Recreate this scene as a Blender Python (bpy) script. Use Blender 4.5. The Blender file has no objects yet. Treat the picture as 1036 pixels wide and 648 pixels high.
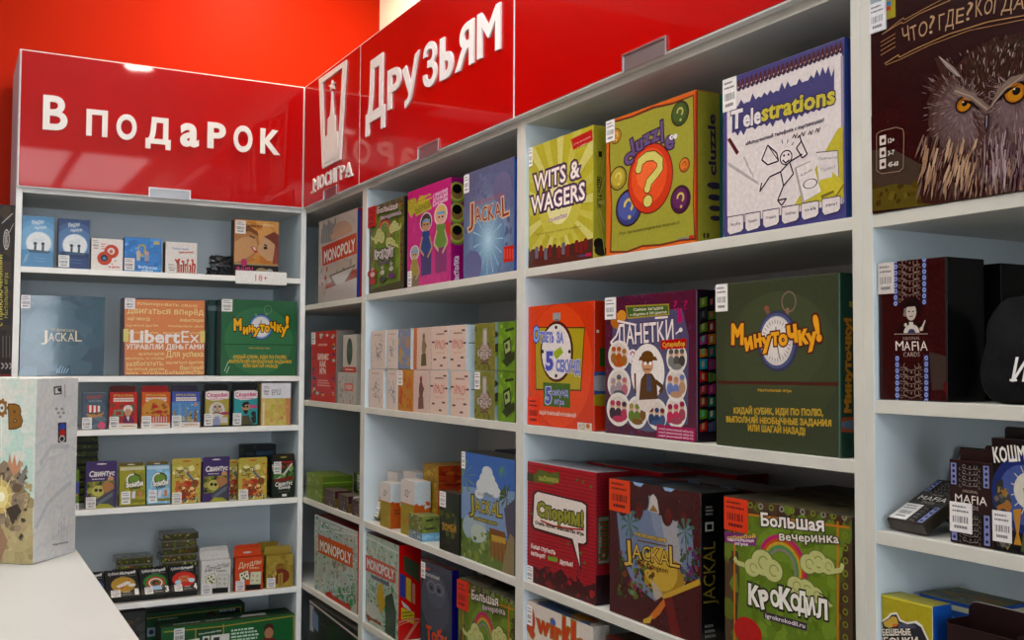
import bpy, bmesh, math, random
from mathutils import Vector, Matrix
from mathutils.geometry import tessellate_polygon
random.seed(7)
SC = bpy.context.scene
COL = SC.collection
EYE = 1.5                       # eye height above the floor, metres
# ---------------------------------------------------------------- camera (36.5 mm on a 36 mm wide sensor)
FPX, YAW, PITCH, ROLL = 1051.288, 0.499027, 0.0424945, 0.0048526
cy, sy, cp, sp = math.cos(YAW), math.sin(YAW), math.cos(PITCH), math.sin(PITCH)
_f = Vector((sy*cp, cy*cp, sp)); _r = Vector((cy, -sy, 0)); _u = _r.cross(_f)
_r2 = _r*math.cos(ROLL)+_u*math.sin(ROLL); _u2 = _u*math.cos(ROLL)-_r*math.sin(ROLL)
cam_d = bpy.data.cameras.new('camera'); cam = bpy.data.objects.new('camera', cam_d); COL.objects.link(cam)
cam_d.sensor_width = 36; cam_d.lens = FPX/1036*36; cam_d.clip_start = .02
M = Matrix((_r2, _u2, -_f)).transposed().to_4x4(); M.translation = (0, 0, EYE); cam.matrix_world = M
SC.camera = cam
CAM = Vector((0, 0, EYE))
def ray(px, py):                # direction of a measured photo point, used to read sizes off the photograph
    return _r2*((px-518)/FPX) - _u2*((py-324)/FPX) + _f
def on_x(px, py, X): d = ray(px, py); return CAM + d*(X/d.x)
def on_y(px, py, Y): d = ray(px, py); return CAM + d*(Y/d.y)

# ---------------------------------------------------------------- materials
def lin(c):
    return c/12.92 if c <= .04045 else ((c+.055)/1.055)**2.4
GAIN = 1.12
def C(h, g=None):
    g = GAIN if g is None else g
    return tuple(max(.003, min(.86, lin(int(h[i:i+2], 16)/255)*g-.010)) for i in (0, 2, 4))
def mat(name, col=None, rough=.5, attr=False, metal=0, noise=0, nscale=20, bump=0, bscale=80, coat=0, emit=None, spec=.5):
    m = bpy.data.materials.new(name); m.use_nodes = True
    nt = m.node_tree; b = nt.nodes['Principled BSDF']
    b.inputs['Roughness'].default_value = rough; b.inputs['Metallic'].default_value = metal
    b.inputs['Specular IOR Level'].default_value = spec
    b.inputs['Coat Weight'].default_value = coat; b.inputs['Coat Roughness'].default_value = .04
    src = None
    if attr:
        a = nt.nodes.new('ShaderNodeAttribute'); a.attribute_name = 'Col'; src = a.outputs['Color']
    elif col:
        b.inputs['Base Color'].default_value = (*col, 1)
        if noise:
            c = nt.nodes.new('ShaderNodeRGB'); c.outputs[0].default_value = (*col, 1); src = c.outputs[0]
    tc = nt.nodes.new('ShaderNodeTexCoord')
    if noise:
        n = nt.nodes.new('ShaderNodeTexNoise'); n.inputs['Scale'].default_value = nscale; n.inputs['Detail'].default_value = 4
        nt.links.new(tc.outputs['Object'], n.inputs['Vector'])
        r = nt.nodes.new('ShaderNodeMapRange'); r.inputs[1].default_value = .3; r.inputs[2].default_value = .7
        r.inputs[3].default_value = 1-noise; r.inputs[4].default_value = 1+noise
        nt.links.new(n.outputs['Fac'], r.inputs[0])
        x = nt.nodes.new('ShaderNodeVectorMath'); x.operation = 'SCALE'
        nt.links.new(src, x.inputs[0]); nt.links.new(r.outputs[0], x.inputs['Scale']); src = x.outputs[0]
    if src: nt.links.new(src, b.inputs['Base Color'])
    if bump:
        n2 = nt.nodes.new('ShaderNodeTexNoise'); n2.inputs['Scale'].default_value = bscale; n2.inputs['Detail'].default_value = 3
        nt.links.new(tc.outputs['Object'], n2.inputs['Vector'])
        bp = nt.nodes.new('ShaderNodeBump'); bp.inputs['Strength'].default_value = bump; bp.inputs['Distance'].default_value = .004
        nt.links.new(n2.outputs['Fac'], bp.inputs['Height']); nt.links.new(bp.outputs[0], b.inputs['Normal'])
    if emit:
        b.inputs['Emission Color'].default_value = (*emit[0], 1); b.inputs['Emission Strength'].default_value = emit[1]
    return m
M_CARD = mat('printed_card', attr=True, rough=.45, noise=.08, nscale=150, bump=.04, spec=.3)
M_WRAP = mat('shrink_wrapped_card', attr=True, rough=.2, noise=.08, nscale=150, bump=.12, bscale=24, spec=.3)
M_FILM = mat('tight_glossy_film', attr=True, rough=.07, noise=.08, nscale=150, bump=.06, bscale=16, spec=.75)
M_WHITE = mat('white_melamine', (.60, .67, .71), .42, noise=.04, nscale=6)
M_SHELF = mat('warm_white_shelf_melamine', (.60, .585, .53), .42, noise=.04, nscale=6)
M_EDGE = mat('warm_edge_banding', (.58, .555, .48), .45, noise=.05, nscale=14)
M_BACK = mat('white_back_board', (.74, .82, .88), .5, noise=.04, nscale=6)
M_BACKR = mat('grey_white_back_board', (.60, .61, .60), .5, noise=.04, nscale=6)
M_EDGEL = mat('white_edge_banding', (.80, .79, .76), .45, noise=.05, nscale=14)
M_RED = mat('gloss_red_acrylic', (.43, .0004, .0005), .3, noise=.05, nscale=4, coat=.62, spec=.05)
M_LETTER = mat('white_foam_letter', (.78, .75, .72), .5, noise=.03)
M_STEEL = mat('brushed_steel', (.62, .63, .64), .28, metal=1, noise=.08, nscale=60)
M_RECESS = mat('grey_recess_plastic', (.34, .36, .38), .42, metal=1, noise=.05)
M_ORANGE = mat('orange_red_wall_paint', (.40, .0125, .0005), .5, noise=.04, nscale=3, bump=.05, bscale=160, spec=.06)
M_DIM = mat('grey_back_wall_paint', (.62, .62, .62), .7, noise=.03, nscale=3)
M_CREAM = mat('cream_wall_paint', (.80, .74, .64), .7, noise=.03, nscale=3)
M_CEIL = mat('ceiling_plaster', (.78, .77, .74), .8, noise=.03)
M_FLOOR = mat('grey_floor_tile', (.36, .34, .32), .35, noise=.12, nscale=5)
M_COUNTER = mat('white_counter_laminate', (.48, .475, .45), .36, noise=.02, nscale=9)
M_FRAME = mat('light_frame', (.8, .8, .8), .4, noise=.02)
M_CLOTH = mat('black_nylon', (.005, .005, .006), .85, noise=.3, nscale=40, bump=.5, bscale=60, spec=.12)
M_GLOSSBLACK = mat('black_plastic_wrap', (.012, .014, .016), .18, noise=.2, nscale=30, bump=.8, bscale=35)
M_LIGHT = mat('lit_diffuser', (.9, .9, .9), .5, emit=((.95, .98, 1), 8.0))
M_FILL = mat('fill_diffuser', (.9, .9, .9), .5, emit=((.95, .98, 1), 12.5))  # for unseen panels added to raise the overall light
M_FILL2 = mat('aisle_fill_diffuser', (.9, .9, .9), .5, emit=((.95, .98, 1), 26.0))  # for the unseen panel added to brighten the gift cabinet
M_DAY = mat('daylit_window_pane', (.6, .7, .75), .2, emit=((.84, .93, 1), 9.0))
M_WASH = mat('lit_wall_washer', (.9, .9, .9), .5, emit=((1, .85, .58), 480.0))
M_WASH_ADD = mat('added_wall_washer', (.9, .9, .9), .5, emit=((1, .85, .58), 90.0))  # for the extra spot added to widen the wall glow
M_SPOT = mat('lit_spot', (.9, .9, .9), .5, emit=((1, .93, .82), 130.0))

# ---------------------------------------------------------------- object helpers
def tag(o, label=None, cat=None, group=None, kind=None):
    for k, v in (('label', label), ('category', cat), ('group', group), ('kind', kind)):
        if v: o[k] = v
    return o
def link(name, me, parent=None):
    o = bpy.data.objects.new(name, me); COL.objects.link(o)
    if parent: o.parent = parent
    return o
def empty(name, loc, rz=0):
    o = link(name, None); o.location = loc; o.rotation_euler = (0, 0, rz); o.empty_display_size = .05
    return o
class MB:                       # collects faces of one mesh; each face has a material slot and a colour
    def __init__(s): s.v, s.f, s.mi, s.c = [], [], [], []
    def face(s, pts, col=(.8, .8, .8), mi=0):
        n = len(s.v); s.v += [tuple(p) for p in pts]; s.f.append(tuple(range(n, n+len(pts)))); s.mi.append(mi); s.c.append(col)
    def box(s, lo, hi, bevel=.0, cols=None, mis=None):
        """cols/mis: dict by side: front(-y) back left(-x) right top bottom, '' default"""
        cols = cols or {}; mis = mis or {}
        bm = bmesh.new(); bmesh.ops.create_cube(bm, size=1)
        for v in bm.verts:
            v.co = Vector([lo[k]+(v.co[k]+.5)*(hi[k]-lo[k]) for k in range(3)])
        bevel = min(bevel, .3*min(hi[k]-lo[k] for k in range(3)))
        if bevel > 0: bmesh.ops.bevel(bm, geom=bm.edges[:], offset=bevel, segments=2, affect='EDGES', profile=.5)
        bm.normal_update(); s.from_bm(bm, cols, mis)
    def from_bm(s, bm, cols=None, mis=None, mi=0):
        cols = cols or {}; mis = mis or {}
        n = len(s.v); bm.verts.index_update(); s.v += [tuple(v.co) for v in bm.verts]
        for f in bm.faces:
            a = f.normal; k = max(range(3), key=lambda i: abs(a[i]))
            side = (('left', 'right'), ('front', 'back'), ('bottom', 'top'))[k][1 if a[k] > 0 else 0]
            s.f.append(tuple(n+v.index for v in f.verts))
            s.mi.append(mis.get(side, mis.get('', mi))); s.c.append(cols.get(side, cols.get('', (.8, .8, .8))))
        bm.free()
    def prism(s, pts, y0, y1, col=(.8, .8, .8), mi=0):   # outline in (x, z), extruded along y
        tri = tessellate_polygon([[Vector((p[0], p[1], 0)) for p in pts]])
        n = len(s.v); k = len(pts)
        s.v += [(p[0], y0, p[1]) for p in pts]+[(p[0], y1, p[1]) for p in pts]
        for t in tri:
            s.f.append(tuple(n+i for i in t)); s.mi.append(mi); s.c.append(col)
            s.f.append(tuple(n+k+i for i in reversed(t))); s.mi.append(mi); s.c.append(col)
        for i in range(k):
            j = (i+1) % k; s.f.append((n+i, n+j, n+k+j, n+k+i)); s.mi.append(mi); s.c.append(col)
    def mesh(s, name, mats):
        me = bpy.data.meshes.new(name); me.from_pydata(s.v, [], s.f)
        me.polygons.foreach_set('material_index', s.mi)
        a = me.color_attributes.new('Col', 'FLOAT_COLOR', 'CORNER'); buf = []
        for f, c in zip(s.f, s.c): buf += [c[0], c[1], c[2], 1.0]*len(f)
        a.data.foreach_set('color', buf)
        for m in (mats if isinstance(mats, (list, tuple)) else [mats]): me.materials.append(m)
        me.update(); return me
    def build(s, name, mats, parent=None): return link(name, s.mesh(name, mats), parent)

# ---------------------------------------------------------------- lettering
_tc = bpy.data.curves.new('glyphs', 'FONT'); _to = bpy.data.objects.new('glyphs', _tc); _tc.fill_mode = 'NONE'; _tcache = {}
def contours(txt, res):
    _tc.body = txt; _tc.resolution_u = res
    m = _to.to_mesh()
    if m is None or not len(m.vertices): _to.to_mesh_clear(); return []
    vs = [tuple(v.co[:2]) for v in m.vertices]; nb = {}
    for e in m.edges:
        a, b = e.vertices; nb.setdefault(a, []).append(b); nb.setdefault(b, []).append(a)
    _to.to_mesh_clear(); seen, out = set(), []
    for s0 in range(len(vs)):
        if s0 in seen or s0 not in nb: continue
        lp, prev, cur = [s0], None, s0; seen.add(s0)
        nxt = s0+1 if s0+1 in nb[s0] else nb[s0][0]
        while nxt != s0 and nxt not in seen:
            lp.append(nxt); seen.add(nxt); prev, cur = cur, nxt
            k = [q for q in nb[cur] if q != prev]
            if not k: break
            nxt = k[0]
        ps = [vs[q] for q in lp]; cl = [p for i, p in enumerate(ps) if math.hypot(p[0]-ps[i-1][0], p[1]-ps[i-1][1]) > 1e-5]
        if len(cl) > 2: out.append(cl)
    return out
def sarea(p): return .5*sum(p[i-1][0]*p[i][1]-p[i][0]*p[i-1][1] for i in range(len(p)))
def inside(q, p):
    r = False
    for i in range(len(p)):
        (x0, y0), (x1, y1) = p[i-1], p[i]
        if (y0 > q[1]) != (y1 > q[1]) and q[0] < (x1-x0)*(q[1]-y0)/(y1-y0)+x0: r = not r
    return r
_arc = [(math.cos(t*math.pi/10), math.sin(t*math.pi/10)) for t in range(-5, 6)]
SOFT = [[(0, 0), (.115, 0), (.24, 0)]+[(.24+.19*x, .21+.21*y) for x, y in _arc]+[(.115, .42), (.115, .7), (0, .7)], [(.115, .1)]+[(.115, .32)]+[(.225+.085*x, .21-.11*y) for x, y in _arc]]
LOOK = str.maketrans('АВЕКМНОРСТХаеорсух', 'ABEKMHOPCTXaeopcyx')
CAPH = max(p[1] for c in contours('H', 2) for p in c)
_mx = lambda t: max((p[0] for c in contours(t, 1) for p in c), default=0)
_adv = {}
def advance(ch):
    if ch not in _adv: q = ch.translate(LOOK); q = {'Я': 'R', 'я': 'R'}.get(q, q) if q == 'Я' else q; _adv[ch] = _mx('H'+q+'H')-_mx('HH')
    return _adv[ch]
def clean(l): return [p for i, p in enumerate(l) if math.hypot(p[0]-l[i-1][0], p[1]-l[i-1][1]) > 1e-5]
def char_loops(ch, off, res):
    if ch == 'Ь': cs = [clean([(a, b*CAPH/.7) for a, b in l]) for l in SOFT]
    elif ch == 'Я':
        cs = contours('R', res); mx = max(p[0] for l in cs for p in l)+.06; cs = [[(mx-a, b) for a, b in l] for l in cs]
    else: cs = contours(ch.translate(LOOK), res)
    if not cs: return []
    sg = 1 if sarea(max(cs, key=lambda c: abs(sarea(c)))) > 0 else -1
    if sg < 0: cs = [c[::-1] for c in cs]
    if ch == 'Ь' and sarea(cs[1]) > 0: cs[1] = cs[1][::-1]
    if off <= 0: return cs
    out = []
    for l in cs:
        n = len(l); nn = []
        for i in range(n):
            a, b = l[i-1], l[i]; d = math.hypot(b[0]-a[0], b[1]-a[1]); nn.append(((b[1]-a[1])/d, -(b[0]-a[0])/d))
        r = []
        for i in range(n):
            n1, n2 = nn[i], nn[(i+1) % n]; k = max(.5, 1+n1[0]*n2[0]+n1[1]*n2[1])
            r.append((l[i][0]+(n1[0]+n2[0])/k*off, l[i][1]+(n1[1]+n2[1])/k*off))
        out.append(r)
    return out
def fill(loops):
    """non-zero winding fill as horizontal trapezoids, so crossing strokes never overlap"""
    E = []
    for l in loops:
        for i in range(len(l)):
            (x0, y0), (x1, y1) = l[i-1], l[i]
            if abs(y1-y0) > 1e-7: E.append((x0, y0, x1, y1, 1) if y1 > y0 else (x1, y1, x0, y0, -1))
    ys = {round(y, 6) for e in E for y in (e[1], e[3])}
    for i in range(len(E)):
        x0, y0, x1, y1, _ = E[i]; dx, dy = x1-x0, y1-y0; lo, hi = min(x0, x1), max(x0, x1)
        for k in range(i):
            u0, v0, u1, v1, _ = E[k]
            if v1 <= y0 or v0 >= y1 or max(u0, u1) < lo or min(u0, u1) > hi: continue
            ex, ey = u1-u0, v1-v0; D = dx*ey-dy*ex
            if abs(D) < 1e-12: continue
            t = ((u0-x0)*ey-(v0-y0)*ex)/D; q = ((u0-x0)*dy-(v0-y0)*dx)/D
            if 1e-4 < t < 1-1e-4 and 1e-4 < q < 1-1e-4: ys.add(round(y0+t*dy, 6))
    ys = sorted(ys); ys = [y for i, y in enumerate(ys) if i == 0 or y-ys[i-1] > 2e-6]; Q = []
    for a, b in zip(ys, ys[1:]):
        m = (a+b)/2; row = sorted(((e[0]+(e[2]-e[0])*(m-e[1])/(e[3]-e[1])), e) for e in E if e[1] < m < e[3]); w = 0
        for x, e in row:
            if w == 0: st = e
            w += e[4]
            if w == 0:
                X = lambda g, y: g[0]+(g[2]-g[0])*(y-g[1])/(g[3]-g[1])
                Q.append([(X(st, a), a), (X(e, a), a), (X(e, b), b), (X(st, b), b)])
    return Q
_cc = {}
def char_fill(ch, off, res):
    k = (ch, round(off, 4), res)
    if k not in _cc: lp = char_loops(ch, off, res); _cc[k] = (lp, fill(lp))
    return _cc[k]
def glyphs(txt, off=0.0, res=3, ref=None, loops=False):
    """faces of a line of text: x over 0..1 at the stroke weight ref, y in cap heights; off fattens the strokes"""
    ref = off if ref is None else ref; off, ref = max(off, 0), max(ref, 0)
    key = (txt, round(off, 4), res, round(ref, 4), loops)
    if key not in _tcache:
        x = 0; L, Q = [], []; lo, hi = 1e9, -1e9
        for ch in txt:
            base = char_fill(ch, 0, res)[0]; lp, q = char_fill(ch, off, res)
            for c in base:
                for p in c: lo, hi = min(lo, p[0]+x), max(hi, p[0]+x)
            L += [[(a+x, b) for a, b in l] for l in lp]; Q += [[(a+x, b) for a, b in l] for l in q]; x += advance(ch)+.012
        lo -= ref; hi += ref; f = lambda S: [[((a-lo)/(hi-lo), b/CAPH) for a, b in l] for l in S]
        _tcache[key] = (f(L), f(Q)) if loops else f(Q)
    return _tcache[key]

# ---------------------------------------------------------------- printed faces
def clip_rect(poly, w, h):
    def cut(ps, ins, isec):
        out = []
        for i in range(len(ps)):
            a, b = ps[i-1], ps[i]
            if ins(b):
                if not ins(a): out.append(isec(a, b))
                out.append(b)
            elif ins(a): out.append(isec(a, b))
        return out
    def ax(k, val, sgn):
        return (lambda p: sgn*(p[k]-val) >= 0), (lambda a, b: tuple(a[j]+(b[j]-a[j])*(val-a[k])/(b[k]-a[k]) for j in (0, 1)))
    for k, val, sgn in ((0, 0, 1), (0, w, -1), (1, 0, 1), (1, h, -1)):
        if len(poly) < 3: return []
        poly = cut(poly, *ax(k, val, sgn))
    return poly
STEP = 5e-6
class Art:
    """print on one flat face; points are measured photo points (mode px) or per cent of the face from its top left corner (mode n)"""
    def __init__(s, bx, side, mode='px'):
        w, d, h = bx.w, bx.d, bx.h
        s.O, s.U, s.V, s.N, s.w, s.h = {
            'front': (Vector((-w/2, -0, h)), Vector((1, 0, 0)), Vector((0, 0, -1)), Vector((0, -1, 0)), w, h),
            'right': (Vector((w/2, 0, h)), Vector((0, 1, 0)), Vector((0, 0, -1)), Vector((1, 0, 0)), d, h),
            'left': (Vector((-w/2, d, h)), Vector((0, -1, 0)), Vector((0, 0, -1)), Vector((-1, 0, 0)), d, h),
            'top': (Vector((-w/2, d, h)), Vector((1, 0, 0)), Vector((0, -1, 0)), Vector((0, 0, 1)), w, d)}[side]
        s.mb, s.mode, s.k = bx.mb, mode, 4
        bx.arts.append((side, s))
        s.side = side; s.inv = bx.mat.inverted(); s.cam = s.inv @ CAM; s.i3 = s.inv.to_3x3()
    def c(s, p):
        if s.mode == 'n': return (p[0]/100*s.w, p[1]/100*s.h)
        d = s.i3 @ ray(*p); t = (s.O-s.cam).dot(s.N)/d.dot(s.N); q = s.cam+d*t-s.O
        return (q.dot(s.U), q.dot(s.V))
    def emit(s, ps, col, clip=True, bump=True):
        if clip: ps = clip_rect(ps, s.w, s.h)
        if len(ps) < 3: return
        if sum(ps[i-1][0]*ps[i][1]-ps[i][0]*ps[i-1][1] for i in range(len(ps))) > 0: ps = ps[::-1]
        if bump: s.k += 1
        z = s.N*(s.k*STEP)
        s.mb.face([s.O+s.U*a+s.V*b+z for a, b in ps], col)
    def poly(s, pts, col): s.emit([s.c(p) for p in pts], C(col)); return s
    def rect(s, x0, y0, x1, y1, col):
        a, b = s.c((x0, y0)), s.c((x1, y1)); s.emit([a, (b[0], a[1]), b, (a[0], b[1])], C(col)); return s
    def rad(s, x, y, r):
        a, b = s.c((x, y)), s.c((x, y-r)); return a, math.hypot(a[0]-b[0], a[1]-b[1])
    def fx(s, x, y, r, ax):     # measured width ratio -> ratio on the face itself
        if s.mode == 'n': return ax
        a, b, c = s.c((x, y)), s.c((x+r*ax, y)), s.c((x, y-r)); return abs(b[0]-a[0])/max(1e-9, math.hypot(c[0]-a[0], c[1]-a[1]))
    def ell(s, x, y, r, col, ax=1.0, n=28, rot=0, a0=0, a1=360):
        c, R = s.rad(x, y, r); ax = s.fx(x, y, r, ax); ps = []
        for i in range(n+(a1-a0 < 360)):
            t = math.radians(a0+(a1-a0)*i/n); u, v = math.cos(t)*R*ax, -math.sin(t)*R
            q = math.radians(rot); ps.append((c[0]+u*math.cos(q)-v*math.sin(q), c[1]+u*math.sin(q)+v*math.cos(q)))
        s.emit(ps, C(col)); return s
    def ring(s, x, y, r, wd, col, ax=1.0, a0=0, a1=360, n=28):
        c, R = s.rad(x, y, r); ax = s.fx(x, y, r, ax); k = R*(1-wd)
        s.k += 1
        for i in range(n):
            t0, t1 = (math.radians(a0+(a1-a0)*j/n) for j in (i, i+1))
            s.emit([(c[0]+math.cos(t)*q*ax, c[1]-math.sin(t)*q) for t, q in ((t0, R), (t1, R), (t1, k), (t0, k))], C(col), bump=False)
        return s
    def line(s, pts, wd, col, closed=False):
        pts = list(pts); ps = [s.c(p) for p in pts]; _, R = s.rad(*pts[0], wd/2)
        if closed: ps.append(ps[0])
        s.k += 1
        for a, b in zip(ps, ps[1:]):
            d = math.hypot(b[0]-a[0], b[1]-a[1]) or 1e-9; nx, ny = -(b[1]-a[1])/d*R, (b[0]-a[0])/d*R; ex, ey = -ny*-.3, nx*-.3
            s.emit([(a[0]+nx, a[1]+ny), (b[0]+nx, b[1]+ny), (b[0]-nx, b[1]-ny), (a[0]-nx, a[1]-ny)], C(col), bump=False); s.k += .35
        return s
    def text(s, txt, x0, y0, x1, y1, h, col, off=0.0, out=None, bend=0, lean=0, grow=0, res=2, ref=None):
        """baseline from (x0,y0) to (x1,y1), cap height h; out = [(offset, colour)...] drawn underneath"""
        p0, p1 = s.c((x0, y0)), s.c((x1, y1)); _, H = s.rad(x0, y0, h)
        _, B = s.rad(x0, y0, bend) if bend else (0, 0)
        if bend < 0: B = -B
        ux, uy = p1[0]-p0[0], p1[1]-p0[1]; L = math.hypot(ux, uy) or 1e-9; nx, ny = uy/L*H, -ux/L*H
        for o, cc in (out or [])+[(off, col)]:
            s.k += 4; z = s.N*(s.k*STEP); colr = C(cc)
            for q4 in glyphs(txt, o, res, off if ref is None else ref):
                P = []
                for a, b in q4:
                    bb = b*(1+grow*a); e = B*(1-(2*a-1)**2)/H; a2 = a+lean*b*H/L
                    q = (p0[0]+ux*a2+nx*(bb+e), p0[1]+uy*a2+ny*(bb+e)); P.append(q)
                P = clip_rect(P, s.w, s.h)
                if len(P) > 2: s.mb.face([s.O+s.U*q[0]+s.V*q[1]+z for q in P], colr)
        return s
    def letters(s, items, col, off=0.0, out=None, res=3):
        """items: (character, left, right, baseline left, baseline right, cap height); outlines of the whole word lie under all its letters"""
        for o, cc in (out or [])+[(off, col)]:
            k0 = s.k; s.k = k0+1
            for n_, it in enumerate(items):
                ch, x0, x1, y0, y1, h = it if len(it) == 6 else (*it[:4], it[3], it[4])
                s.k = k0+(n_ % 2)*1.6; s.text(ch, x0, y0, x1, y1, h, cc, o, res=res, ref=off)
            s.k = k0+7.5
        return s
    def blobs(s, x0, y0, x1, y1, n, cols, r, seed=1, ax=(.5, 1.6)):
        R = random.Random(seed)
        for _ in range(n):
            x, y = R.uniform(x0, x1), R.uniform(y0, y1); rr = r*R.uniform(.4, 1.2)
            c, q = s.rad(x, y, rr); m = R.randint(5, 8); a = R.uniform(*ax); ph = R.uniform(0, 6.3)
            ps = []
            for i in range(m):
                t = ph+6.283*i/m; k = q*R.uniform(.55, 1.15); ps.append((c[0]+math.cos(t)*k*a, c[1]+math.sin(t)*k))
            s.k += .3; s.emit(ps, C(R.choice(cols)), bump=False)
        return s
    def words(s, x0, y0, x1, y1, rows, col, seed=1, fill=.55):
        """rows of small illegible print: short dashes with word gaps"""
        R = random.Random(seed); s.k += 1
        for i in range(rows):
            t0 = (i+.2)/rows; t1 = (i+.2+fill)/rows; x = 0
            end = R.uniform(.75, 1) if rows > 1 else 1
            while x < end:
                l = min(R.uniform(.06, .2), end-x)
                q = [(x, t0), (x+l, t0), (x+l, t1), (x, t1)]
                a, b = s.c((x0, y0)), s.c((x1, y1))
                s.emit([(a[0]+(b[0]-a[0])*u, a[1]+(b[1]-a[1])*v) for u, v in q], C(col), bump=False)
                x += l+.03
        return s

class Box:
    """carton in its own frame: x across the front, y into the shelf, z up; origin at the front foot"""
    def __init__(s, name, w, d, h, loc, rz, front, side=None, top=None, wrap=False, tilt=0, bevel=.0012):
        s.w, s.d, s.h, s.name, s.wrap = w, d, h, name, wrap; loc = Vector(loc)+Vector((0, 0, .0006+(d*math.sin(-tilt) if tilt < 0 else 0)))
        s.mat = Matrix.Translation(loc) @ Matrix.Rotation(rz, 4, 'Z') @ Matrix.Rotation(tilt, 4, 'X')
        s.loc, s.rot = loc, (tilt, 0, rz)
        s.mb = MB(); f = C(front); sd = C(side or front); tp = C(top or side or front)
        s.mb.box((-w/2, 0, 0), (w/2, d, h), bevel, {'front': f, 'left': sd, 'right': sd, 'top': tp, 'bottom': sd, 'back': sd, '': sd})
        s.kids = []; s.arts = []
    def art(s, side='front', mode='px'): return Art(s, side, mode)
    def sticker(s, x0, y0, x1, y1, col='D8D2CC', ink='6A6668', side='front', mode='px', name='price_sticker', label=None):
        a = Art(s, side, mode); p, q = a.c((x0, y0)), a.c((x1, y1)); p = (max(p[0], .0006), max(p[1], .0004)); q = (min(q[0], a.w-.0006), min(q[1], a.h-.0006))
        mb = MB(); lift = max(t.k for sd, t in s.arts if sd == side)*STEP+.0004
        class F: pass
        f = F(); f.w, f.d, f.h, f.mb, f.mat = q[0]-p[0], .0003, q[1]-p[1], mb, s.mat
        b = Art.__new__(Art); b.O = a.O+a.N*lift+a.U*p[0]+a.V*p[1]; b.U, b.V, b.N, b.w, b.h, b.mb, b.mode, b.k = a.U, a.V, a.N, f.w, f.h, mb, 'n', 0
        c = C(col); z0 = -a.N*(lift-.00005)
        P = [b.O, b.O+a.U*f.w, b.O+a.U*f.w+a.V*f.h, b.O+a.V*f.h]
        mb.face(P, c)
        for i in range(4): mb.face([P[i-1], P[i], P[i]+z0, P[i-1]+z0], c)
        b.words(12, 8, 88, 38, 2, ink, seed=len(s.kids)+3, fill=.4)
        R = random.Random(int(x0*7+y0)); x = 14
        b.k += 1
        while x < 84:
            wd = R.choice((2.5, 4, 6)); b.emit([(x/100*f.w, .46*f.h), ((x+wd)/100*f.w, .46*f.h), ((x+wd)/100*f.w, .68*f.h), (x/100*f.w, .68*f.h)], C(ink), bump=False); x += wd+R.choice((2, 3, 5))
        b.words(20, 74, 80, 90, 1, ink, seed=5, fill=.6)
        s.kids.append((name, mb, label)); return s
    def tab(s, col, hgt, front=False, inset=.06, slot='D8D4CC', name='hang_tab'):
        """euro-slot flap standing up from the top of a hanging pack"""
        mb = MB(); w = s.w/2*(1-inset); y = .0 if front else s.d-.0009; r = hgt*.35; pts = [(-w, s.h-.002), (w, s.h-.002), (w, s.h+hgt-r)]
        for i in range(1, 6): t = i/5*math.pi/2; pts.append((w-r+math.cos(t)*r, s.h+hgt-r+math.sin(t)*r))
        for i in range(0, 6): t = math.pi/2+i/5*math.pi/2; pts.append((-w+r+math.cos(t)*r, s.h+hgt-r+math.sin(t)*r))
        mb.prism(pts, y, y+.0008, C(col))
        if slot:
            z = s.h+hgt*.45; q = [(w*.32*math.cos(t*.5236), z+hgt*.13*math.sin(t*.5236)) for t in range(12)]
            mb.face([(a, y-.0002, b) for a, b in q], C(slot))
        s.kids.append((name, mb, None)); return s
    def done(s, label, group=None, cat='game box'):
        m = M_FILM if s.wrap == 'film' else M_WRAP if s.wrap else M_CARD
        o = s.mb.build(s.name, m); o.location = s.loc; o.rotation_euler = s.rot; tag(o, label, cat, group)
        for n, mb, lb in s.kids:
            k = mb.build(n, M_CARD, o)
            if lb: k['label'] = lb
        s.obj = o; return o
def dup(o, loc, rot=None, label=None, group=None):
    n = o.copy(); COL.objects.link(n); n.location = loc
    if rot is not None: n.rotation_euler = rot
    if label: n['label'] = label
    if group: n['group'] = group
    for ch in list(o.children):
        k = ch.copy(); COL.objects.link(k); k.parent = n
    return n

# ---------------------------------------------------------------- the place: levels read off the photograph (metres above the eye)
XR, YL = 1.035, 3.316            # front planes of the long run and of the end cabinet
ZB = EYE
RZ = -math.pi/2
def boxR(name, pl, pr, top, z, front, side=None, topc=None, d=.07, back=.008, dpx=None, **k):
    """carton on the long run: photo columns of its front edges, a photo point on its top edge, shelf level"""
    X = XR+back; zm = (top[1]+on_px_R(pl, X, z))/2
    yl, yr = on_x(pl, zm, X).y, on_x(pr, zm, X).y; h = on_x(top[0], top[1], X).z-EYE-z
    if dpx: d = on_y(dpx, zm, yr).x-X
    ym = (yl+yr)/2
    for lo, hi in ((2.776, 3.65), (1.863, 2.776), (.956, 1.863), (.056, .956)):
        if lo < ym < hi: yl, yr = min(yl, hi-.0182), max(yr, lo+.0182)
    return Box(name, yl-yr, d, h, Vector((X, (yl+yr)/2, EYE+z)), RZ, front, side, topc, **k)
def on_px_R(px, X, z):           # photo row of level z at column px on plane X
    lo, hi = -400, 1200
    for _ in range(40):
        m = (lo+hi)/2
        if on_x(px, m, X).z-EYE > z: lo = m
        else: hi = m
    return lo
def boxL(name, pl, pr, top, z, front, side=None, topc=None, d=.06, back=.008, **k):
    Y = YL+back; zm = top[1]+20
    xl, xr = max(on_y(pl, zm, Y).x, .1872), min(on_y(pr, zm, Y).x, 1.0161); h = on_y(top[0], top[1], Y).z-EYE-z
    return Box(name, xr-xl, d, h, Vector(((xl+xr)/2, Y, EYE+z)), 0, front, side, topc, **k)
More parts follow.
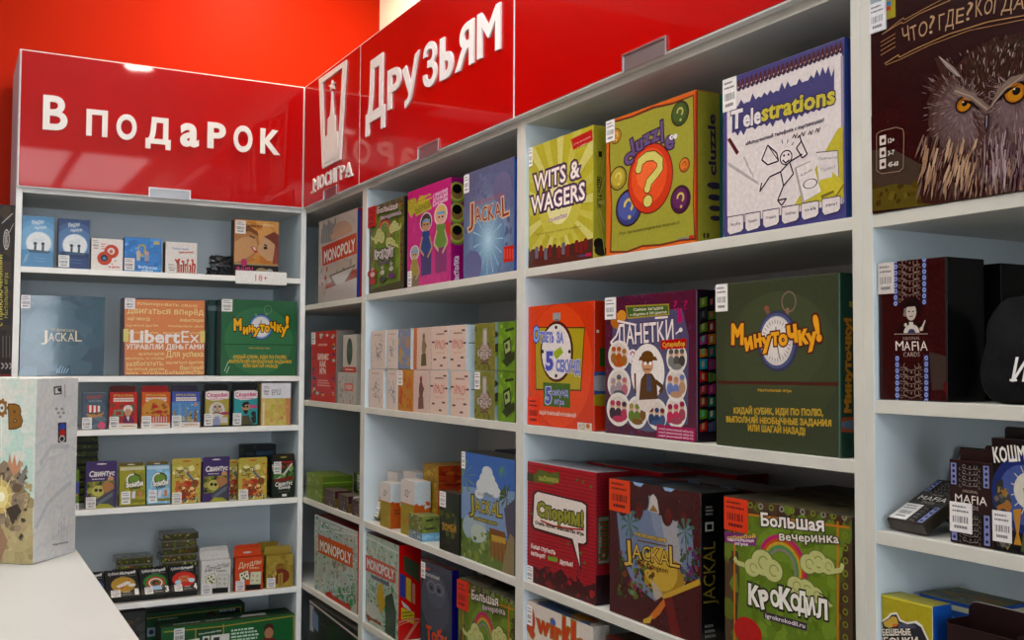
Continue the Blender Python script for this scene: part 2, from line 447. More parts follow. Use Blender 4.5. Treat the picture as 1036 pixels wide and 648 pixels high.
# ================================================================ room shell
def slab(name, lo, hi, m, kind='structure'):
    mb = MB(); mb.box(lo, hi); o = mb.build(name, m); tag(o, kind=kind); return o
HC = 3.02
slab('floor', (-3.6, -4.2, -.1), (1.55, 3.8, 0), M_FLOOR)
slab('ceiling', (-3.6, -4.2, HC), (1.55, 3.8, HC+.1), M_CEIL)
slab('wall_back', (-3.6, 3.67, 0), (1.55, 3.8, HC), M_ORANGE)
slab('wall_right', (1.42, -4.2, 0), (1.55, 3.67, HC), M_CREAM)
slab('wall_left', (-3.7, -4.2, 0), (-3.6, 3.8, HC), M_DIM)
wf = MB()                        # front wall with the shop window's opening
for lo, hi in (((-3.7, 0), (-1.7, HC)), ((.98, 0), (1.55, HC)), ((-1.7, 0), (.98, .7)), ((-1.7, 2.6), (.98, HC))): wf.box((lo[0], -4.3, lo[1]), (hi[0], -4.2, hi[1]))
tag(wf.build('wall_front', M_DIM), kind='structure')
wn = empty('window_1', (-.36, -4.25, .7)); tag(wn, kind='structure')
mb = MB(); mb.box((-1.338, -.012, .002), (1.338, -.004, 1.898)); mb.build('pane', M_DAY, wn)
mb = MB()
for x in (-1.31, -.45, .45, 1.31): mb.box((x-.028, -.003, .001), (x+.028, .045, 1.899))
for z in (.028, 1.3, 1.872): mb.box((-1.337, -.0025, z-.027), (1.337, .042, z+.027))
mb.build('window_frame', M_FRAME, wn)

# ================================================================ ceiling lights, some of them added as fill
def panel_light(x, y, sx, sy, label, m=None):
    t = empty('ceiling_light', (x, y, HC-.03)); tag(t, label, 'ceiling light', 'flat ceiling light panels')
    fr = MB(); a = .02
    for lo, hi in (((-sx/2, -sy/2, 0), (sx/2, -sy/2+a, .03)), ((-sx/2, sy/2-a, 0), (sx/2, sy/2, .03)), ((-sx/2, -sy/2+a, 0), (-sx/2+a, sy/2-a, .03)), ((sx/2-a, -sy/2+a, 0), (sx/2, sy/2-a, .03))):
        fr.box(lo, hi)
    fr.build('frame', M_FRAME, t)
    df = MB(); df.box((-sx/2+a, -sy/2+a, .006), (sx/2-a, sy/2-a, .014)); df.build('diffuser', m or M_LIGHT, t)
panel_light(.52, -2.15, .5, 1.7, 'long lit ceiling panel over the aisle behind the viewpoint, nearer the counter')
panel_light(1.06, -2.15, .5, 1.7, 'long lit ceiling panel behind the viewpoint, nearest the shelving wall')
panel_light(-.75, 1.5, .6, 1.2, 'added ceiling fill panel above the counter, nearest the orange wall', M_FILL)  # this and the next three are added fill, out of view
panel_light(-.75, -.3, .6, 1.2, 'added ceiling fill panel over the near end of the counter', M_FILL)
panel_light(-.75, -2.3, .6, 1.2, 'added ceiling fill panel behind the counter, far from the shelves', M_FILL)
panel_light(-2.4, .6, .6, 1.2, 'added ceiling fill panel nearest the far left wall', M_FILL)
panel_light(.45, 1.75, .6, .6, 'square added ceiling fill panel over the aisle in front of the gift cabinet', M_FILL2)  # added fill aimed at the gift cabinet fronts, out of view
def down_light(x, y, label, m=None):
    t = empty('ceiling_spot', (x, y, HC-.02)); tag(t, label, 'ceiling light', 'round ceiling spots')
    n = 24; rg = MB(); ds = MB()
    for i in range(n):
        a0, a1 = 6.2832*i/n, 6.2832*(i+1)/n
        P = lambda r, a, z: (r*math.cos(a), r*math.sin(a), z)
        rg.face([P(.07, a0, .004), P(.07, a1, .004), P(.086, a1, 0), P(.086, a0, 0)])
        rg.face([P(.086, a0, 0), P(.086, a1, 0), P(.088, a1, .02), P(.088, a0, .02)])
        ds.face([P(0, 0, .006), P(.07, a1, .006), P(.07, a0, .006)])
    rg.build('trim_ring', M_STEEL, t); ds.build('lamp', m or M_SPOT, t)
down_light(.83, 1.08, 'round spot in the ceiling over the aisle')
down_light(.98, 3.2, 'round spot in the ceiling washing the orange wall, nearer the cream wall', M_WASH)
down_light(.5, 3.2, 'round added spot in the ceiling washing the orange wall, above the gift sign', M_WASH_ADD)  # added to spread the glow beyond the stronger washer
down_light(-.2, 1.9, 'round spot in the ceiling between the counter and the gift cabinet')
down_light(-.2, .2, 'round spot in the ceiling facing the middle of the shelving wall')

# ================================================================ shelving
T = .017
def board(mb, lo, hi, edge=1):   # front (-y) face carries the edge banding
    mb.box(lo, hi, .0008, mis={'front': edge, '': 0})
SIGN_LO, SIGN_HI = .506, .908
def unit(label, w, d, shelves, loc, rz, edge, sign=True, sign_span=None, ztop=.912, right_t=T):
    u = empty('shelving_cabinet', loc, rz); tag(u, label, 'shelving cabinet', 'white shelving cabinets of the shop wall')
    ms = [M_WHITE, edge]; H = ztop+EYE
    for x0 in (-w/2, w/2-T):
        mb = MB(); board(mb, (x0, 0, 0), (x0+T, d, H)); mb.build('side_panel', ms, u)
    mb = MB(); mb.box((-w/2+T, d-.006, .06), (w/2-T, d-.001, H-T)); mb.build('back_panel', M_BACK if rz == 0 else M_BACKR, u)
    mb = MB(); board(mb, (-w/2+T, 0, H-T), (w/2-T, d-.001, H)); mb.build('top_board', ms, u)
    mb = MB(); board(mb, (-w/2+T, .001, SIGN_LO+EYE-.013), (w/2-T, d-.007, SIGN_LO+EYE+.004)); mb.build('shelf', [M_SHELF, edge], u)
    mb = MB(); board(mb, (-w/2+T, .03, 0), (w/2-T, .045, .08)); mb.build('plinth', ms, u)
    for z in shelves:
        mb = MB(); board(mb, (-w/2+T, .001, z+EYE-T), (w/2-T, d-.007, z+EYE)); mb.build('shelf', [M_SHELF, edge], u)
    if sign:
        a, b = sign_span or (-w/2, w/2)
        g = .0012; mb = MB(); mb.box((a+g, -.0165, SIGN_LO+EYE), (b-g, -.0008, SIGN_HI+EYE), .0006, mis={'': 1})
        p = mb.build('sign_door', [M_WHITE, M_EDGEL], u); p['label'] = 'glossy red flap door'
        mb = MB(); e = .0035; mb.box((a+g+e, -.0185, SIGN_LO+EYE+e), (b-g-e, -.0166, SIGN_HI+EYE-e), .0003); mb.build('red_facing', M_RED, p)
        return u, p
    return u, None
def finger_pull(p, x, w=.125, z=None):
    z = SIGN_LO+EYE-.004 if z is None else z
    mb = MB(); y0, y1 = -.0225, -.019; h = .033; t = .004
    for lo, hi in (((x-w/2, z+h-t), (x+w/2, z+h)), ((x-w/2, z), (x-w/2+t, z+h-t)), ((x+w/2-t, z), (x+w/2, z+h-t))):
        mb.box((lo[0], y0, lo[1]), (hi[0], y1, hi[1]), .0004, mis={'': 0})
    mb.box((x-w/2+t, y1-.0015, z+.002), (x+w/2-t, y1, z+h-t), mis={'': 1})
    mb.build('finger_pull', [M_STEEL, M_RECESS], p)
DR, DL = .36, .33
ub = [.512]; low = [-1.03, -1.30]
WL = 1.0343-.169
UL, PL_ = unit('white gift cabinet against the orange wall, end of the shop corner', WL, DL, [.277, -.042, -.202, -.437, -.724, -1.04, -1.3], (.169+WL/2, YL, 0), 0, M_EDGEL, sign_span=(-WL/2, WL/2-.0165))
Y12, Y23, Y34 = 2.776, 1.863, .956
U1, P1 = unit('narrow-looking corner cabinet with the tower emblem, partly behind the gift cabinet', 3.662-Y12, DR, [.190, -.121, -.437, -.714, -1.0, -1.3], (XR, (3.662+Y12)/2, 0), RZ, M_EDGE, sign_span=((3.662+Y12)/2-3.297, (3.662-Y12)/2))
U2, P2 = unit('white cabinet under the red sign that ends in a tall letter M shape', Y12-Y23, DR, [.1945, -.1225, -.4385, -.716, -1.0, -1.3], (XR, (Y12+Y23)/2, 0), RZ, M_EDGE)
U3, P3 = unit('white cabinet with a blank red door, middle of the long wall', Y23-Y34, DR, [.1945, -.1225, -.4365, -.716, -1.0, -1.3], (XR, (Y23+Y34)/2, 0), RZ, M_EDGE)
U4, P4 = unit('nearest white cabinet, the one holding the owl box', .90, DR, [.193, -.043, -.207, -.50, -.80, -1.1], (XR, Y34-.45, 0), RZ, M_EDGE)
finger_pull(PL_, .595-(.169+WL/2)); finger_pull(P1, (3.662+Y12)/2-3.02); finger_pull(P2, (Y12+Y23)/2-2.29); finger_pull(P3, (Y23+Y34)/2-1.405); finger_pull(P4, 0)

# raised letters: cut from foam board, each letter fitted to its measured width
class Flat(Art):
    def __init__(s, org, U, V, N, o):
        s.mode = 'px'; s.O = Vector(org); s.U, s.V, s.N = Vector(U), Vector(V), Vector(N); s.cam = CAM; s.i3 = Matrix.Identity(3)
        s.inv = o
def raise_letters(name, flat, items, door, parent_empty, thick=.004, off=.022):
    """items: (character, left, right, baseline row at left, baseline row at right, cap height)"""
    mb = MB(); inv = parent_empty.matrix_basis.inverted()
    def P(q, t): return tuple(inv @ (flat.O+flat.U*q[0]+flat.V*q[1]+flat.N*t))
    for it in items:
        if it[0] == 'poly':
            ps = [flat.c(p) for p in it[1]]
            tri = tessellate_polygon([[Vector((a, b, 0)) for a, b in ps]]); n = len(mb.v); k = len(ps)
            mb.v += [P(q, thick) for q in ps]+[P(q, 0) for q in ps]
            fs = [tuple(n+i for i in t) for t in tri]+[(n+i, n+(i+1) % k, n+k+(i+1) % k, n+k+i) for i in range(k)]
        else:
            ch, x0, x1, y0, y1, h = it; p0, p1 = flat.c((x0, y0)), flat.c((x1, y1)); _, H = flat.rad(x0, y0, h)
            lps, qs = glyphs(ch, off, 5, off, True); fs = []
            W3 = lambda a, c, t: P((p0[0]+(p1[0]-p0[0])*a, p0[1]+(p1[1]-p0[1])*a-H*c), t)
            for q in qs: n = len(mb.v); mb.v += [W3(a, c, thick) for a, c in q]; fs.append(tuple(range(n, n+len(q))))
            for l in lps:
                for i in range(len(l)): n = len(mb.v); mb.v += [W3(*l[i-1], thick), W3(*l[i], thick), W3(*l[i], 0), W3(*l[i-1], 0)]; fs.append((n, n+1, n+2, n+3))
        for f in fs: mb.f.append(f); mb.mi.append(0); mb.c.append((.8, .8, .8))
    return mb.build(name, M_LETTER, door)
def basis(u):
    u.matrix_basis = Matrix.Translation(u.location) @ Matrix.Rotation(u.rotation_euler[2], 4, 'Z'); return u
FL = Flat((0, YL-.0186, EYE), (1, 0, 0), (0, 0, -1), (0, -1, 0), None)
FR = Flat((XR-.0186, 0, EYE), (0, -1, 0), (0, 0, -1), (-1, 0, 0), None)
raise_letters('lettering', FL, [('В', 43, 68, 130, 132, 33)], PL_, basis(UL))
raise_letters('lettering', FL, [('П', 87, 108.5, 136, 138, 23), ('О', 117.5, 138, 139.5, 141, 23), ('Д', 147, 172.5, 143.5, 146, 23), ('а', 182, 201, 146, 148, 30.5),
    ('Р', 209.5, 228, 148.5, 150.5, 24), ('О', 236, 255, 152, 153.5, 24), ('К', 263, 282.5, 154, 156.5, 23)], PL_, basis(UL), off=.036)
raise_letters('lettering', FR, [('Д', 371, 390, 125, 114, 54), ('Р', 393, 406.5, 111, 105, 37.5), ('У', 408, 424.5, 112, 93, 37), ('З', 429, 443, 89, 83, 38.5), ('Ь', 446, 459.5, 81.5, 75, 40), ('Я', 462, 480.5, 73, 62, 41), ('М', 484, 507.5, 59.5, 48, 42.5)], P2, basis(U2))
OT = [(324, 80.5), (351.4, 61), (345.6, 161.4), (327.3, 171)]; IT = [(327.3, 84.2), (347.8, 68.5), (343, 158.5), (329.6, 165.4)]
emb = [('poly', [OT[i], OT[(i+1) % 4], IT[(i+1) % 4], IT[i]]) for i in range(4)]
cm = lambda x, y: (310+x/4.633, 60+y/4.633)
emb += [('poly', [cm(*p) for p in ((124, 150), (121, 215), (117, 265), (106, 282), (105, 355), (94, 366), (93, 492), (157, 458), (150, 338), (141, 340), (139, 262), (133, 262), (129, 210), (127, 150))])]
st = []
for i in range(10):
    r = 19 if i % 2 == 0 else 7.5; t = math.radians(90+36*i); st.append(cm(126+r*.85*math.cos(t), 124-r*1.35*math.sin(t)-9*math.cos(t)))
emb += [('poly', st)]
raise_letters('tower_emblem', FR, emb, P1, basis(U1), thick=.005)
xs = [317, 323.5, 329, 334.3, 339.6, 344.4, 349.6, 357.2]; yb = [194.6, 191.5, 189, 186.6, 184.3, 182, 179.8, 176.4]
raise_letters('emblem_lettering', FR, [(c, xs[i]+.4, xs[i+1]-.5, yb[i], yb[i+1], 13) for i, c in enumerate('МОСИГРА')]+[('poly', [(315.6, 194.2), (320, 192.2), (320, 194.2), (315.6, 196.2)]), ('poly', [(353, 178), (357.6, 175.9), (357.6, 177.9), (353, 180)])], P1, basis(U1), thick=.004, off=.012)

# ================================================================ counter, low cabinet
cn = empty('shop_counter', (-.25, .95, 0)); tag(cn, 'white sales counter with the big marbled game box standing on it', 'counter')
mb = MB(); mb.box((-.6, -1.2, EYE-.33-.03), (.462, 1.19, EYE-.33), .002); mb.build('counter_top', M_COUNTER, cn)
mb = MB(); mb.box((-.55, -1.15, .08), (.42, 1.14, EYE-.36), .002); mb.build('counter_body', M_COUNTER, cn)
mb = MB(); mb.box((-.52, -1.12, 0), (.38, 1.11, .08)); mb.build('plinth', M_RECESS, cn)
lc = empty('low_cabinet', (-.25, YL, 0)); tag(lc, 'low white cabinet left of the gift cabinet, under the dark brown box', 'cabinet')
mb = MB(); board(mb, (-.45, -.004, EYE-.066), (.415, .34, EYE-.043)); mb.build('cabinet_top', [M_WHITE, M_EDGEL], lc)
mb = MB(); board(mb, (-.44, .005, .06), (.41, .335, EYE-.066)); mb.build('cabinet_body', [M_WHITE, M_EDGEL], lc)
mb = MB(); mb.box((-.43, .03, 0), (.40, .32, .06)); mb.build('plinth', M_RECESS, lc)
for x in (-.43, -.01):
    mb = MB(); mb.box((x, -.013, .1), (x+.41, .004, EYE-.08), .001); d_ = mb.build('door', M_COUNTER, lc)
    mb = MB(); mb.box((x+.19, -.03, .9), (x+.22, -.0131, 1.02), .003); mb.build('handle', M_STEEL, d_)
# ================================================================ long run, cabinet with the blank red door
G3A, G3B, G3C = 'game boxes on the top shelf of the middle cabinet', 'game boxes on the second shelf of the middle cabinet', 'game boxes on the third shelf of the middle cabinet'
Z1, Z2, Z3, Z4 = .1945, -.1225, -.4365, -.716
# lime box with rays
b = boxR('game_box', 532.5, 600, (600, 126.5), Z1, 'A3992B', 'A09A2E', '8C8428', dpx=618)
a = b.art()
for i in range(18):
    t = 2*math.pi*i/18+.12; t2 = t+.16; r = 92
    a.poly([(566, 208), (566+r*.62*math.cos(t), 208+r*math.sin(t)), (566+r*.62*math.cos(t2), 208+r*math.sin(t2))], 'BAB162' if i % 2 else 'AEA544')
a.ell(566, 205, 36, 'AFA63E', .62); a.ell(566, 205, 22, 'C9C183', .6)
a.poly([(532, 258), (540, 252), (548, 255), (556, 250), (566, 251), (578, 247), (590, 244), (600, 241), (601, 263), (531, 272)], '4A2418')
R_ = random.Random(4)
for i in range(15):
    x = 534+i*4.5; y = 255.5-i*.75+R_.uniform(-2, 2); cc = R_.choice(('5E5A66', '3A2A22', '6B1F16', '46302A'))
    a.ell(x, y, 3.2, cc, .62, 10); a.rect(x-1.6, y+2, x+1.6, y+9, cc)
a.poly([(578, 141), (599, 131), (600, 142), (580, 152)], 'A81414'); a.text('Супер вечеринка', 580, 147.5, 598, 139, 2.2, 'D8A090'); a.text('в семье', 584, 150, 594, 145.5, 1.8, 'D8A090')
dk = [(.13, '2E2036'), (.085, '57435E')]
a.text('WITS &', 540.5, 193.5, 586.5, 178.5, 15.5, 'DCCFC2', .02, dk); a.text('WAGERS', 537.5, 216, 592, 201.5, 15.5, 'DCCFC2', .02, dk)
a.text('Всезнайки', 556, 224.5, 573.5, 219, 2.6, 'CDBBB2', .02, [(.12, '8A5A7A')]); a.text('Весёлая игра про ставки для компании', 543, 238.5, 588, 230, 2, '7A7028')
a.text('hobby', 585, 260.3, 592, 259.2, 2.2, '4060A0'); a.rect(592.5, 256.6, 598.5, 259, 'A02040')
s_ = b.art('right'); s_.text('WITS & WAGERS', 608.4, 211, 608.4, 179, 5, '24221C', .04); s_.ell(606, 247, 6, '1E1C1A', .9); s_.ell(608, 254, 5, '2A2620', 1.3); s_.rect(605.5, 153, 609, 159, '24221C')
for i in range(5): s_.poly([(604, 205), (612, 150+i*26), (612, 156+i*26)], 'B8AE62')
b.sticker(532.7, 148.5, 538.7, 168, label='white price sticker'); b.done('lime green party game box with sunbursts and a crowd silhouette along its bottom', G3A)
# olive box, orange rim, question mark
b = boxR('game_box', 613.2, 704.6, (704.6, 90.5), Z1, 'C05A1E', '7E7A2A', 'A83818', dpx=731)
a = b.art()
a.poly([(616.5, 124), (640, 117), (660, 108), (680, 104), (702, 95.5), (703, 150), (702, 205), (703.5, 243), (690, 244), (668, 249), (650, 250), (634, 256), (617, 256), (618.5, 210), (616, 160)], '5A2412')
a.poly([(617.5, 125.5), (640, 119), (661, 110), (680, 106), (701, 97.5), (701.8, 150), (701, 205), (702.3, 241), (690, 242), (668, 247), (650, 248), (634, 254), (618.5, 254), (619.5, 210), (617.3, 160)], '8D8930')
def badge(x, y, r, c1, c2, q, rot=0, ax=.72):
    a.ell(x, y, r*1.12, '2E1E18', ax); a.ell(x, y, r, c1, ax); a.ell(x-r*.06, y-r*.1, r*.82, c2, ax)
    a.ring(x, y-r*.15, r*.42, .42, q, ax, -60, 190, 12); a.ell(x+r*.05, y+r*.55, r*.13, q, ax, 8)
badge(623, 138, 7, '9A6A22', 'B07A2A', 'C9B466'); badge(625.5, 180.5, 11, '8A7A24', 'A99436', 'C6B45A'); badge(688, 115, 11.5, '2E4420', '3E5426', 'B0A458'); badge(692.5, 167, 6.8, 'A04A1C', 'C06A28', '7A3416'); badge(688.5, 202, 13, '3E1A3A', '562650', 'B9A64A'); badge(636, 210.5, 17, '303A6A', '44508A', 'B9A64A')
a.ell(657.5, 180.5, 36, '5A1E10', .66); a.ell(657.5, 180.5, 34.5, 'B93416', .66); a.ell(656.5, 178, 28, 'D04A22', .66); a.ell(655, 175, 17, 'DC6030', .66)
def qmark(cx, cy, k, col, g):
    pts = [(-10, -13), (-8, -21), (-2, -26), (6, -27), (12, -22), (12, -14), (7, -7), (1, 0), (-1, 7)]
    a.line([(cx+x*k, cy+y*k) for x, y in pts], g, col); [a.ell(cx+x*k, cy+y*k, g*.5, col, .72, 10) for x, y in pts]
qmark(656, 184, .98, '4A2A14', 10.5); a.ell(655.5, 203.5, 6.8, '4A2A14', .75); qmark(656, 184, .98, 'BDB45E', 8.5); a.ell(655.5, 203.5, 5.8, 'BDB45E', .75)
a.letters((('c', 632.5, 641, 168, 163.5, 15), ('l', 640.5, 643, 158, 156, 17), ('u', 644, 651, 154, 150, 15), ('z', 651.5, 658.5, 148, 144, 15), ('z', 659.5, 667, 144.5, 141, 16), ('l', 669, 671.5, 143.5, 142.5, 20), ('e', 673, 681.5, 150.5, 149.5, 17)), '5C4A72', .035, [(.09, '2A1C34')])
a.ell(679.5, 139, 2.6, 'CFC8C8', .8, 12); a.ell(683.5, 138, 2.6, 'CFC8C8', .8, 12); a.ell(680, 139, 1, '2A1C34', .8, 8)
a.text('Игра, где можно угадать как получится!', 627, 238, 688, 226.5, 3, '3E3814'); a.text('hobby', 686, 243.3, 697, 241.3, 2.4, '4060A0'); a.rect(697.2, 238.6, 702, 241, 'A8281E')
a.line([(704, 92), (704.2, 244)], 1.6, '8A2A18')
s_ = b.art('right'); s_.text('cluzzle', 724.5, 178, 723.5, 116, 9, '26223A', .035)
for i, y in enumerate((188, 200, 211, 221)): s_.ell(723+.4*i, y, 3.6-i*.3, '2E2A3A', 2.2, 10)
s_.rect(711.5, 236, 713.5, 241, '2A2618'); s_.rect(715, 236, 717.5, 241, '2A2618'); s_.line([(705.2, 92), (705.4, 243)], 2, '96301A'); s_.rect(727.5, 94, 731.5, 244, '2E6A5A'); s_.rect(705, 91, 731, 96, '8A3018')
b.sticker(613.5, 119.5, 622, 142); b.done('olive game box with orange rim and a big question mark on an orange disc', G3A)
# white notepad box
b = boxR('game_box', 731.5, 855.3, (855.3, 37.2), Z1, '3E3C6E', '24346E', '2C3058', d=.075)
a = b.art()
a.poly([(735.5, 92), (851.5, 48.5), (853, 206), (735.8, 228)], 'C9BEBA'); a.poly([(850.5, 57), (853.3, 56), (854.2, 205), (851.7, 206)], '8A8290')
for i in range(24):
    x = 745+i*4.5; y = 87-i*1.67
    a.line([(x, y+5), (x+2, y-6), (x+3.6, y+3)], 2.4, '4A1418'); a.ell(x+2.8, y+3.5, 2.2, '2A2440', .8, 8)
sc = []; R_ = random.Random(3)
for i in range(36): x = 741+i*2.95; sc.append((x, 109-(x-742)*.365-R_.uniform(0, 9)*(i % 2)+(5 if i in (0, 1, 34, 35) else 0)))
for i in range(36): x = 844-i*2.95; sc.append((x, 134-(x-742)*.275+R_.uniform(0, 6)*(i % 2)))
a.poly(sc, '3C3A66')
for ch, x0, x1, y0, y1, h, cl in (('T', 739.5, 751.5, 131, 128, 17.5, 'CFC6C4'), ('ele', 752, 770, 128.5, 124, 16, 'CFC6C4'), ('strations', 770.5, 845, 122.5, 104, 16, 'B0A236')):
    a.text(ch, x0, y0, x1, y1, h, cl, .035, [(.08, '2A2440')])
a.text('«Испорченный телефон» с картинками!', 754.5, 147.5, 834, 123, 3.6, '4A4250', .03)
a.text('шифровать', 752.5, 160, 762, 180, 2.4, '6A6268')
a.poly([(736, 141.5), (739, 139.5), (748, 154), (745.5, 157)], '4A1A1A'); a.poly([(736.5, 163.5), (767, 184), (768, 187.5), (737, 168)], 'A39C98')
BK = '38303A'; L_ = lambda p, w=1.6: a.line(p, w, BK)
L_([(769, 194), (779, 179), (790, 174), (799, 164), (812, 156)]); L_([(769, 194), (771, 185)]); L_([(790, 174), (793, 188), (787, 203), (796, 201), (791, 208), (787, 203)]); L_([(799, 164), (803, 176), (793, 188)])
a.ring(795.5, 159.5, 7.6, .16, BK, .85); L_([(792, 162), (795, 165), (799, 162)]); a.ell(793.5, 157.5, 1.3, BK, .8, 8); a.ell(798, 156.5, 1.3, BK, .8, 8)
L_([(771, 162), (777, 147), (786, 155), (788, 163), (777, 167), (771, 162)]); L_([(777, 147), (788, 163)], 1); L_([(806, 150), (811, 143), (817, 156), (812, 160), (806, 150)]); L_([(807, 140), (809, 137), (811, 143)])
for x, y in ((802, 140), (810, 138), (818, 136.5), (825, 134)): L_([(x, y), (x+2, y-4), (x+3, y), (x+5, y-5)], 1.1)
for t in (105, 80, 55): L_([(795+11*math.cos(math.radians(t)), 158-13*math.sin(math.radians(t))), (795+14*math.cos(math.radians(t)), 158-17*math.sin(math.radians(t)))], .9)
a.poly([(803, 209.5), (848, 130.5), (853, 128), (853.6, 200)], 'AB9E2E')
a.poly([(804, 170), (820, 163), (829.5, 195), (812, 206)], '9A8F8C'); a.poly([(806, 170.5), (822, 163), (831, 194), (814, 203.5)], 'CBC1BC'); a.text('Кон-ки', 811, 179, 822, 173, 3, '4A4248'); a.ring(820, 186, 5, .16, '4A4248', 1.5)
a.poly([(826, 154.5), (848, 152.5), (849, 180), (829, 184.5)], 'C6BCB8'); a.line([(826, 154.5), (848, 152.5), (849, 180)], 1, '5A5250'); a.text('Получается', 829, 162, 847, 160.5, 2.6, '4A4248'); a.text('Привет', 831, 174, 846, 170, 3.4, '7A7270')
a.poly([(830, 184.5), (843, 181), (842, 175.5), (855, 187), (845, 201.5), (844, 195), (831.5, 201)], '6A5C1A'); a.poly([(830, 182.5), (843, 179), (842, 173.5), (854.5, 185), (845, 199), (844, 192.5), (831, 198)], 'B5A630')
tx = ((736, 753, 229.5), (754, 770, 226), (772, 789, 222.5), (791, 809, 218.5), (811, 829, 214.5), (832, 851, 209.5))
for i, (x0, x1, y) in enumerate(tx):
    dy = -17*(x1-x0)/103
    a.poly([(x0, y-10+i*.3), (x1, y-10+dy+i*.3), (x1, y+5+dy), (x1-3, y+8.5+dy), (x0+3, y+9), (x0, y+5.5)], '3A3448'); a.poly([(x0+.6, y-9+i*.3), (x1-.6, y-9+dy+i*.3), (x1-.6, y+4.5+dy), (x1-3, y+7.5+dy), (x0+3, y+8), (x0+.6, y+5)], 'C9BEBA')
    a.text(('Рисуйте', 'Передавайте', 'Отгадывайте', 'Смейтесь', 'ой', 'ура!')[i], x0+3.4, y-.5, x1-3.4, y-.5+dy*.6, 2.6, '4A4250', .02)
s_ = b.art('right'); s_.rect(856.2, 36, 858.2, 222, '3E64A0')
b.sticker(731.8, 79, 745.5, 110); b.done('white notepad game box with spiral binding, a line doodle and a yellow arrow', G3A)

# second shelf: orange stopwatch box
b = boxR('game_box', 532.5, 601, (601, 304.6), Z2, 'C23A12', 'A82C10', '9A2810', dpx=615, wrap=True)
a = b.art()
a.ell(575, 372, 78, 'B83414', .5); a.ell(565, 370, 62, 'C84018', .55)
a.poly([(541, 331), (592, 331), (588, 396), (542, 395)], '4A3416'); a.poly([(541.5, 332), (591, 332.5), (587, 394.5), (542.6, 393.5)], '9A8A22')
a.rect(559.5, 317, 567, 323.5, '8A8886'); a.rect(561.5, 323, 565.5, 328, '6A6664')
a.ell(563, 356, 31, '4A2418', .55); a.ell(562.6, 356, 28, 'CFC4BC', .54)
for t in range(0, 360, 90): x, y = 562.6+13.6*math.cos(math.radians(t)), 356-24.5*math.sin(math.radians(t)); a.ell(x, y, 2, '2A2428', .7, 8)
a.poly([(559, 357), (567, 351), (570, 357), (563, 364)], '8A9A2A')
oc = [(.1, '3A3070'), (.05, '4A5AA8')]
a.text('О', 539.5, 346, 545.5, 346, 15, '7A96D0', .03, oc); a.text('ТВЕТЬ ЗА', 546, 346, 570, 347, 9.5, '6A74B4', .03, [(.09, 'C8C0C8'), (.05, '3A3070')])
a.text('5', 552, 374, 560, 374, 17, '4A4C98', .05, [(.1, 'B8B4CC')]); a.text('СЕКУНД', 562.5, 375.5, 587, 377.5, 11, '6A74B4', .03, [(.09, 'C8C0C8'), (.05, '3A3070')])
a.poly([(549.5, 387), (577, 388.5), (577, 413), (550, 411)], '3E5A1E'); a.text('5', 552, 408, 558, 408, 15, '4A4C90', .04, [(.09, 'A8A8C0')]); a.text('секунд', 558.5, 400, 575, 401, 7, '8A8AA8', .03, [(.07, '3A3860')]); a.text('игра', 561, 409, 571, 410, 6, '8A8AA8', .03, [(.07, '3A3860')])
a.text('ВЫДАЙ ПРАВИЛЬНЫЙ И МГНОВЕННЫЙ!', 546, 419, 583, 422.5, 3, 'CFA898', .05); a.rect(584.5, 427.5, 599, 436.5, 'BDB0A0'); a.text('РОДИ', 586, 434.5, 592, 435, 5, '5A4A3A'); a.ell(595, 431.5, 2.6, 'A05A1E', .8, 10)
s_ = b.art('right'); s_.rect(606.5, 352, 612, 371, '2E4A22'); s_.ell(609, 388, 12, '3A4A7A', 2.0); s_.ell(609, 388, 8, '8A8890', 2.0); s_.ell(608, 405, 6, '8A7A22', 2.2); s_.rect(603.5, 334, 606, 337, 'C8B8A8')
b.sticker(529.8, 401.8, 545.5, 434.5, 'D2380E', '5A1608', label='bright orange price sticker'); b.done('orange game box with a round stopwatch face and an orange sticker', G3B)
# purple detective riddles box
b = boxR('game_box', 612.3, 704.8, (704.8, 293), Z2, '4A2232', '241E24', '3A2430', d=.085, wrap=True)
a = b.art()
a.blobs(612, 295, 705, 450, 260, ('3A2438', '5A2A40', '44304A', '50202A'), 3, 2)
a.poly([(620, 330), (640, 318), (690, 312), (697, 340), (696, 430), (640, 432), (618, 420)], '474560'); a.ell(655, 375, 62, '4C4C66', .62)
a.ell(625, 325, 8, '9A5A22', .9); a.ell(629, 320, 6, 'B87A2A', .8)
a.text('?', 686, 327, 690, 326, 14, '9A1E58', .05); a.poly([(687, 325), (689.5, 315), (691, 325)], 'A01E50'); a.text('?', 682, 314, 686, 313, 9, 'A01E50'); a.text('?', 692, 314, 697, 312, 9, '8A1E48')
a.poly([(633, 309.5), (677, 307.5), (677.5, 319), (635, 323)], '8A7A2E'); a.poly([(634, 311), (676, 309), (676.4, 317.5), (636, 321.3)], '3E5A2C')
a.text('Самые загадки', 641, 315, 671, 313, 2.8, 'C0B8A0', .02); a.text('о сборнике и 300 данеток', 637.5, 320, 675, 317, 2.6, 'C0B8A0', .02)
WH = 'D0C6C2'
a.text('ДАНЕТКИ', 625, 350, 682, 344, 20, WH, .012, [(.045, '382840')], grow=-.1); a.line([(627, 330), (624, 340), (618, 347), (622, 349)], 2.4, WH); a.line([(625, 325), (644, 329)], 2, WH); a.line([(663, 322), (676, 321)], 2, WH); a.ell(689, 334, 2.4, WH, .8, 8); a.line([(684, 338), (690, 333)], 1.6, WH)
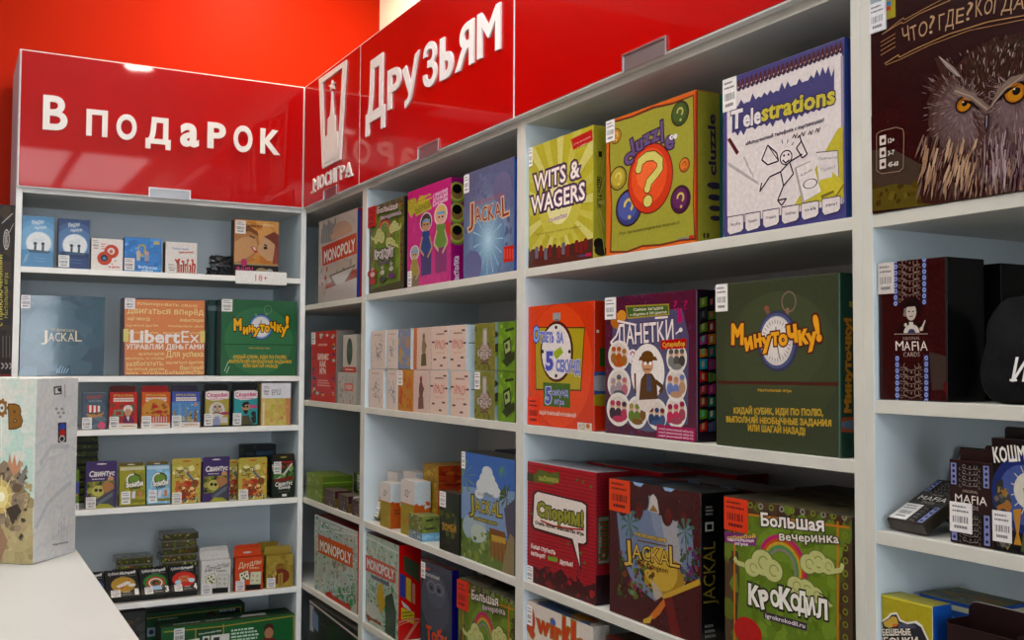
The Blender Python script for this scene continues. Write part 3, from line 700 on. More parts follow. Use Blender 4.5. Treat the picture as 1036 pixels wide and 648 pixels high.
def vign(x, y, r, cols, sd, ax=.72):
    a.ell(x, y, r+1.5, 'C9C0B8', ax); a.ell(x, y, r*.9, 'BDB0A6', ax)
    rr = random.Random(sd)
    for i in range(3):
        px = x+(i-1)*r*.38; py = y-r*.12+rr.uniform(-2, 2); c1, c2 = rr.choice(cols), rr.choice(cols)
        a.ell(px, py+r*.42, r*.4, c1, .55, 12); a.ell(px, py-r*.12, r*.2, 'B08A6E', .8, 10); a.ell(px, py-r*.25, r*.18, c2, .9, 10)
    a.ell(x, y+r*.62, r*.22, rr.choice(cols), 1.8, 10)
vign(626.5, 360, 14, ('8A5A2A', '9A4A1E', '6A5A2A'), 1); vign(626.5, 389, 15, ('8A7A80', 'A05A62', '4A4A52'), 2); vign(626, 414.5, 15.5, ('A03048', '8A2A4A', '3A2A34'), 3); vign(645, 417.5, 15, ('5A6A2A', '6A4A22', '8A7A3A'), 4, .66); vign(665, 419.5, 14.5, ('3A4A6A', '5A2A28', '2A3A5A'), 5, .66); vign(684.5, 416.5, 16, ('A82A48', '7A1E38', '8A3A4A'), 6, .62); vign(684.5, 389.5, 16, ('5A6A9A', '9A4A42', 'A0785A'), 7, .62); vign(685, 362.5, 14.5, ('4A4A44', '6A6A64', '3A3A3A'), 8, .66)
a.poly([(669, 344.5), (695, 342.5), (695, 352.5), (669, 354)], '9E1612'); a.text('Супернабор', 671, 351.5, 693.5, 350, 4.8, 'C2A23A', .02)
a.ell(640.5, 361, 7.5, 'C9C0C0', .72); a.ring(640.5, 359, 3.4, .4, '9A2A3A', .72, -70, 200); a.ell(640.5, 366, 1.2, '9A2A3A', 1, 8)
a.ell(655.5, 377, 29, 'CFC6BE', .60); a.ell(654, 400, 17, 'C4B6AC', .6)
a.poly([(647, 405), (649, 384), (653, 378), (660, 378), (665, 386), (666, 404)], '4E3418'); a.poly([(655, 380), (659, 380), (660, 396), (655, 396)], '3E4058'); a.ell(655.5, 369.5, 9, 'B08260', .66); a.ell(655.5, 361.5, 6.5, '5A3C1A', 1.0, 20); a.poly([(646.5, 365), (648, 361), (664, 361), (666, 365)], '5A3C1A')
a.ell(653.5, 368, 1.9, 'D8D0CC', .8, 8); a.ell(658.5, 368, 1.9, 'D8D0CC', .8, 8); a.line([(652, 374), (659, 374)], 1, '5A2A1A'); a.line([(664, 386), (671, 392), (668, 398)], 4.5, '4E3418'); a.line([(643, 378), (643.5, 398)], 3, '5A2A1A')
a.poly([(665, 429.5), (704, 434), (704, 447), (665, 443)], '8E1648')
for i in range(3): a.text('новый увлекательный набор игр', 667, 434.5+i*3.6, 702, 438.6+i*3.3, 2, 'C8A0AC', .02)
s_ = b.art('right'); R_ = random.Random(9)
for i in range(11):
    y = 302+i*12.6
    for j in range(2):
        x = 708+j*8.5; s_.poly([(x, y+R_.uniform(-2, 2)), (x+7.5, y-1+R_.uniform(-2, 2)), (x+7.5, y+8), (x, y+9.5)], R_.choice(('1E5A4A', '7A2A5A', '4A6A1E', '8A1E1A', '1A1A1E', '3A3A5A', '9A5A1E', '1E6A7A', '2A2A2A', '6A2A22')))
        s_.poly([(x+2, y+1), (x+4.5, y), (x+4.5, y+6), (x+2, y+7)], R_.choice(('A89A8A', '8A7A5A', '3A8A6A', 'A04A5A', '4A4A4A')))
b.sticker(612.8, 300.8, 623.3, 323); b.done('purple riddle game box with a man in a brown coat ringed by small round scenes', G3B)
# dark green stopwatch box
b = boxR('game_box', 724.3, 850.5, (850.5, 276), Z2, '333A28', '14342A', '2C3A2C', d=.09)
a = b.art()
a.ell(787, 365, 70, '373F2A', .9); a.ell(787, 345, 50, '3B432C', 1.0)
a.poly([(726, 385.5), (849, 387), (849, 391), (726, 388.6)], '43201C')
a.ring(798, 305.5, 11, .16, '6E5A50', .7); a.line([(797, 312), (796, 320)], 5, '7A5A48'); a.line([(775, 313), (778, 318)], 5, '6A4A3C'); a.ell(775.5, 312, 2.6, '7A4A38', 1, 10)
a.ell(786.5, 345.5, 31, '30344C', .68); a.ell(786, 345, 28.3, '474E70', .67); a.ell(785.5, 345, 25, 'BDB2AA', .66); a.ell(784.5, 344, 22.5, 'C9BFB6', .66)
for t in range(0, 360, 12):
    q = math.radians(t); a.line([(785.5+14.6*math.cos(q), 345-21.5*math.sin(q)), (785.5+12*math.cos(q), 345-17.5*math.sin(q))], .9, '6A6460')
a.line([(785.5, 345), (785, 331)], 1.2, '4A4440'); a.line([(785.5, 345), (789, 363)], 1.2, '4A4440')
oc = [(.12, '4A1A10'), (.06, '8A3A14')]
a.letters((('М', 740, 752.5, 348, 348, 19), ('и', 754.5, 762.5, 355, 352.5, 15), ('н', 763.5, 771, 351.5, 350, 15), ('у', 771, 781.5, 352.5, 350, 15), ('т', 780.5, 789, 349.5, 348.5, 15), ('о', 788.5, 797.5, 350, 348, 15), ('ч', 797.5, 807.5, 347, 345, 20), ('к', 808.5, 818, 349, 347, 17), ('у', 817, 827.5, 350, 347.5, 17), ('!', 826.5, 832, 345, 343, 24)), 'D0901E', .05, oc)
a.text('Настольная игра', 767, 396.2, 801, 397, 2.8, 'A8842A', .03)
a.text('КИДАЙ КУБИК, ИДИ ПО ПОЛЮ,', 742.5, 418.5, 833, 421, 5.6, 'A8882C', .05); a.text('ВЫПОЛНЯЙ НЕОБЫЧНЫЕ ЗАДАНИЯ', 735, 427, 841.5, 431.5, 5.4, 'A8882C', .05); a.text('ИЛИ ШАГАЙ НАЗАД!', 757, 436, 815, 440, 5.8, 'A8882C', .05)
a.line([(849.6, 277), (849.6, 464)], 1.6, '3E6A60')
s_ = b.art('right'); s_.text('Минуточку!', 861, 418, 861, 322, 9, '9A6A1E', .06, [(.1, '4A1E10')]); s_.ell(860, 430, 8, '7A3A1E', 2); s_.ell(860, 430, 4.5, '4A5A6A', 2); s_.rect(859, 305, 863, 311, '7A6A2A')
b.sticker(722.6, 287.5, 736.3, 315); b.done('square dark green stopwatch game box with yellow writing, beside the cabinet post', G3B)

# third shelf
b0 = boxR('game_box', 532, 603, (533, 466.8), Z3, '9A1A28', '6E1220', '8A8A90', d=.075)
b = b0; a = b.art()
for i in range(38): y = 470+i*3.6; a.poly([(532, y), (604, y+13+i*.25), (604, y+14.1+i*.25), (532, y+1.1)], '74101C')
for i in range(24): x = 534+i*2.95; a.poly([(x, 466), (x+.5, 466), (x+.5, 614), (x, 612)], '84121E')
a.poly([(531, 576), (538, 572), (546, 577), (553, 573), (560, 581), (568, 576), (575, 586), (583, 582), (591, 594), (604, 590), (604, 615), (531, 591)], '3A140E')
a.blobs(540, 572, 603, 606, 26, ('8A1420', '6A0E18'), 4, 3)
a.poly([(539.5, 482), (546, 475), (556, 479), (566, 478), (567, 487), (558, 491), (546, 488), (541, 489)], '4E5A22'); a.text('забияки', 545, 486, 565, 489, 5, '8A8A3A', .05); a.poly([(532.5, 478), (540, 480), (540, 488), (533, 486)], '3A3A1A')
a.poly([(543.5, 496), (590, 507.5), (595, 511), (595, 550), (592, 552.5), (587, 551.5), (588.5, 581), (578, 547.5), (540, 536), (537.5, 531), (539, 500)], '3A1418')
a.poly([(544, 498), (589, 509), (593, 512), (593, 548.5), (590.5, 550.5), (585, 549.5), (587, 574), (579.5, 545.5), (541, 534), (539.5, 530), (541, 501)], 'CBBFB4')
a.text('Спорим!', 543.5, 521.5, 590.5, 533.5, 13.5, '7E7E2A', .05, [(.11, '2E2414')]); a.line([(547, 527), (560, 532.5), (575, 535), (591, 536.5)], 1.8, '9A1820'); a.text('Очень любит знакомство игра', 541.5, 530.5, 591, 542.5, 3.4, '3A2A20', .05)
a.text('Какая глупость', 537.5, 554.5, 562, 561.5, 4.4, 'CBB4AC', .05); a.text('натворят', 537.5, 561.5, 552, 565.5, 4.2, 'CBB4AC', .05); a.text('ваши', 554.5, 566.5, 564.5, 569, 4.4, '6A8A2A', .08); a.text('друзья?', 566.5, 570, 580, 574, 4.4, 'CBB4AC', .05)
for x, y in ((584, 486), (590, 488), (598, 493), (588, 560), (592, 570), (575, 550), (538, 520), (551, 470)): a.ell(x, y, 1.6, '4A6A22', .8, 6)
a.text('hobby', 584, 608, 591, 609.5, 2, '5A6AB0'); a.line([(592, 610), (599, 612)], 1.6, 'A83040')
s_ = b.art('right'); s_.rect(604.5, 522.5, 616, 571.5, '1E2A1E'); s_.rect(605.5, 524, 616, 569.5, '5E7A6A'); s_.text('Спорим!', 614.5, 567, 614.5, 527, 9, '3A4A22', .06, [(.1, '1A2014')]); s_.poly([(603, 583), (617, 580), (617, 612), (603, 616)], '2A1A1E')
for i in range(30): y = 480+i*3.5; s_.poly([(603, y), (617, y-1), (617, y-.2), (603, y+1)], '861828')
b.sticker(531.2, 571, 539.3, 592); o = b.done('crimson game box with a white speech bubble, in front of its twin', G3C)
dup(o, o.location+Vector((.105, -.06, 0)), label='crimson game box half hidden behind the one with the speech bubble', group=G3C)
dup(o, o.location+Vector((.20, -.15, -.0)), label='crimson game box at the back of the third shelf, farthest behind the speech bubble box', group=G3C)
# adventure cave box
b = boxR('game_box', 616.6, 709, (617, 484), Z3, '3E120C', '15110E', '3A3A38', d=.085, wrap=True)
a = b.art()
a.poly([(624, 520), (640, 492), (660, 489), (690, 500), (699, 520), (702, 565), (690, 600), (664, 610), (640, 590), (628, 560)], '5E6A80')
a.poly([(655, 492), (690, 503), (697, 560), (672, 570), (660, 530)], '6E7688'); a.poly([(664, 494), (682, 500), (690, 575), (676, 570)], '8A8688')
a.poly([(616, 484), (709, 499), (709, 512), (690, 508), (660, 502), (630, 500), (617, 500)], '3A140E')
for x, y, r, q in ((622, 503, 13, .6), (630, 508, 15, .42), (638, 506, 12, .4), (645, 512, 15, .4), (652, 506, 11, .4), (668, 510, 12, .4), (675, 517, 16, .42), (683, 515, 13, .4), (691, 521, 15, .42), (700, 518, 16, .5), (707, 524, 18, .4)): a.ell(x, y, r, '3A140E', q, 18)
for x, y, r in ((631, 512, 9), (646, 517, 9), (676, 523, 9), (692, 526, 8)): a.ell(x, y, r, '4E2014', .35, 14)
a.poly([(656, 517), (658, 503), (661, 500), (665, 506), (667, 520)], 'A8A098'); a.poly([(657, 517), (661, 511), (666, 519)], '7A5A32')
a.poly([(640, 487.5), (652, 489.5), (648, 493), (642, 491)], '7A96B8'); a.poly([(670, 492), (684, 494.5), (679, 498), (673, 497)], '7A96B8')
for x, y in ((637, 530), (693, 538)):
    for t in range(0, 360, 45): q = math.radians(t+10); a.poly([(x, y), (x+9*math.cos(q)+1, y-14*math.sin(q)), (x+9*math.cos(q+.3), y-14*math.sin(q+.3))], '3E5A4E')
    a.line([(x, y), (x+3, y+34)], 1.6, '4A4A34')
a.poly([(644, 566), (656, 560), (666, 558), (690, 572), (694, 590), (672, 612), (652, 590)], '8A6A22'); a.ell(668, 576, 22, 'A8882E', .8)
a.blobs(626, 556, 662, 606, 110, ('34401E', '4E5C26', '5A341C', '6A2A40', '2A341C', '44502A'), 3.4, 5); a.blobs(688, 555, 709, 588, 60, ('4A2A54', '34405E', '6A2A44', '2E3A2E', '3E4A34'), 3.2, 6)
GD = 'B0903A'
a.text('THE BOARDGAME', 642, 542, 674, 549.5, 3.4, GD, .03, [(.1, '3A2A16')])
a.letters((('J', 632, 639, 566, 566.5, 19), ('A', 640, 649.5, 565, 566.8, 14), ('C', 650.5, 658.5, 566.8, 568.3, 14), ('K', 659.5, 668.5, 568.8, 570.5, 14), ('A', 668, 677.5, 570.6, 572.4, 14), ('L', 678, 688, 573, 575, 20)), GD, .0, [(.05, '3A2414')])
a.line([(645, 547), (675, 553)], 1.2, '5A3A1A'); a.line([(632, 570), (640, 571)], 2, GD); a.text('The Dungeon', 643.5, 572, 676, 580.5, 5, '4A2E14', .02)
a.poly([(660, 587), (670, 600), (673, 612), (662, 606)], '9A8A7A'); a.poly([(651, 628), (664, 608), (676, 600), (708, 588), (709, 648), (690, 648), (670, 640)], '3E120C')
a.poly([(669, 603), (708, 586), (709, 592), (672, 607)], 'A8842A'); a.poly([(656, 625), (672, 606), (676, 609), (668, 622), (662, 627)], 'A85A22'); a.poly([(651, 627), (661, 623), (658, 631), (651, 631)], 'A8882E'); a.ell(640, 600, 3, '5A6A4A', .8, 8); a.poly([(672, 606), (680, 604), (690, 648), (680, 646)], '5A1E0E')
s_ = b.art('right'); s_.text('JACKAL', 723.5, 612, 723.5, 548, 15, '5E5426', .0, [(.04, '2A2414')]); s_.rect(713.5, 529, 722, 537.5, '8A8880'); s_.rect(715, 531, 720.5, 536, '1A1614')
s_.words(714, 512, 722, 522, 3, '6A6864', 3); s_.words(713, 632, 724, 646, 3, '5A5854', 4)
t_ = b.art('top'); t_.blobs(617, 470, 730, 498, 40, ('2E302E', '4A4A46', '26221E'), 4, 6); t_.ell(655, 486, 3, '4A6A9A', 2.5); t_.ell(685, 490, 3, '4A6A9A', 2.5); t_.rect(665, 481, 672, 484, '8A8880')
b.sticker(616.2, 483.8, 637.5, 520.5, 'C23C14', '54180A', label='bright orange price sticker'); o = b.done('dark brown adventure box with a jungle cave and gold lettering, orange sticker at its corner', G3C)
dup(o, o.location+Vector((.095, -.03, .0)), label='dark adventure box standing directly behind the jungle cave one', group=G3C)
# green party box with rainbow
def rainbow_art(a, T):
    """T maps 0..100 face coordinates to the art's own coordinates"""
    kx = abs(T(51, 50)[0]-T(50, 50)[0])/abs(T(50, 51)[1]-T(50, 50)[1])
    P = lambda x, y: T(x, y); r1 = abs(P(50, 50)[1]-P(50, 51)[1])
    a.blobs(*P(1, 1), *P(99, 99), 170, ('3E2A1E', '4A4A1E', '5A6A22', '3A2E26', '4E561E'), 7*r1, 3)
    a.poly([P(*p) for p in ((9, 10), (92, 9), (90, 60), (91, 100), (8, 100), (12, 50))], '566A20'); a.ell(*P(50, 55), 42*r1, '607824', .9*kx); a.ell(*P(48, 66), 30*r1, '546C20', 1.1*kx); a.blobs(*P(12, 14), *P(88, 96), 90, ('5C701E', '667C28', '50621C'), 6*r1, 8)
    a.line([P(8, 8), P(8, 100)], 1.4*r1, 'A8661E'); a.line([P(89, 6), P(89, 100)], 1.6*r1, 'A8661E'); a.line([P(12, 9), P(98, 9)], 1.2*r1, 'A8661E')
    for i in range(12): a.ring(*P(4+i*8.2, 3), 2*r1, .4, ('6E7A2A', '8A867E')[i % 2], kx, n=10)
    for i in range(10): a.ring(*P(95, 14+i*8), 2.2*r1, .4, '6E7822', kx, n=10)
    for r, cc in ((21, 'A01E5A'), (18.6, 'A8401E'), (16.4, 'A88A2A'), (14.2, '4A7A4A'), (12, '7A6A6A')): a.ring(*P(45, 40), r*r1, .12, cc, .95*kx, -12, 168, 22)
    for x, y, k in ((30, 38, 8), (22, 42, 5.5), (38, 42, 7), (73, 33, 7), (81, 35, 5), (66, 35, 6), (64, 52, 7), (72, 54, 5), (56, 50, 6)):
        a.ell(*P(x, y), k*r1*1.1, '55602A', 1.1*kx, 18)
    for x, y, k in ((30, 38, 8), (22, 42, 5.5), (38, 42, 7), (73, 33, 7), (81, 35, 5), (66, 35, 6), (64, 52, 7), (72, 54, 5), (56, 50, 6)):
        a.ell(*P(x, y), k*r1, 'A8A86A', 1.1*kx, 18); a.ring(*P(x+1, y), k*.55*r1, .22, '7A7E42', kx, 0, 300, 14)
    for pts in (((16, 41), (10, 40), (8, 37)), ((84, 38), (92, 36), (93, 32)), ((76, 55), (83, 58), (84, 60))): a.line([P(*p) for p in pts], 3*r1, 'A8A86A')
b = boxR('game_box', 733.2, 862.4, (733, 502), Z3, '463628', '2E261E', '4A4438', d=.08)
a = b.art()
rainbow_art(a, lambda x, y: (733+x*1.29, 503+y*1.62+x*.17))
a.poly([(733, 538), (766, 543), (765, 553), (734, 549)], '6A2A5E'); a.text('супербой', 736, 546, 765, 544.5, 3.6, 'B89A3A', .03); a.text('настольная', 737, 547.5, 763, 549, 3, 'C8B8C0', .03); a.text('игры', 744, 551.6, 757, 552.5, 3, 'C8B8C0', .03)
dk = [(.09, '2A2420')]
a.text('Большая', 770.5, 532, 834.5, 538, 12, 'CFC6BC', .03, dk); a.text('вечеринка', 789, 547, 849.5, 550, 8.2, 'C6BEAE', .02, dk)
a.letters((('К', 757.5, 769, 610.5, 614, 19), ('Р', 770.5, 780, 616, 615, 17), ('О', 780.5, 790, 613, 614, 15), ('К', 789, 802, 615, 618, 20), ('О', 801, 811, 617, 618, 15), ('Д', 808, 817, 618, 620, 18), ('И', 817.5, 826, 622, 622, 15), ('Л', 826.5, 838, 624, 627, 17)), 'D2CCC0', .05, [(.13, '26241C')])
a.poly([(773, 619), (817, 631), (817, 639), (773, 626)], '3A2E38'); a.text('igrokrokodil.ru', 775, 625, 815, 636, 4, 'C2BAB8', .02); a.ell(757, 640, 15, '9A1E14', .95)
a.line([(829, 600), (838, 606), (842, 612)], 1.2, '2E3414')
t_ = b.art('top'); t_.blobs(733, 490, 862, 519, 60, ('3E3A2E', '565036', '2E2A24'), 5, 4)
b.sticker(728.3, 501.8, 757, 540.5, 'C23612', '54180A', label='bright orange price sticker'); o = b.done('green party game box with a rainbow and pale clouds, beside the cabinet post', G3C)
dup(o, o.location+Vector((.085, .012, 0)), label='green party game box standing behind the rainbow one, second from the front', group=G3C)
dup(o, o.location+Vector((.17, .03, 0)), label='green party game box at the back wall behind the rainbow one', group=G3C)

# fourth shelf: white tile-game box and a dark box
b = boxR('game_box', 530, 599.8, (531, 607), Z4, 'C4B8AC', 'B8B0A8', 'A89C90', dpx=617)
a = b.art()
QC = [('Q', 532, 541, 637, 641, 22), ('w', 543, 556, 638, 644, 16), ('i', 557, 561, 644, 646, 18), ('r', 562, 568, 647, 650, 16), ('k', 569, 577.5, 651, 655, 25), ('l', 578, 582, 655, 657, 25), ('e', 583, 592, 657, 661, 16)]
a.letters(QC, 'B03A12', .05, [(.1, '8A6A1E')])
a.ell(559.5, 630, 3.4, '3A5A9A', .8, 10)
t_ = b.art('top'); t_.blobs(545, 606, 612, 634, 45, ('8A2E16', '5A4A3A', '3A4A6A', '9A6A22', '3A3A3A'), 3.4, 4, (.8, 2))
b.sticker(530.5, 611, 538.5, 634); b.done('white tile game box with swirly orange lettering, bottom shelf in view', 'game boxes on the fourth shelf of the middle cabinet')
b = boxR('game_box', 612.5, 700, (613, 644), Z4, '3A1E1A', '2A1816', '34302E', d=.08)
a = b.art(); a.rect(612, 640, 702, 648, '8A7A70'); a.blobs(613, 646, 700, 690, 30, ('5A2A1E', '7A4A2A', '2A1816'), 6, 2)
t_ = b.art('top'); t_.blobs(612, 632, 690, 648, 30, ('5A1E18', '26221E', '3E3430'), 4, 4)
b.done('dark box right of the white tile game box, only its top edge in view', 'game boxes on the fourth shelf of the middle cabinet')
# ================================================================ nearest cabinet
G4A = 'game boxes in the nearest cabinet'; G4B = 'small card packs in the nearest cabinet'
Y1, Y2, Y3, Y4 = .193, -.043, -.207, -.50
# owl box
X = XR-.001; yl = min(on_x(879.5, 110, X).y, .9382); W_ = .27
b = Box('game_box', W_, .075, .27, Vector((X, yl-W_/2, EYE+Y1)), RZ, '2C190D', '2A1408', '2A1408', wrap=True)
a = b.art()
a.poly([(878, 120), (915, 100), (925, 160), (935, 200), (878, 216)], '311B0E'); a.poly([(880, 152), (905, 152), (935, 168), (960, 200), (880, 214)], '3E342C'); a.poly([(882, 192), (905, 186), (950, 190), (955, 206), (882, 214)], '4E4420'); a.blobs(884, 186, 950, 206, 24, ('5A4E22', '3E3016', '4A3C1C'), 5, 3)
a.poly([(876, -2), (906, -2), (906, 17), (897, 20), (876, 28)], '8A7E2A'); a.rect(897, 2, 901.5, 5, '3A6A9A'); a.rect(897, 7, 901, 10, 'A03A2A')
OL = '8A6A44'
a.line([(893, 34.5), (912, 22.5), (913.5, 24), (930, 14), (962, 0)], .9, OL); a.line([(892.5, 35), (914, 18), (915, 20), (935, 9), (952, 0)], .8, OL)
a.line([(895, 64.5), (909, 55.5), (910, 58), (925, 50), (960, 34.5), (1000, 22), (1040, 15)], 1.1, OL); a.line([(896, 66), (911, 60), (940, 46), (980, 31), (1040, 19)], .7, OL)
for y0 in (38, 42, 46.5, 51): a.line([(891, y0+5), (906, y0-4)], .7, OL)
a.letters((('Ч', 914, 920.5, 44, 41, 15), ('Т', 922, 928.5, 42, 39, 15), ('О', 929, 938, 38, 36, 15), ('?', 940, 945.5, 34.5, 33, 18), ('Г', 950, 956, 31, 29, 15), ('Д', 956.5, 965, 28, 26, 16), ('Е', 967, 975, 24.5, 22.5, 15), ('?', 977, 983, 21, 20, 18), ('К', 987, 994, 17.5, 15.5, 17), ('О', 995, 1003, 15, 14, 15), ('Г', 1005, 1011, 14, 13, 15), ('Д', 1013, 1024, 12, 10.5, 16), ('А', 1025, 1036, 10, 9, 15), ('?', 1038, 1046, 7, 6, 17)), '94785A', -.012)
# owl: body, ear tufts, face discs, feathers
a.poly([(952, 76), (945, 58), (955, 59), (965, 70), (980, 53), (1005, 39), (1036, 32), (1060, 60), (1062, 190), (1036, 194), (990, 200), (965, 203), (946, 207), (934, 206), (929, 192), (937, 150), (942, 122), (938, 104), (944, 86)], '3A2622')
R_ = random.Random(12)
def feather(x, y, l, ang, wd, col):
    q = math.radians(ang); dx, dy = math.cos(q), math.sin(q)
    a.k += .25; a.emit([a.c(p) for p in ((x-dy*wd*.6, y+dx*wd*.6), (x+dx*l*.6-dy*wd, y+dy*l*.6+dx*wd), (x+dx*l, y+dy*l), (x+dx*l*.6+dy*wd, y+dy*l*.6-dx*wd), (x+dy*wd*.6, y-dx*wd*.6))], C(col), bump=False)
def hexmix(c, d, t): return ''.join('%02X' % int(int(c[i:i+2], 16)*(1-t)+int(d[i:i+2], 16)*t) for i in (0, 2, 4))
for cx, cy, kx, rs in ((976, 116, .86, (46, 40, 33, 25, 16)), (1030, 104, .9, (56, 48, 40, 30, 20))):
    for r, c in zip(rs, ('46322E', '523E3A', '5C4846', '645050', '6A5656')): a.ell(cx, cy, r, c, kx, 26)
a.poly([(956, 62), (972, 74), (985, 50), (1010, 38), (1040, 31), (1060, 60), (1036, 78), (1018, 96), (1003, 108), (985, 94), (968, 84)], '34241F')
for _ in range(430):                                             # crown: short streaks fanning up from the beak
    x, y = R_.uniform(954, 1045), R_.uniform(34, 106)
    if y < 108-abs(x-1003)*.78 and y > 58-(x-960)*.5: feather(x, y, R_.uniform(3, 8), 90+(1003-x)*-.6+R_.uniform(-18, 18), R_.uniform(.3, .8), R_.choice(('22161A', '5A4642', '7E6A62', '3E2C28', '1C1210', '96847A', '4A3834')))
for _ in range(900):                                             # face discs: fine strokes radiating from the eyes
    e = R_.random() < .55; cx, cy = (976, 106) if e else (1028, 94); t = R_.uniform(0, 6.283); r = R_.uniform(8, 48 if e else 56)
    x, y = cx+r*.85*math.cos(t), cy+r*1.1*math.sin(t)
    if (e and 938 < x < 1003 and 80 < y < 162 and y > 84+(1003-x)*-.1 and not (y < 96 and x > 985)) or (not e and x > 1001 and y > 82):
        f = min(1, r/46); c = hexmix(R_.choice(('7A6664', '6A5654', '8A7672', '5A4644')), R_.choice(('3A2826', '5A4644', '8A7470')), f); feather(x, y, R_.uniform(4, 9), math.degrees(math.atan2((y-cy), x-cx)), R_.uniform(.25, .6), c)
for _ in range(420):                                             # breast: long soft plumes
    x, y = R_.uniform(934, 1046), R_.uniform(136, 188)
    if y > 150+(x-960)*-.0 or x < 952: feather(x, y, R_.uniform(10, 26), R_.uniform(92, 112)-(x-930)*.12, R_.uniform(.4, 1.3), R_.choice(('2E1C18', '4A3632', '5E4A46', '7A5E52', '24140F', '8A6E5A', '6A5450', '3A2622')))
for _ in range(90): feather(R_.uniform(996, 1046), R_.uniform(128, 172), R_.uniform(14, 34), R_.uniform(84, 104), R_.uniform(.4, 1.2), R_.choice(('705A5A', '8A7474', '56424A', '9A8684', '463436')))
for _ in range(34): feather(R_.uniform(938, 990), R_.uniform(140, 180), R_.uniform(12, 26), R_.uniform(92, 110), R_.uniform(.6, 1.5), R_.choice(('9A7A60', 'A88A70', '8A6A52')))
a.poly([(950, 56.5), (957, 61), (966, 68), (974, 78), (968, 77), (958, 68)], '7A6A64'); a.line([(952, 58), (972, 78)], .9, 'A09088')
a.ell(976, 106, 8.4, '1A0E0A', 1.05); a.ell(976.2, 106.3, 6.9, '8E5414', 1.05); a.ell(976.2, 107.2, 5, 'A0681E', 1.05); a.ell(977, 105, 2.8, '140A08', 1.05, 16); a.ell(975.6, 103.6, .8, 'B8AEA8', 1, 8)
a.ell(1028, 93.5, 11.6, '1A0E0A', 1.08); a.ell(1028, 94, 9.6, '8E5412', 1.08); a.ell(1028, 95.4, 7, 'A46C1E', 1.08); a.ell(1029.5, 92.5, 4, '140A08', 1.08, 16); a.ell(1027.4, 90.4, 1, 'B8AEA8', 1, 8)
a.poly([(965, 95), (974, 98), (986, 103), (998, 113), (1003, 110), (994, 101), (981, 93), (970, 88)], '6E5C52'); a.line([(967, 92), (984, 98), (1000, 111)], 1, '948272'); a.poly([(1002, 111), (1013, 98), (1024, 86), (1040, 80), (1040, 74), (1024, 78), (1010, 91)], '6E5C52'); a.line([(1003, 109), (1016, 92), (1036, 77)], 1, '948272')
a.poly([(966, 99), (985, 103), (996, 116), (988, 109), (976, 102)], '1E120E'); a.poly([(1008, 104), (1020, 90), (1040, 83), (1030, 87), (1016, 97)], '1E120E')
a.poly([(998, 116), (1002, 115), (1001.5, 128), (998.6, 135), (996.5, 126)], '2E262A'); a.poly([(998.8, 117), (1000.3, 117), (999.8, 127), (998.6, 131)], '7A7880')
pl_ = [(888, 136), (892, 133), (908, 129), (914.5, 131), (915.5, 136), (915, 170), (911, 173.5), (893, 176), (888, 173)]
a.line(pl_, .7, '8A7460', True)
for i, (y, tx) in enumerate(((142.5, '12+'), (155, '3-7'), (166.5, '45-60'))): a.rect(891, y-4.5, 897.5, y+3.8, 'C0B4AA'); a.ell(894.5, y, 2.2, '3A2218', .8, 8); a.text(tx, 899.5, y+2.6, 906+(4 if i == 2 else 0), y+1.2, 4.4, 'C0B4AA', .03)
b.sticker(877.7, -6, 897, 29.5, 'C8C6C8'); b.done('big dark brown game box with an owl staring out', G4A)

# second shelf: red brown card box, its twin, the bag
b = boxR('game_box', 888.5, 957.5, (957.5, 259.8), Y2, '30100C', '0E0E10', '26221E', d=.07, wrap=True)
a = b.art()
a.poly([(940, 356), (957, 361), (957, 395), (943, 395)], '38302C'); a.blobs(952, 385, 958, 400, 5, ('4A1410',), 4, 2)
def damask(x0, y0, x1, y1, sd):
    a.rect(x0, y0, x1, y1, '2C1814'); R = random.Random(sd); w = x1-x0; h = y1-y0; c = '6E6056'
    for i in range(int(h/7)):
        y = y0+4+i*7
        for k in (-1, 1):
            cx = (x0+x1)/2+k*w*.22; a.ring(cx, y, 3, .3, c, .9, 0 if k < 0 else 120, 300 if k < 0 else 420, 9); a.ring((x0+x1)/2+k*w*.4, y+3, 2.2, .32, c, .8, 90, 330, 7)
        a.ell((x0+x1)/2, y, 1.5, c, .6, 6); a.line([((x0+x1)/2-w*.4, y+2), ((x0+x1)/2, y+5), ((x0+x1)/2+w*.4, y+2)], .7, c)
def chain(x0, x1, y0, y1):
    a.rect(x0, y0, x1, y1, '2E3452'); n = int((y1-y0)/6.2)
    for i in range(n+1): y = y0+3+i*6.2; a.ell((x0+x1)/2, y, 2.6, '7A8ABE', .8, 6); a.ell((x0+x1)/2, y, 1, '2A2C44', .8, 6)
damask(908, 262, 933, 309, 1); chain(904, 908.5, 261, 309); chain(933, 937.5, 259.5, 308); a.ell(922, 312, 12, '30100C', .98); a.ell(922, 312, 11, '1E100E', .95)
a.poly([(915, 309), (917, 304), (927, 303), (929, 308)], '14100E'); a.ell(922, 316, 8.5, 'A89C90', .62); a.poly([(915.5, 311), (929, 310), (926, 306), (918, 306)], '14100E'); a.line([(919, 315), (921, 315.5)], 1, '2A1E1A'); a.line([(923, 315.5), (925, 315)], 1, '2A1E1A'); a.line([(920, 320.5), (924, 320)], .9, '4A2A24'); a.poly([(915, 312), (917, 312), (917, 321), (914, 320)], '6A6058')
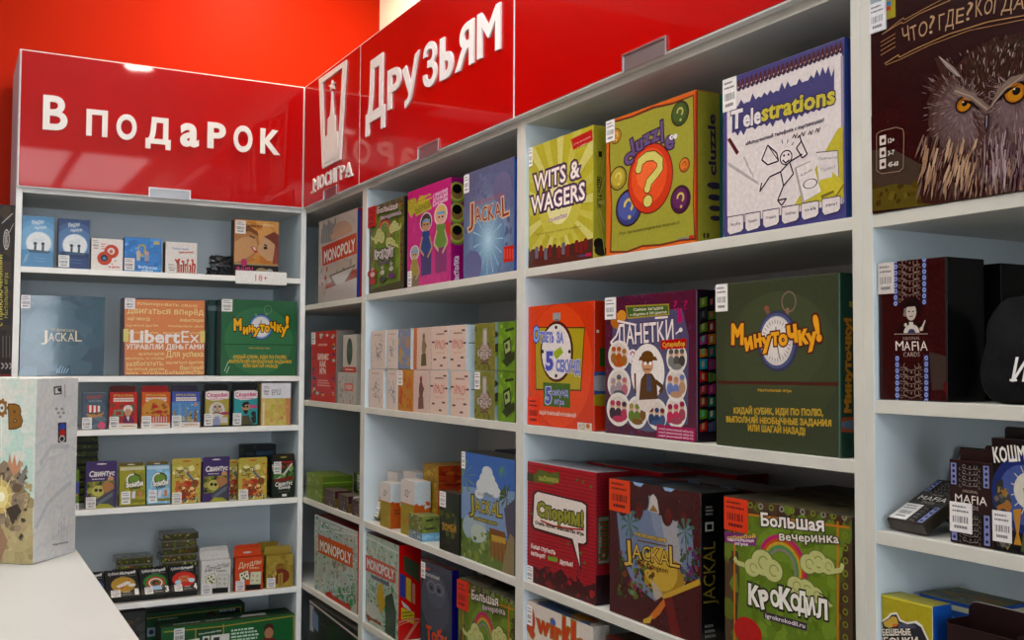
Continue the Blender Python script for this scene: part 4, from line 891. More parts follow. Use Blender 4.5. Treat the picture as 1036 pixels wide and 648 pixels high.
a.poly([(906.5, 337), (909, 330), (916, 326), (919, 325), (922, 330), (925, 325), (931, 326), (938, 331), (938, 337)], '241412'); a.poly([(920, 326), (924, 326), (925, 333), (922, 336), (920, 333)], 'B8AEA4'); a.ell(922.5, 337, 8.5, 'B8AEA4', .95, 18, 0, 0, 180); a.ell(922.5, 337, 4, '3A3A5A', .95, 12, 0, 0, 180); a.ell(916.5, 329, 2, 'B0A498', .8, 8); a.poly([(931, 334), (936, 324), (936.8, 324.6), (934, 333)], 'A89C90'); a.ell(932.5, 333, 2.2, 'B0A498', .9, 8)
a.line([(905, 338.3), (939, 338)], .8, '8A7A6E'); a.text('ORIGINAL', 913.5, 344.4, 931, 343.6, 3, '8A7A6E')
for ch, x0, x1, h in (('M', 906.5, 914.5, 9.6), ('A', 915, 921.5, 9.2), ('F', 923, 927.5, 9.2), ('I', 929, 930.4, 9.2), ('A', 931.5, 939, 9.4)): a.text(ch, x0, 355, x1, 354.8, h, 'C4B8AE', -.005)
a.text('CARDS', 914.5, 361.5, 931, 361, 4.6, '9A8A7E', 0); a.poly([(919, 364), (926, 363.8), (922.5, 366.2)], 'A89C90')
damask(910, 366, 935, 404, 2); chain(906, 910.5, 360, 404.5); chain(935, 940.3, 359.5, 405); a.poly([(913, 361), (934, 361), (931, 366), (922.5, 372), (914, 366)], '30100C')
b.art('right').line([(958.2, 261), (958.4, 403)], 1, '3A3A3C')
b.sticker(886, 266.5, 905, 297, 'BDB2AA'); o = b.done('red brown card game box with blue chain stripes and a hatted man emblem', G4A)
b2 = Box('game_box', b.w, .09, b.h*.97, o.location+Vector((.085, -.012, 0)), RZ, '0C0C0E', '08080A', '0A0A0C', wrap=True)
c2 = b2.art('right'); c2.line([(985, 264), (986, 402)], 1, '2A2A2C'); b2.done('plain black game box directly behind the red brown one', G4A)
# black cloth bag
X = XR+.012; y0 = on_x(1001, 390, X).y
bm = bmesh.new(); bmesh.ops.create_cube(bm, size=1); bmesh.ops.subdivide_edges(bm, edges=bm.edges[:], cuts=9, use_grid_fill=True)
W2, D2, H2 = .21, .11, .124
for v in bm.verts:
    x, y, z = v.co*2; k = 7
    n = (abs(x)**k+abs(y)**k+abs(z)**k)**(1/k); v.co = Vector((x, y, z))/max(n, .001)*.5
    p = v.co; top = max(0, p.z)
    v.co = Vector((p.x*W2*(1-.10*top), (p.y)*D2*(1-.75*top), max(0, (p.z+.48)*H2+.006*math.sin(p.x*14)*top)))
    v.co += v.normal*.0
for v in bm.verts: v.co += Vector((.0025*math.sin(v.co.z*120+v.co.x*60), .003*math.sin(v.co.x*75+v.co.z*40), 0))
for f in bm.faces: f.smooth = True
me = bpy.data.meshes.new('cloth_bag'); bm.to_mesh(me); bm.free(); me.materials.append(M_CLOTH)
bag = link('cloth_bag', me); bag.location = (X+.055, y0-W2/2+.022, EYE+Y2+.0008); bag.rotation_euler = (0, 0, RZ)
tag(bag, 'black cloth bag with white italic lettering, beside the red brown card box', 'bag')
class Fr: pass
f_ = Fr(); f_.w, f_.d, f_.h, f_.mb, f_.arts = W2, .001, H2, MB(), []; f_.mat = Matrix.Translation((X-.0068, bag.location.y, EYE+Y2)) @ Matrix.Rotation(RZ, 4, 'Z')
la = Art(f_, 'front'); la.text('И', 1023, 386.5, 1037, 386.5, 22, 'D8D4D0', .02, lean=.25); la.rect(1021.5, 384.5, 1029, 386.8, 'D8D4D0')
k_ = f_.mb.build('printed_lettering', M_CARD, bag)
k_.location = (0, -.0618, 0)
mb = MB(); mb.prism([(-.075, .119), (.075, .119), (.075, .131), (-.075, .131)], -.004, .004, (.01, .01, .01)); mb.build('zip_fold', M_CLOTH, bag)

# third shelf: leaning packs and standing packs
def damask_n(a, x0, y0, x1, y1, c='70655E', r=2.7):
    n = max(3, int((y1-y0)/6))
    for i in range(n):
        y = y0+(i+.5)*(y1-y0)/n
        for k in (-1, 1): a.ring((x0+x1)/2+k*(x1-x0)*.25, y, r, .3, c, 1, 0 if k < 0 else 120, 300 if k < 0 else 420, 8)
        a.ell((x0+x1)/2, y, r*.6, c, .7, 6)
        for k in (-1, 1): a.ring((x0+x1)/2+k*(x1-x0)*.42, y+3, r*.7, .35, c, 1, 90, 330, 7); a.line([((x0+x1)/2, y+3), ((x0+x1)/2+k*(x1-x0)*.3, y+1)], .7, c)
def pack_art(b, shade='2A1C18'):
    a = b.art('front', 'n'); a.rect(2, 2, 98, 98, shade)
    for x0 in (4, 80):
        for y0, y1 in ((4, 30), (62, 97)):
            a.rect(x0, y0, x0+13, y1, '6E74A0')
            for i in range(4): a.ell(x0+6.5, y0+(i+.5)*(y1-y0)/4, 2.2, '2A2A3E', 1, 6)
    a.rect(20, 3, 78, 31, '1E1614'); damask_n(a, 22, 4, 76, 31); a.rect(20, 63, 78, 97, '1E1614'); damask_n(a, 22, 63, 76, 97)
    a.text('ORIGINAL', 32, 38, 68, 38, 3.2, '9A8C80'); a.text('MAFIA', 14, 50.5, 88, 50.5, 9.5, 'CFC6BE', 0); a.text('CARDS', 34, 57.5, 68, 57.5, 4.5, 'A0948A')
    return a
pw, pd, ph = .062, .018, .094
X = XR+.008; ymid = on_x(982, 505, X).y; ph = on_x(959, 465, X).z-EYE-Y3; pw = on_x(959.6, 505, X).y-on_x(1003, 507, X).y
b = Box('card_pack', pw, pd, ph, Vector((X, ymid, EYE+Y3)), RZ, '2A1C18', '1A1210', '241A16', wrap=True); pack_art(b)
b.sticker(959.6, 507, 984, 541, 'D2CCC8'); b.tab('2A1A14', .012, slot=None); o = b.done('dark card pack with damask print and a white price sticker, standing upright', G4B)
b = Box('card_pack', pw, pd, ph, Vector((X+.05, ymid+.004, EYE+Y3)), RZ, '2A1612', '1A1210', '241612'); b.art('front', 'n').rect(3, 3, 97, 97, '2E1A16'); b.tab('341C16', .014, slot=None); b.done('plain dark card pack standing just behind the upright damask one', G4B)
# two packs lying propped against the side
def lying(dx, dy, dz, tiltx, tilty, rz, label):
    b = Box('card_pack', pw, .0155, ph*1.05, Vector((0, 0, 0)), 0, '26201E', '3A342E', '2A2422', wrap=True); pack_art(b, '3A3836')
    if dx == 0: b.sticker(4, 62, 50, 97, 'CFCBC8', mode='n')
    o = b.done(label, G4B)
    o.matrix_world = Matrix.Translation((X+dx, dy, EYE+Y3+dz)) @ Matrix.Rotation(RZ+rz, 4, 'Z') @ Matrix.Rotation(tiltx, 4, 'X')
    return o
yp = min(on_x(906, 522, X).y, .9375-pw/2-.008)
lying(0, yp, .0158, math.radians(-64), 0, math.radians(-2), 'damask card pack with price sticker lying slanted against the cabinet side')
lying(.100, yp-.004, .0078, math.radians(-24), 0, math.radians(4), 'second slanted damask card pack, propped behind the one with the price sticker')
# night pack
yl = on_x(1003.5, 500, X-.002).y; W3 = .07; h3 = on_x(1001, 443, X).z-EYE-Y3
b = Box('card_pack', W3, .022, h3, Vector((X-.002, yl-W3/2, EYE+Y3)), RZ, '141218', '0E0C10', '18161A', wrap=True)
a = b.art('front', 'n'); a.ell(55, 48, 34, '1E2A5A', .9); a.ell(55, 48, 26, '3A4A7E', .9)
a.ell(70, 44, 17, 'B8B2A4', 1); a.ring(64, 42, 5, .25, '7A7468', 1, 180, 360, 8); a.ring(78, 42, 5, .25, '7A7468', 1, 180, 360, 8); a.line([(64, 52), (74, 53), (82, 50)], 1.2, '6A6458')
for t in range(0, 360, 24): q = math.radians(t); a.line([(70+27*math.cos(q), 44-18*math.sin(q)), (70+36*math.cos(q), 44-24*math.sin(q))], 1, 'A8A498')
a.text('КОШМАРЫ', 5, 22, 98, 15, 13, 'CFC8BE', .03, grow=-.1); a.poly([(8, 40), (20, 36), (26, 60), (30, 96), (8, 96)], '2E2C2A'); a.blobs(8, 40, 30, 95, 25, ('5A5248', '7A6A3A', '3A3A3A', '8A5A2A'), 5, 4); a.poly([(38, 62), (52, 60), (50, 70), (47, 82), (52, 92), (38, 92), (43, 82), (40, 72)], 'A0702A'); a.poly([(55, 80), (98, 70), (98, 97), (50, 97)], '3E4A2E')
b.sticker(1003.7, 516, 1024, 550.5, 'D2CCC8'); b.tab('1A1416', .012, slot=None); b.done('dark blue card pack with a pale dreaming moon, at the right of the damask pack', G4B)
# bottom shelf in view: yellow and blue boxes, black tray
b = boxR('game_box', 885, 944.6, (945, 615), Y4, '9A8C22', '1E4A96', '8A8430', d=.034)
a = b.art(); a.poly([(890, 630), (898, 624), (901, 620.5), (907.5, 620), (911, 627), (917, 630), (927, 628.5), (933, 633), (940, 648), (938, 660), (893, 660), (892, 640), (889, 633)], 'CFC8BA'); a.poly([(892, 630), (899, 626), (902, 622.5), (907, 622), (910, 629), (918, 632), (926, 631), (932, 635), (938, 648), (936, 660), (895, 660), (894, 640)], '2A2A30')
a.poly([(893.5, 630), (899, 627), (903, 624), (907, 625), (909, 632), (900, 636), (895, 634)], 'B08E3A'); a.poly([(903, 632), (908, 631), (908, 634), (903, 635)], 'B05A22'); a.poly([(909, 631), (925, 633), (927, 636), (909, 637)], '4A4A58')
a.text('БЕШЕНЫЕ', 893, 643.5, 922, 643, 6, 'CFC4B4', .03, [(.12, '1E1A1A')]); a.text('ГОНКИ', 895, 653, 930, 653, 7, 'CFC4B4', .03, [(.12, '1E1A1A')]); a.line([(943.8, 614), (943.8, 660)], 1.2, 'C8C4B0'); a.line([(885, 601), (944, 615.5)], 1.4, 'BDB23A')
b.done('yellow fronted box with blue side, on the lowest visible shelf of the nearest cabinet', G4A)
q = on_x(990, 605, XR+.2)
b = Box('game_box', .10, .074, .21, Vector((XR+.065, .878, EYE+Y4)), RZ, '24468A', '24468A', '6E6E3A')
t = b.art('top', 'n'); t.rect(6, 6, 94, 94, '6A6E4A'); t.blobs(10, 15, 90, 90, 40, ('5A6A74', '8A6A2A', '7A7A4A', '4A5A6A'), 9, 3, (1, 3)); t.words(25, 30, 85, 60, 3, '8A5A22', 4); t.ring(60, 70, 10, .2, '8A9AA8', 2.2)
f = b.art('front', 'n'); f.line([(1, 4), (99, 4)], 3, 'A8A88A'); f.ell(40, 20, 12, '4A6AAA', 1.2)
r = b.art('right', 'n'); r.line([(1, 4), (99, 4)], 3, 'A8A88A'); r.poly([(60, 40), (100, 60), (100, 100), (60, 100)], '1E5A7A')
b.done('olive topped box with blue sides standing behind the yellow one', G4A)
# dark cardboard tray
tr = empty('display_tray', (XR+.008, on_x(992, 640, XR+.008).y, EYE+Y4+.0006), RZ); tag(tr, 'empty dark brown display tray in front of the olive topped box', 'tray')
w_ = on_x(956, 640, XR+.008).y-on_x(1026, 645, XR+.008).y; hz = on_x(956, 627, XR+.008).z-EYE-Y4
BR = C('2A1A14', 1)
mb = MB(); mb.box((-w_/2, 0, 0), (w_/2, .0015, hz-.004), .0004, {'': BR}); mb.build('front_wall', M_CARD, tr)
mb = MB(); mb.box((-w_/2, .0016, 0), (w_/2, .0385, .0015), .0, {'': BR}); mb.build('tray_floor', M_CARD, tr)
for sx in (-1, 1):
    mb = MB(); mb.box((sx*w_/2-.0008, .0016, .0016), (sx*w_/2+.0008, .0385, hz), .0003, {'': BR}); mb.build('side_wall', M_CARD, tr)
mb = MB(); r = .012; pts = [(-w_/2, 0), (w_/2, 0), (w_/2, hz+.006)]+[(w_/2-r+r*math.cos(t*.314), hz+.006+r*math.sin(t*.314)) for t in range(6)]+[(-w_/2+r-r*math.sin(t*.314), hz+.006+r*math.cos(t*.314)) for t in range(6)]
mb.prism(pts, .0386, .0401, BR); mb.prism([(p[0]*1.006, p[1]+.0008) for p in pts], .0402, .0406, C('B0A89C', 1)); mb.build('back_wall', M_CARD, tr)
# ================================================================ cabinet under the sign, second from the corner
G2A, G2B, G2C, G2D = 'game boxes on the top shelf under the sign', 'small boxes stacked in two rows under the sign', 'packs and boxes on the third shelf under the sign', 'game boxes on the fourth shelf under the sign'
Z1, Z2, Z3, Z4 = .1945, -.1225, -.4385, -.716
b = boxR('game_box', 373, 408.6, (408.6, 198.3), Z1, '3E3A22', '1E1A14', '2E281E', d=.075)
rainbow_art(b.art(), lambda x, y: (373+x*.356, 209+y*.85-x*.11))
a = b.art(); a.k = 900
dk = [(.09, '2A2420')]
a.text('Большая', 383, 216.5, 404, 211, 6, 'B8A8A0', .03, dk); a.text('вечеринка', 386.5, 223, 407.5, 217, 4.5, 'B0A0A0', .02, dk)
for i, ch in enumerate('КРОКОДИЛ'): a.text(ch, 380.5+i*2.35, 263-i*.55+(i % 2)*1.2, 382.9+i*2.35, 262.6-i*.55+(i % 2), 9.5-(i % 3), 'C2B8B4', .04, [(.13, '26241C')])
a.poly([(383.5, 266.5), (396, 263), (396, 265.5), (384, 269)], '5A4A5A'); a.ell(378, 277, 5, '9A1E14', .9)
for x, y, cc in ((378.5, 285, 'A02A2A'), (388.5, 283, '3A3A3A'), (397.5, 279, '5A2A5A')): a.rect(x-3, y-2, x+3, y+2, cc); a.ell(x, y-7, 2.6, 'A8A09A', .9, 8); a.ell(x, y-12, 1.8, '8A847E', .9, 8)
b.sticker(373.2, 209, 380.4, 229, 'A81E12', '5A0E08', label='red price sticker'); b.done('olive and brown party game box with a red sticker, leftmost under the sign', G2A)
b = boxR('game_box', 412.3, 456, (456, 179.3), Z1, 'A81E62', '7A1458', '8A1A54', dpx=470, wrap=True)
a = b.art(); a.ell(435, 235, 60, 'B0246A', .5); a.blobs(413, 200, 456, 290, 40, ('A01C5C', 'B82C70'), 5, 2)
a.poly([(412.5, 203), (420, 200), (421, 208), (425, 198), (430, 198), (431, 205), (418, 217), (416, 221), (413, 214)], '9A9428'); a.poly([(418, 210), (434, 201), (437, 211), (421, 219)], '9A9428')
a.text('ЧТО', 413.5, 211.5, 421.5, 208, 7, 'B0A83A', .04, [(.1, '6A5A1E')]); a.text('ВЫБИРАЕШЬ', 420.5, 217, 435.5, 209, 6, '6A6A1E', .03)
a.text('самоцветная игра', 423, 203, 436, 197.5, 2.6, 'B8A83A', .04); a.text('и смешные вопросы', 423, 207, 437, 201, 2.4, 'B8A83A', .04)
for i, s in enumerate(('С ПРИКОЛАМИ', 'ДЛЯ ВСЕЙ', 'КОМПАНИИ')): a.text(s, 438, 200.5+i*4.6, 453, 193.5+i*4.6, 3.2, 'D0A8BC', .05)
def doll(x, y, k, hair, skin, top, low):
    a.ell(x, y-20*k, 9.5*k, 'D0BCC0', .62, 14); a.ell(x, y-20*k, 8.6*k, hair, .6, 14); a.ell(x, y-17*k, 6.6*k, skin, .58, 14); a.poly([(x-3.4*k, y-20*k), (x+3.6*k, y-20.8*k), (x+3.4*k, y-23*k), (x-3*k, y-22*k)], '4A8AB0')
    a.poly([(x-5*k, y+10*k), (x-3.6*k, y-11*k), (x+3.6*k, y-12*k), (x+5.4*k, y+8*k)], top); a.poly([(x-5*k, y+10*k), (x+5.4*k, y+8*k), (x+5*k, y+30*k), (x-4.6*k, y+32*k)], low)
    a.line([(x-3.4*k, y-6*k), (x-6*k, y+6*k), (x-2*k, y+12*k)], 2.6*k, skin); a.line([(x+3.4*k, y-7*k), (x+6*k, y+4*k), (x+1.5*k, y+14*k)], 2.6*k, skin); a.ell(x-1.5*k, y-17.5*k, .9*k, '1A1A1A', 1, 6); a.ell(x+1.5*k, y-18*k, .9*k, '1A1A1A', 1, 6)
doll(431, 246, 1.05, '26201E', 'A87A5A', '2A3A6A', '3A2A5A'); doll(446, 240, 1.15, 'B89A5A', 'B8907A', '5A7A2E', '7A2A5A'); doll(419.5, 272, .8, '8A8A8A', 'A88A6A', '8A7A2A', '6A5A3A')
a.poly([(452, 222), (456, 228), (456, 240), (451, 234)], 'B02A2A')
s_ = b.art('right')
for i, y in enumerate((195, 216, 237)): s_.ell(462.5, y, 11, '5A6A2A', .9); s_.ell(462.5, y-1, 9.6, '8A8A3A', .85); s_.ell(462.5, y, 6.5, '6A5230', .9); s_.ell(462.5, y-4, 5, '1E1A18', 1, 10)
s_.text('настолка', 464, 287, 464, 259, 6, 'C0A8B8', .04)
b.sticker(412.8, 275, 416.5, 290); b.done('hot pink party game box with three young people in caps on its cover', G2A)
b = boxR('game_box', 469.2, 520.3, (520.3, 158.6), Z1, '4A5672', '2A4A8A', '3A465E', d=.06, wrap=True)
a = b.art(); [a.ell(494, 240, 64-i*5.4, hexmix('505C78', '9ABCCB', (i/10)**1.6), .52) for i in range(11)]; a.blobs(470, 165, 520, 275, 60, ('4E5874', '566480', '4A5270'), 5, 12)
[a.ell(494, 243, 40-i*4.6, hexmix('5A7490', 'A6C6D2', (i/8)**1.4), .42) for i in range(9)]
for t in range(0, 360, 24): q = math.radians(t); a.poly([(494, 242), (494+15*math.cos(q), 242-36*math.sin(q)), (494+15*math.cos(q+.05), 242-36*math.sin(q+.05))], '86A8BA')
a.ell(478, 270, 16, '5A5A7E', .6); a.ell(508, 190, 16, '5A5C7A', .6)
RD = '7A3226'
a.text('THE BOARDGAME', 481, 208.5, 509, 199, 4, '8A4A4A', .01)
a.letters((('J', 474, 479, 227.5, 226, 20), ('A', 480.5, 487, 225.5, 223, 14), ('C', 488, 493, 224.5, 222.5, 14), ('K', 494, 500, 223.5, 221, 15), ('A', 501, 507, 221, 218.5, 14), ('L', 508.5, 515, 220, 217, 20)), RD, .0, [(.06, 'B89A7A')])
a.rect(509.5, 250, 521, 264, 'B02418')
for i in range(4): a.rect(510+i*2.8, 252, 511.4+i*2.8, 262, 'C84030')
b.art('right').rect(520, 160, 523, 272, '2E5AA8')
b.sticker(469.6, 178, 474.6, 194.5); b.done('slate blue adventure box with a pale glow and rust red title', G2A)

# second shelf: two rows of small boxes, one on the other
hz = [on_x(440, 375, XR+.008).z-EYE-Z2, 0]; H1 = hz[0]; X = XR+.008
H2_ = on_x(480, 328, X).z-EYE-Z2-H1-.001
def small(pl, pr, row, front, side, label, d=.05, art=None, lbl=None):
    z = Z2+(H1+.0006 if row else 0); ym = 352 if row else 398
    yl, yr = on_x(pl, ym, X).y, on_x(pr, ym, X).y
    b = Box('card_box', yl-yr, d, H2_ if row else H1-.0004, Vector((X, (yl+yr)/2, EYE+z)), RZ, front, side, side, bevel=.0008)
    if art: art(b.art('front', 'n'), b.art('right', 'n'))
    if lbl: b.sticker(*lbl, mode='n')
    b.done(label, G2B, 'small game box'); return b
def sketch(sd, tone='6A6664'):
    def f(a, s):
        R = random.Random(sd); a.rect(3, 3, 97, 97, 'C2B0A4')
        for _ in range(16):
            x, y = R.uniform(25, 75), R.uniform(25, 80); a.line([(x, y), (x+R.uniform(-18, 18), y+R.uniform(-14, 14)), (x+R.uniform(-20, 20), y+R.uniform(-14, 14))], 1.4, R.choice((tone, '9A9490', '4A4848')))
        a.ring(50, 55, 11, .2, tone, 1, R.uniform(0, 90), 300, 10); a.words(20, 8, 75, 14, 1, '9A8A84', sd)
    return f
def colour(cs, frame):
    def f(a, s):
        a.rect(2, 2, 98, 98, cs[0]); a.blobs(4, 4, 96, 96, 60, cs, 9, 3, (.3, .8)); s.rect(0, 0, 100, 100, frame); s.line([(50, 2), (50, 98)], 5, 'C8C4C0')
    return f
def figure(c1, c2, base):
    def f(a, s):
        a.rect(3, 3, 97, 97, 'BDA294'); a.ell(50, 22, 8, c1, .9); a.poly([(40, 30), (58, 28), (66, 50), (60, 66), (40, 66), (36, 48)], c2); a.poly([(58, 32), (72, 44), (66, 50), (56, 42)], c1); a.poly([(34, 64), (66, 62), (70, 90), (32, 92)], base); a.line([(44, 66), (42, 88)], 3, c1)
    return f
def redname(a, s):
    a.rect(2, 2, 98, 98, 'C4AA9A'); a.words(28, 15, 78, 21, 1, '6A5048', 3)
    a.text('ИМ', 22, 52, 50, 51, 20, 'A83424', -.01); a.text('АДЖ', 50, 52, 84, 50, 17, 'A83424', -.01); a.words(30, 58, 76, 64, 1, 'C09080', 2)
    for x, y in ((10, 36), (84, 12), (78, 72), (20, 76), (60, 90), (92, 40)): a.ell(x, y, 2.4, '4A3430', 4, 8)
    s.rect(0, 0, 100, 100, 'B4C0C4'); s.line([(10, 40), (90, 40)], 2.2, '4A4A4A')
    for y in (12, 70, 90): s.line([(30, y), (80, y)], 1.2, '8A8A8A')
def crocpack(a, s):
    a.rect(2, 2, 98, 98, '6E6A2A'); a.blobs(4, 4, 96, 96, 50, ('5E6A22', '7A7832', '4E4A2A'), 8, 5); a.ell(50, 62, 22, '6A4A44', 1.1); a.ell(50, 60, 18, '9A8278', 1.2); a.poly([(40, 12), (60, 10), (62, 48), (40, 50)], '8A827A'); a.poly([(44, 16), (58, 15), (56, 46), (46, 46)], 'A8A098')
    for i, c in enumerate('КРОКО'): a.text(c, 16+i*14, 70+(i % 2)*5, 29+i*14, 69+(i % 2)*5, 14, 'B0A49A', .04, [(.12, '4A3A36')])
    a.words(30, 82, 70, 88, 1, '4A3A36', 2); s.rect(0, 0, 100, 100, '8A9AA0'); s.blobs(0, 0, 100, 100, 14, ('3A3A3A', '6A7A3A'), 12, 4)
def greenback(a, s):
    a.rect(2, 2, 98, 98, '5A7A1E'); a.blobs(4, 4, 96, 96, 18, ('6A9022', '4A6A1A'), 12, 6); a.poly([(30, 40), (70, 30), (78, 62), (40, 74)], '1E1E16'); a.poly([(36, 44), (66, 37), (72, 58), (44, 66)], '8A9A5A'); a.ell(50, 50, 6, '26261E', 1, 8); a.poly([(40, 16), (90, 12), (92, 17), (42, 21)], '22221A'); a.ell(20, 9, 4, '8AA83A', 1, 8); a.poly([(25, 80), (60, 66), (96, 60), (96, 76), (50, 92)], '2A3414')
rows = [
 ((372.8, 388, 0), 'C4B2A6', 'C2CACC', 'cream sketch box at the far left of the lower row', dict(art=sketch(1))),
 ((391.3, 401.6, 0), 'C0AEA2', 'C2CACC', 'cream sketch box left of the solid orange one', dict(art=sketch(2, '7A808A'))),
 ((402.4, 417.5, 0), 'A8662A', 'B0703A', 'mottled orange and red box in the lower row', dict(art=colour(('A8702A', 'B0481E', 'A8882E', '9A3A1E'), 'B0703A'), lbl=(0, 2, 32, 38))),
 ((418.3, 433.6, 0), 'BDA294', 'B8A89C', 'lower box with a thin red figurine on cream', dict(art=figure('7A2A24', '5A4440', '6A4A40'))),
 ((435, 452.8, 0), 'C4AA9A', 'B4C0C4', 'cream box with red scrawled name, left one of the lower row', dict(art=redname)),
 ((455.6, 474.6, 0), 'C4AA9A', 'B4C0C4', 'cream box with red scrawled name, right one of the lower row', dict(art=redname)),
 ((480, 500.6, 0), '6E6A2A', '8A9AA0', 'olive party pack in the lower row with a tiny price sticker', dict(art=crocpack, lbl=(2, 2, 28, 38))),
 ((503.8, 521.3, 0), '5A7A1E', '2E3A14', 'bright green box at the right end of the lower row', dict(art=greenback)),
 ((375.5, 390, 1), 'C2B0A4', 'BCC4C6', 'cream sketch box at the far left of the upper row', dict(art=sketch(3))),
 ((391.5, 402, 1), 'BEACA0', 'BCC4C6', 'cream sketch box left of the blue and orange one', dict(art=sketch(4, '7A7A7A'))),
 ((402.5, 415.6, 1), '8A7A5A', 'C2CACC', 'mottled blue and orange box in the upper row', dict(art=colour(('6A7690', 'A8742E', '7A8290', 'A8882E'), 'C8CCCC'))),
 ((418.5, 420.8, 1), 'B0602A', 'B0602A', 'thin orange box squeezed into the upper row', {}),
 ((421.6, 436, 1), 'BDA294', 'B8A89C', 'upper box with a green brown statuette on cream', dict(art=figure('6A5A2A', '7A6A4A', '4E4E34'))),
 ((436.8, 453.4, 1), 'C4AA9A', 'B4C0C4', 'cream box with red scrawled name, left one of the upper row', dict(art=redname)),
 ((454, 471.6, 1), 'C4AA9A', 'B4C0C4', 'cream box with red scrawled name, right one of the upper row', dict(art=redname, d=.06)),
 ((480.3, 501, 1), '6E6A2A', '8A9AA0', 'olive party pack in the upper row beside the bright green box', dict(art=crocpack)),
 ((503.8, 521.6, 1), '5A7A1E', '2E3A14', 'bright green box at the right end of the upper row', dict(art=greenback))]
for (pl, pr, rw), f, s_, lab, kw in rows: small(pl, pr, rw, f, s_, lab, **kw)

# third shelf
def duo(pl, pr, pt, label, back, dpx, d=None):
    b = boxR('card_pack', pl, pr, pt, Z3, '8A7A2A', 'A04A18', 'BDB4AA', back=back, **(dict(dpx=dpx) if dpx else dict(d=d)))
    a = b.art('front', 'n'); a.rect(0, 0, 100, 42, 'BEB4AC'); a.ring(45, 24, 7, .3, '6A625E', 1.2); a.line([(20, 30), (75, 18)], 1.5, '8A827C'); a.blobs(10, 50, 90, 98, 10, ('8A8A3A', '9A7A22', '9A6A22'), 9, 3); a.rect(0, 42, 100, 44, 'A8541E')
    r = b.art('right', 'n'); r.rect(0, 0, 100, 42, 'B0B8BC'); r.blobs(0, 40, 100, 48, 12, ('A84A18', 'B0B8BC'), 5, 2); r.words(25, 56, 70, 70, 2, '6A2E14', 3)
    return b.done(label, G2C, 'card pack')
duo(384.5, 395, (385, 487.5), 'white and orange card pack standing at the left of the third shelf', .010, None, .042)
duo(405.5, 419, (406, 485), 'white and orange card pack standing by the stack of small green boxes', .010, None, .045)
duo(392, 402, (392, 477), 'white topped card pack standing behind the left orange pack', .056, None, .04)
duo(408, 421, (408, 476.5), 'white topped card pack standing behind the right orange pack', .060, None, .04)
b = boxR('card_pack', 375, 383, (379, 489), Z3, '3A3E1E', '26221A', '4A4A2A', back=.03, d=.02, tilt=math.radians(-16))
a = b.art('front', 'n'); a.blobs(5, 5, 95, 95, 20, ('6A6A22', '8A7A2A', '2A2A1E', '9A8A2A'), 10, 4); b.sticker(5, 55, 70, 95, mode='n'); b.done('dark olive pack leaning at the left end of the third shelf', G2C)
yl, yr = on_x(427.5, 490, XR+.06).y, on_x(443, 492, XR+.06).y; hh = .0445
for i in range(4):
    b = Box('card_box', yl-yr, .11, hh, Vector((XR+.06, (yl+yr)/2-.001*i, EYE+Z3+.001+i*(hh+.0005))), RZ, '8A6A1E', '9A3A14', 'A07A2A')
    a = b.art('front', 'n'); a.blobs(5, 5, 95, 95, 14, ('9A7A22', '7A5A1A', 'A8882E'), 18, i); a.ell(40, 50, 18, 'A89236', 1); r = b.art('right', 'n'); r.blobs(2, 5, 98, 95, 30, ('A8461A', '8A2E12', '7A2410', 'B05A22'), 14, i+4, (1, 3))
    b.done(('bottom', 'second', 'third', 'topmost')[i]+' box of the orange stack behind the small green boxes', G2C, 'small game box')
yl, yr = on_x(413.5, 530, XR+.004).y, on_x(427, 533, XR+.004).y; zt = on_x(414, 519, XR+.004).z-EYE-Z3; hh = zt/3
for i in range(3):
    b = Box('card_box', yl-yr, .05, hh-.0005, Vector((XR+.004, (yl+yr)/2, EYE+Z3+i*hh)), RZ, '5E6238' if i else '6A7A84', '6A7438' if i else '6A9AB8', '6E7246')
    a = b.art('front', 'n'); a.blobs(4, 6, 96, 94, 16, ('8A8A4A', '3E4A2A', '7A7242', '9A9A6A') if i else ('8A98A0', '4A5A64', 'A0A8AC'), 22, i+1); r = b.art('right', 'n'); r.blobs(4, 10, 96, 90, 8, ('7A8A3A', '4A5A2E') if i else ('7AAAC8', '8AB4CC'), 20, i); r.poly([(20, 40), (60, 30), (62, 60), (22, 66)], '3A3A2A' if i else '7AAAC8')
    b.done(('pale blue box at the foot of the small green stack', 'middle box of the small green stack', 'top box of the small green stack')[i], G2C, 'small game box')
b = boxR('card_box', 444.5, 465, (445, 496), Z3, '22241A', '18160F', '3A3830', d=.03, back=.004, wrap=True)
a = b.art('front', 'n'); a.ell(50, 50, 30, '2E361E', .9); a.blobs(10, 35, 90, 75, 16, ('3A4A22', '4A4A1E', '2A2E18'), 9, 3); a.text('ЗОМБИ', 14, 66, 84, 64, 11, '8A6A1E', .05, [(.1, '3A2A10')]); a.words(20, 80, 80, 90, 2, '3A3A30', 3)
b.sticker(443.9, 496.5, 451, 514); b.done('narrow dark box with olive print, left of the treasure island box', G2C)
b = boxR('game_box', 466.8, 520.8, (467, 457), Z3, '4A6A9E', '2A2A26', '34362E', d=.07, wrap=True)
a = b.art(); a.poly([(466, 456), (521, 462), (521, 500), (466, 495)], '3A5C9A'); a.poly([(466, 492), (521, 498), (521, 545), (466, 530)], '6E84A4'); a.poly([(466, 524), (490, 535), (505, 545), (521, 552), (521, 586), (466, 562)], '566630'); a.ell(480, 535, 14, '8A9AA0', .9); a.ell(484, 540, 9, 'A0A89A', .9); a.blobs(467, 540, 500, 575, 40, ('6A7A2E', '4A5A22', '7A8A4A'), 4, 3)
for x, y, r in ((493, 486, 9), (488, 492, 7), (497, 493, 8), (493, 478, 6), (501, 498, 6), (485, 500, 5)): a.ell(x, y, r, 'B8BCBC', .9, 16)
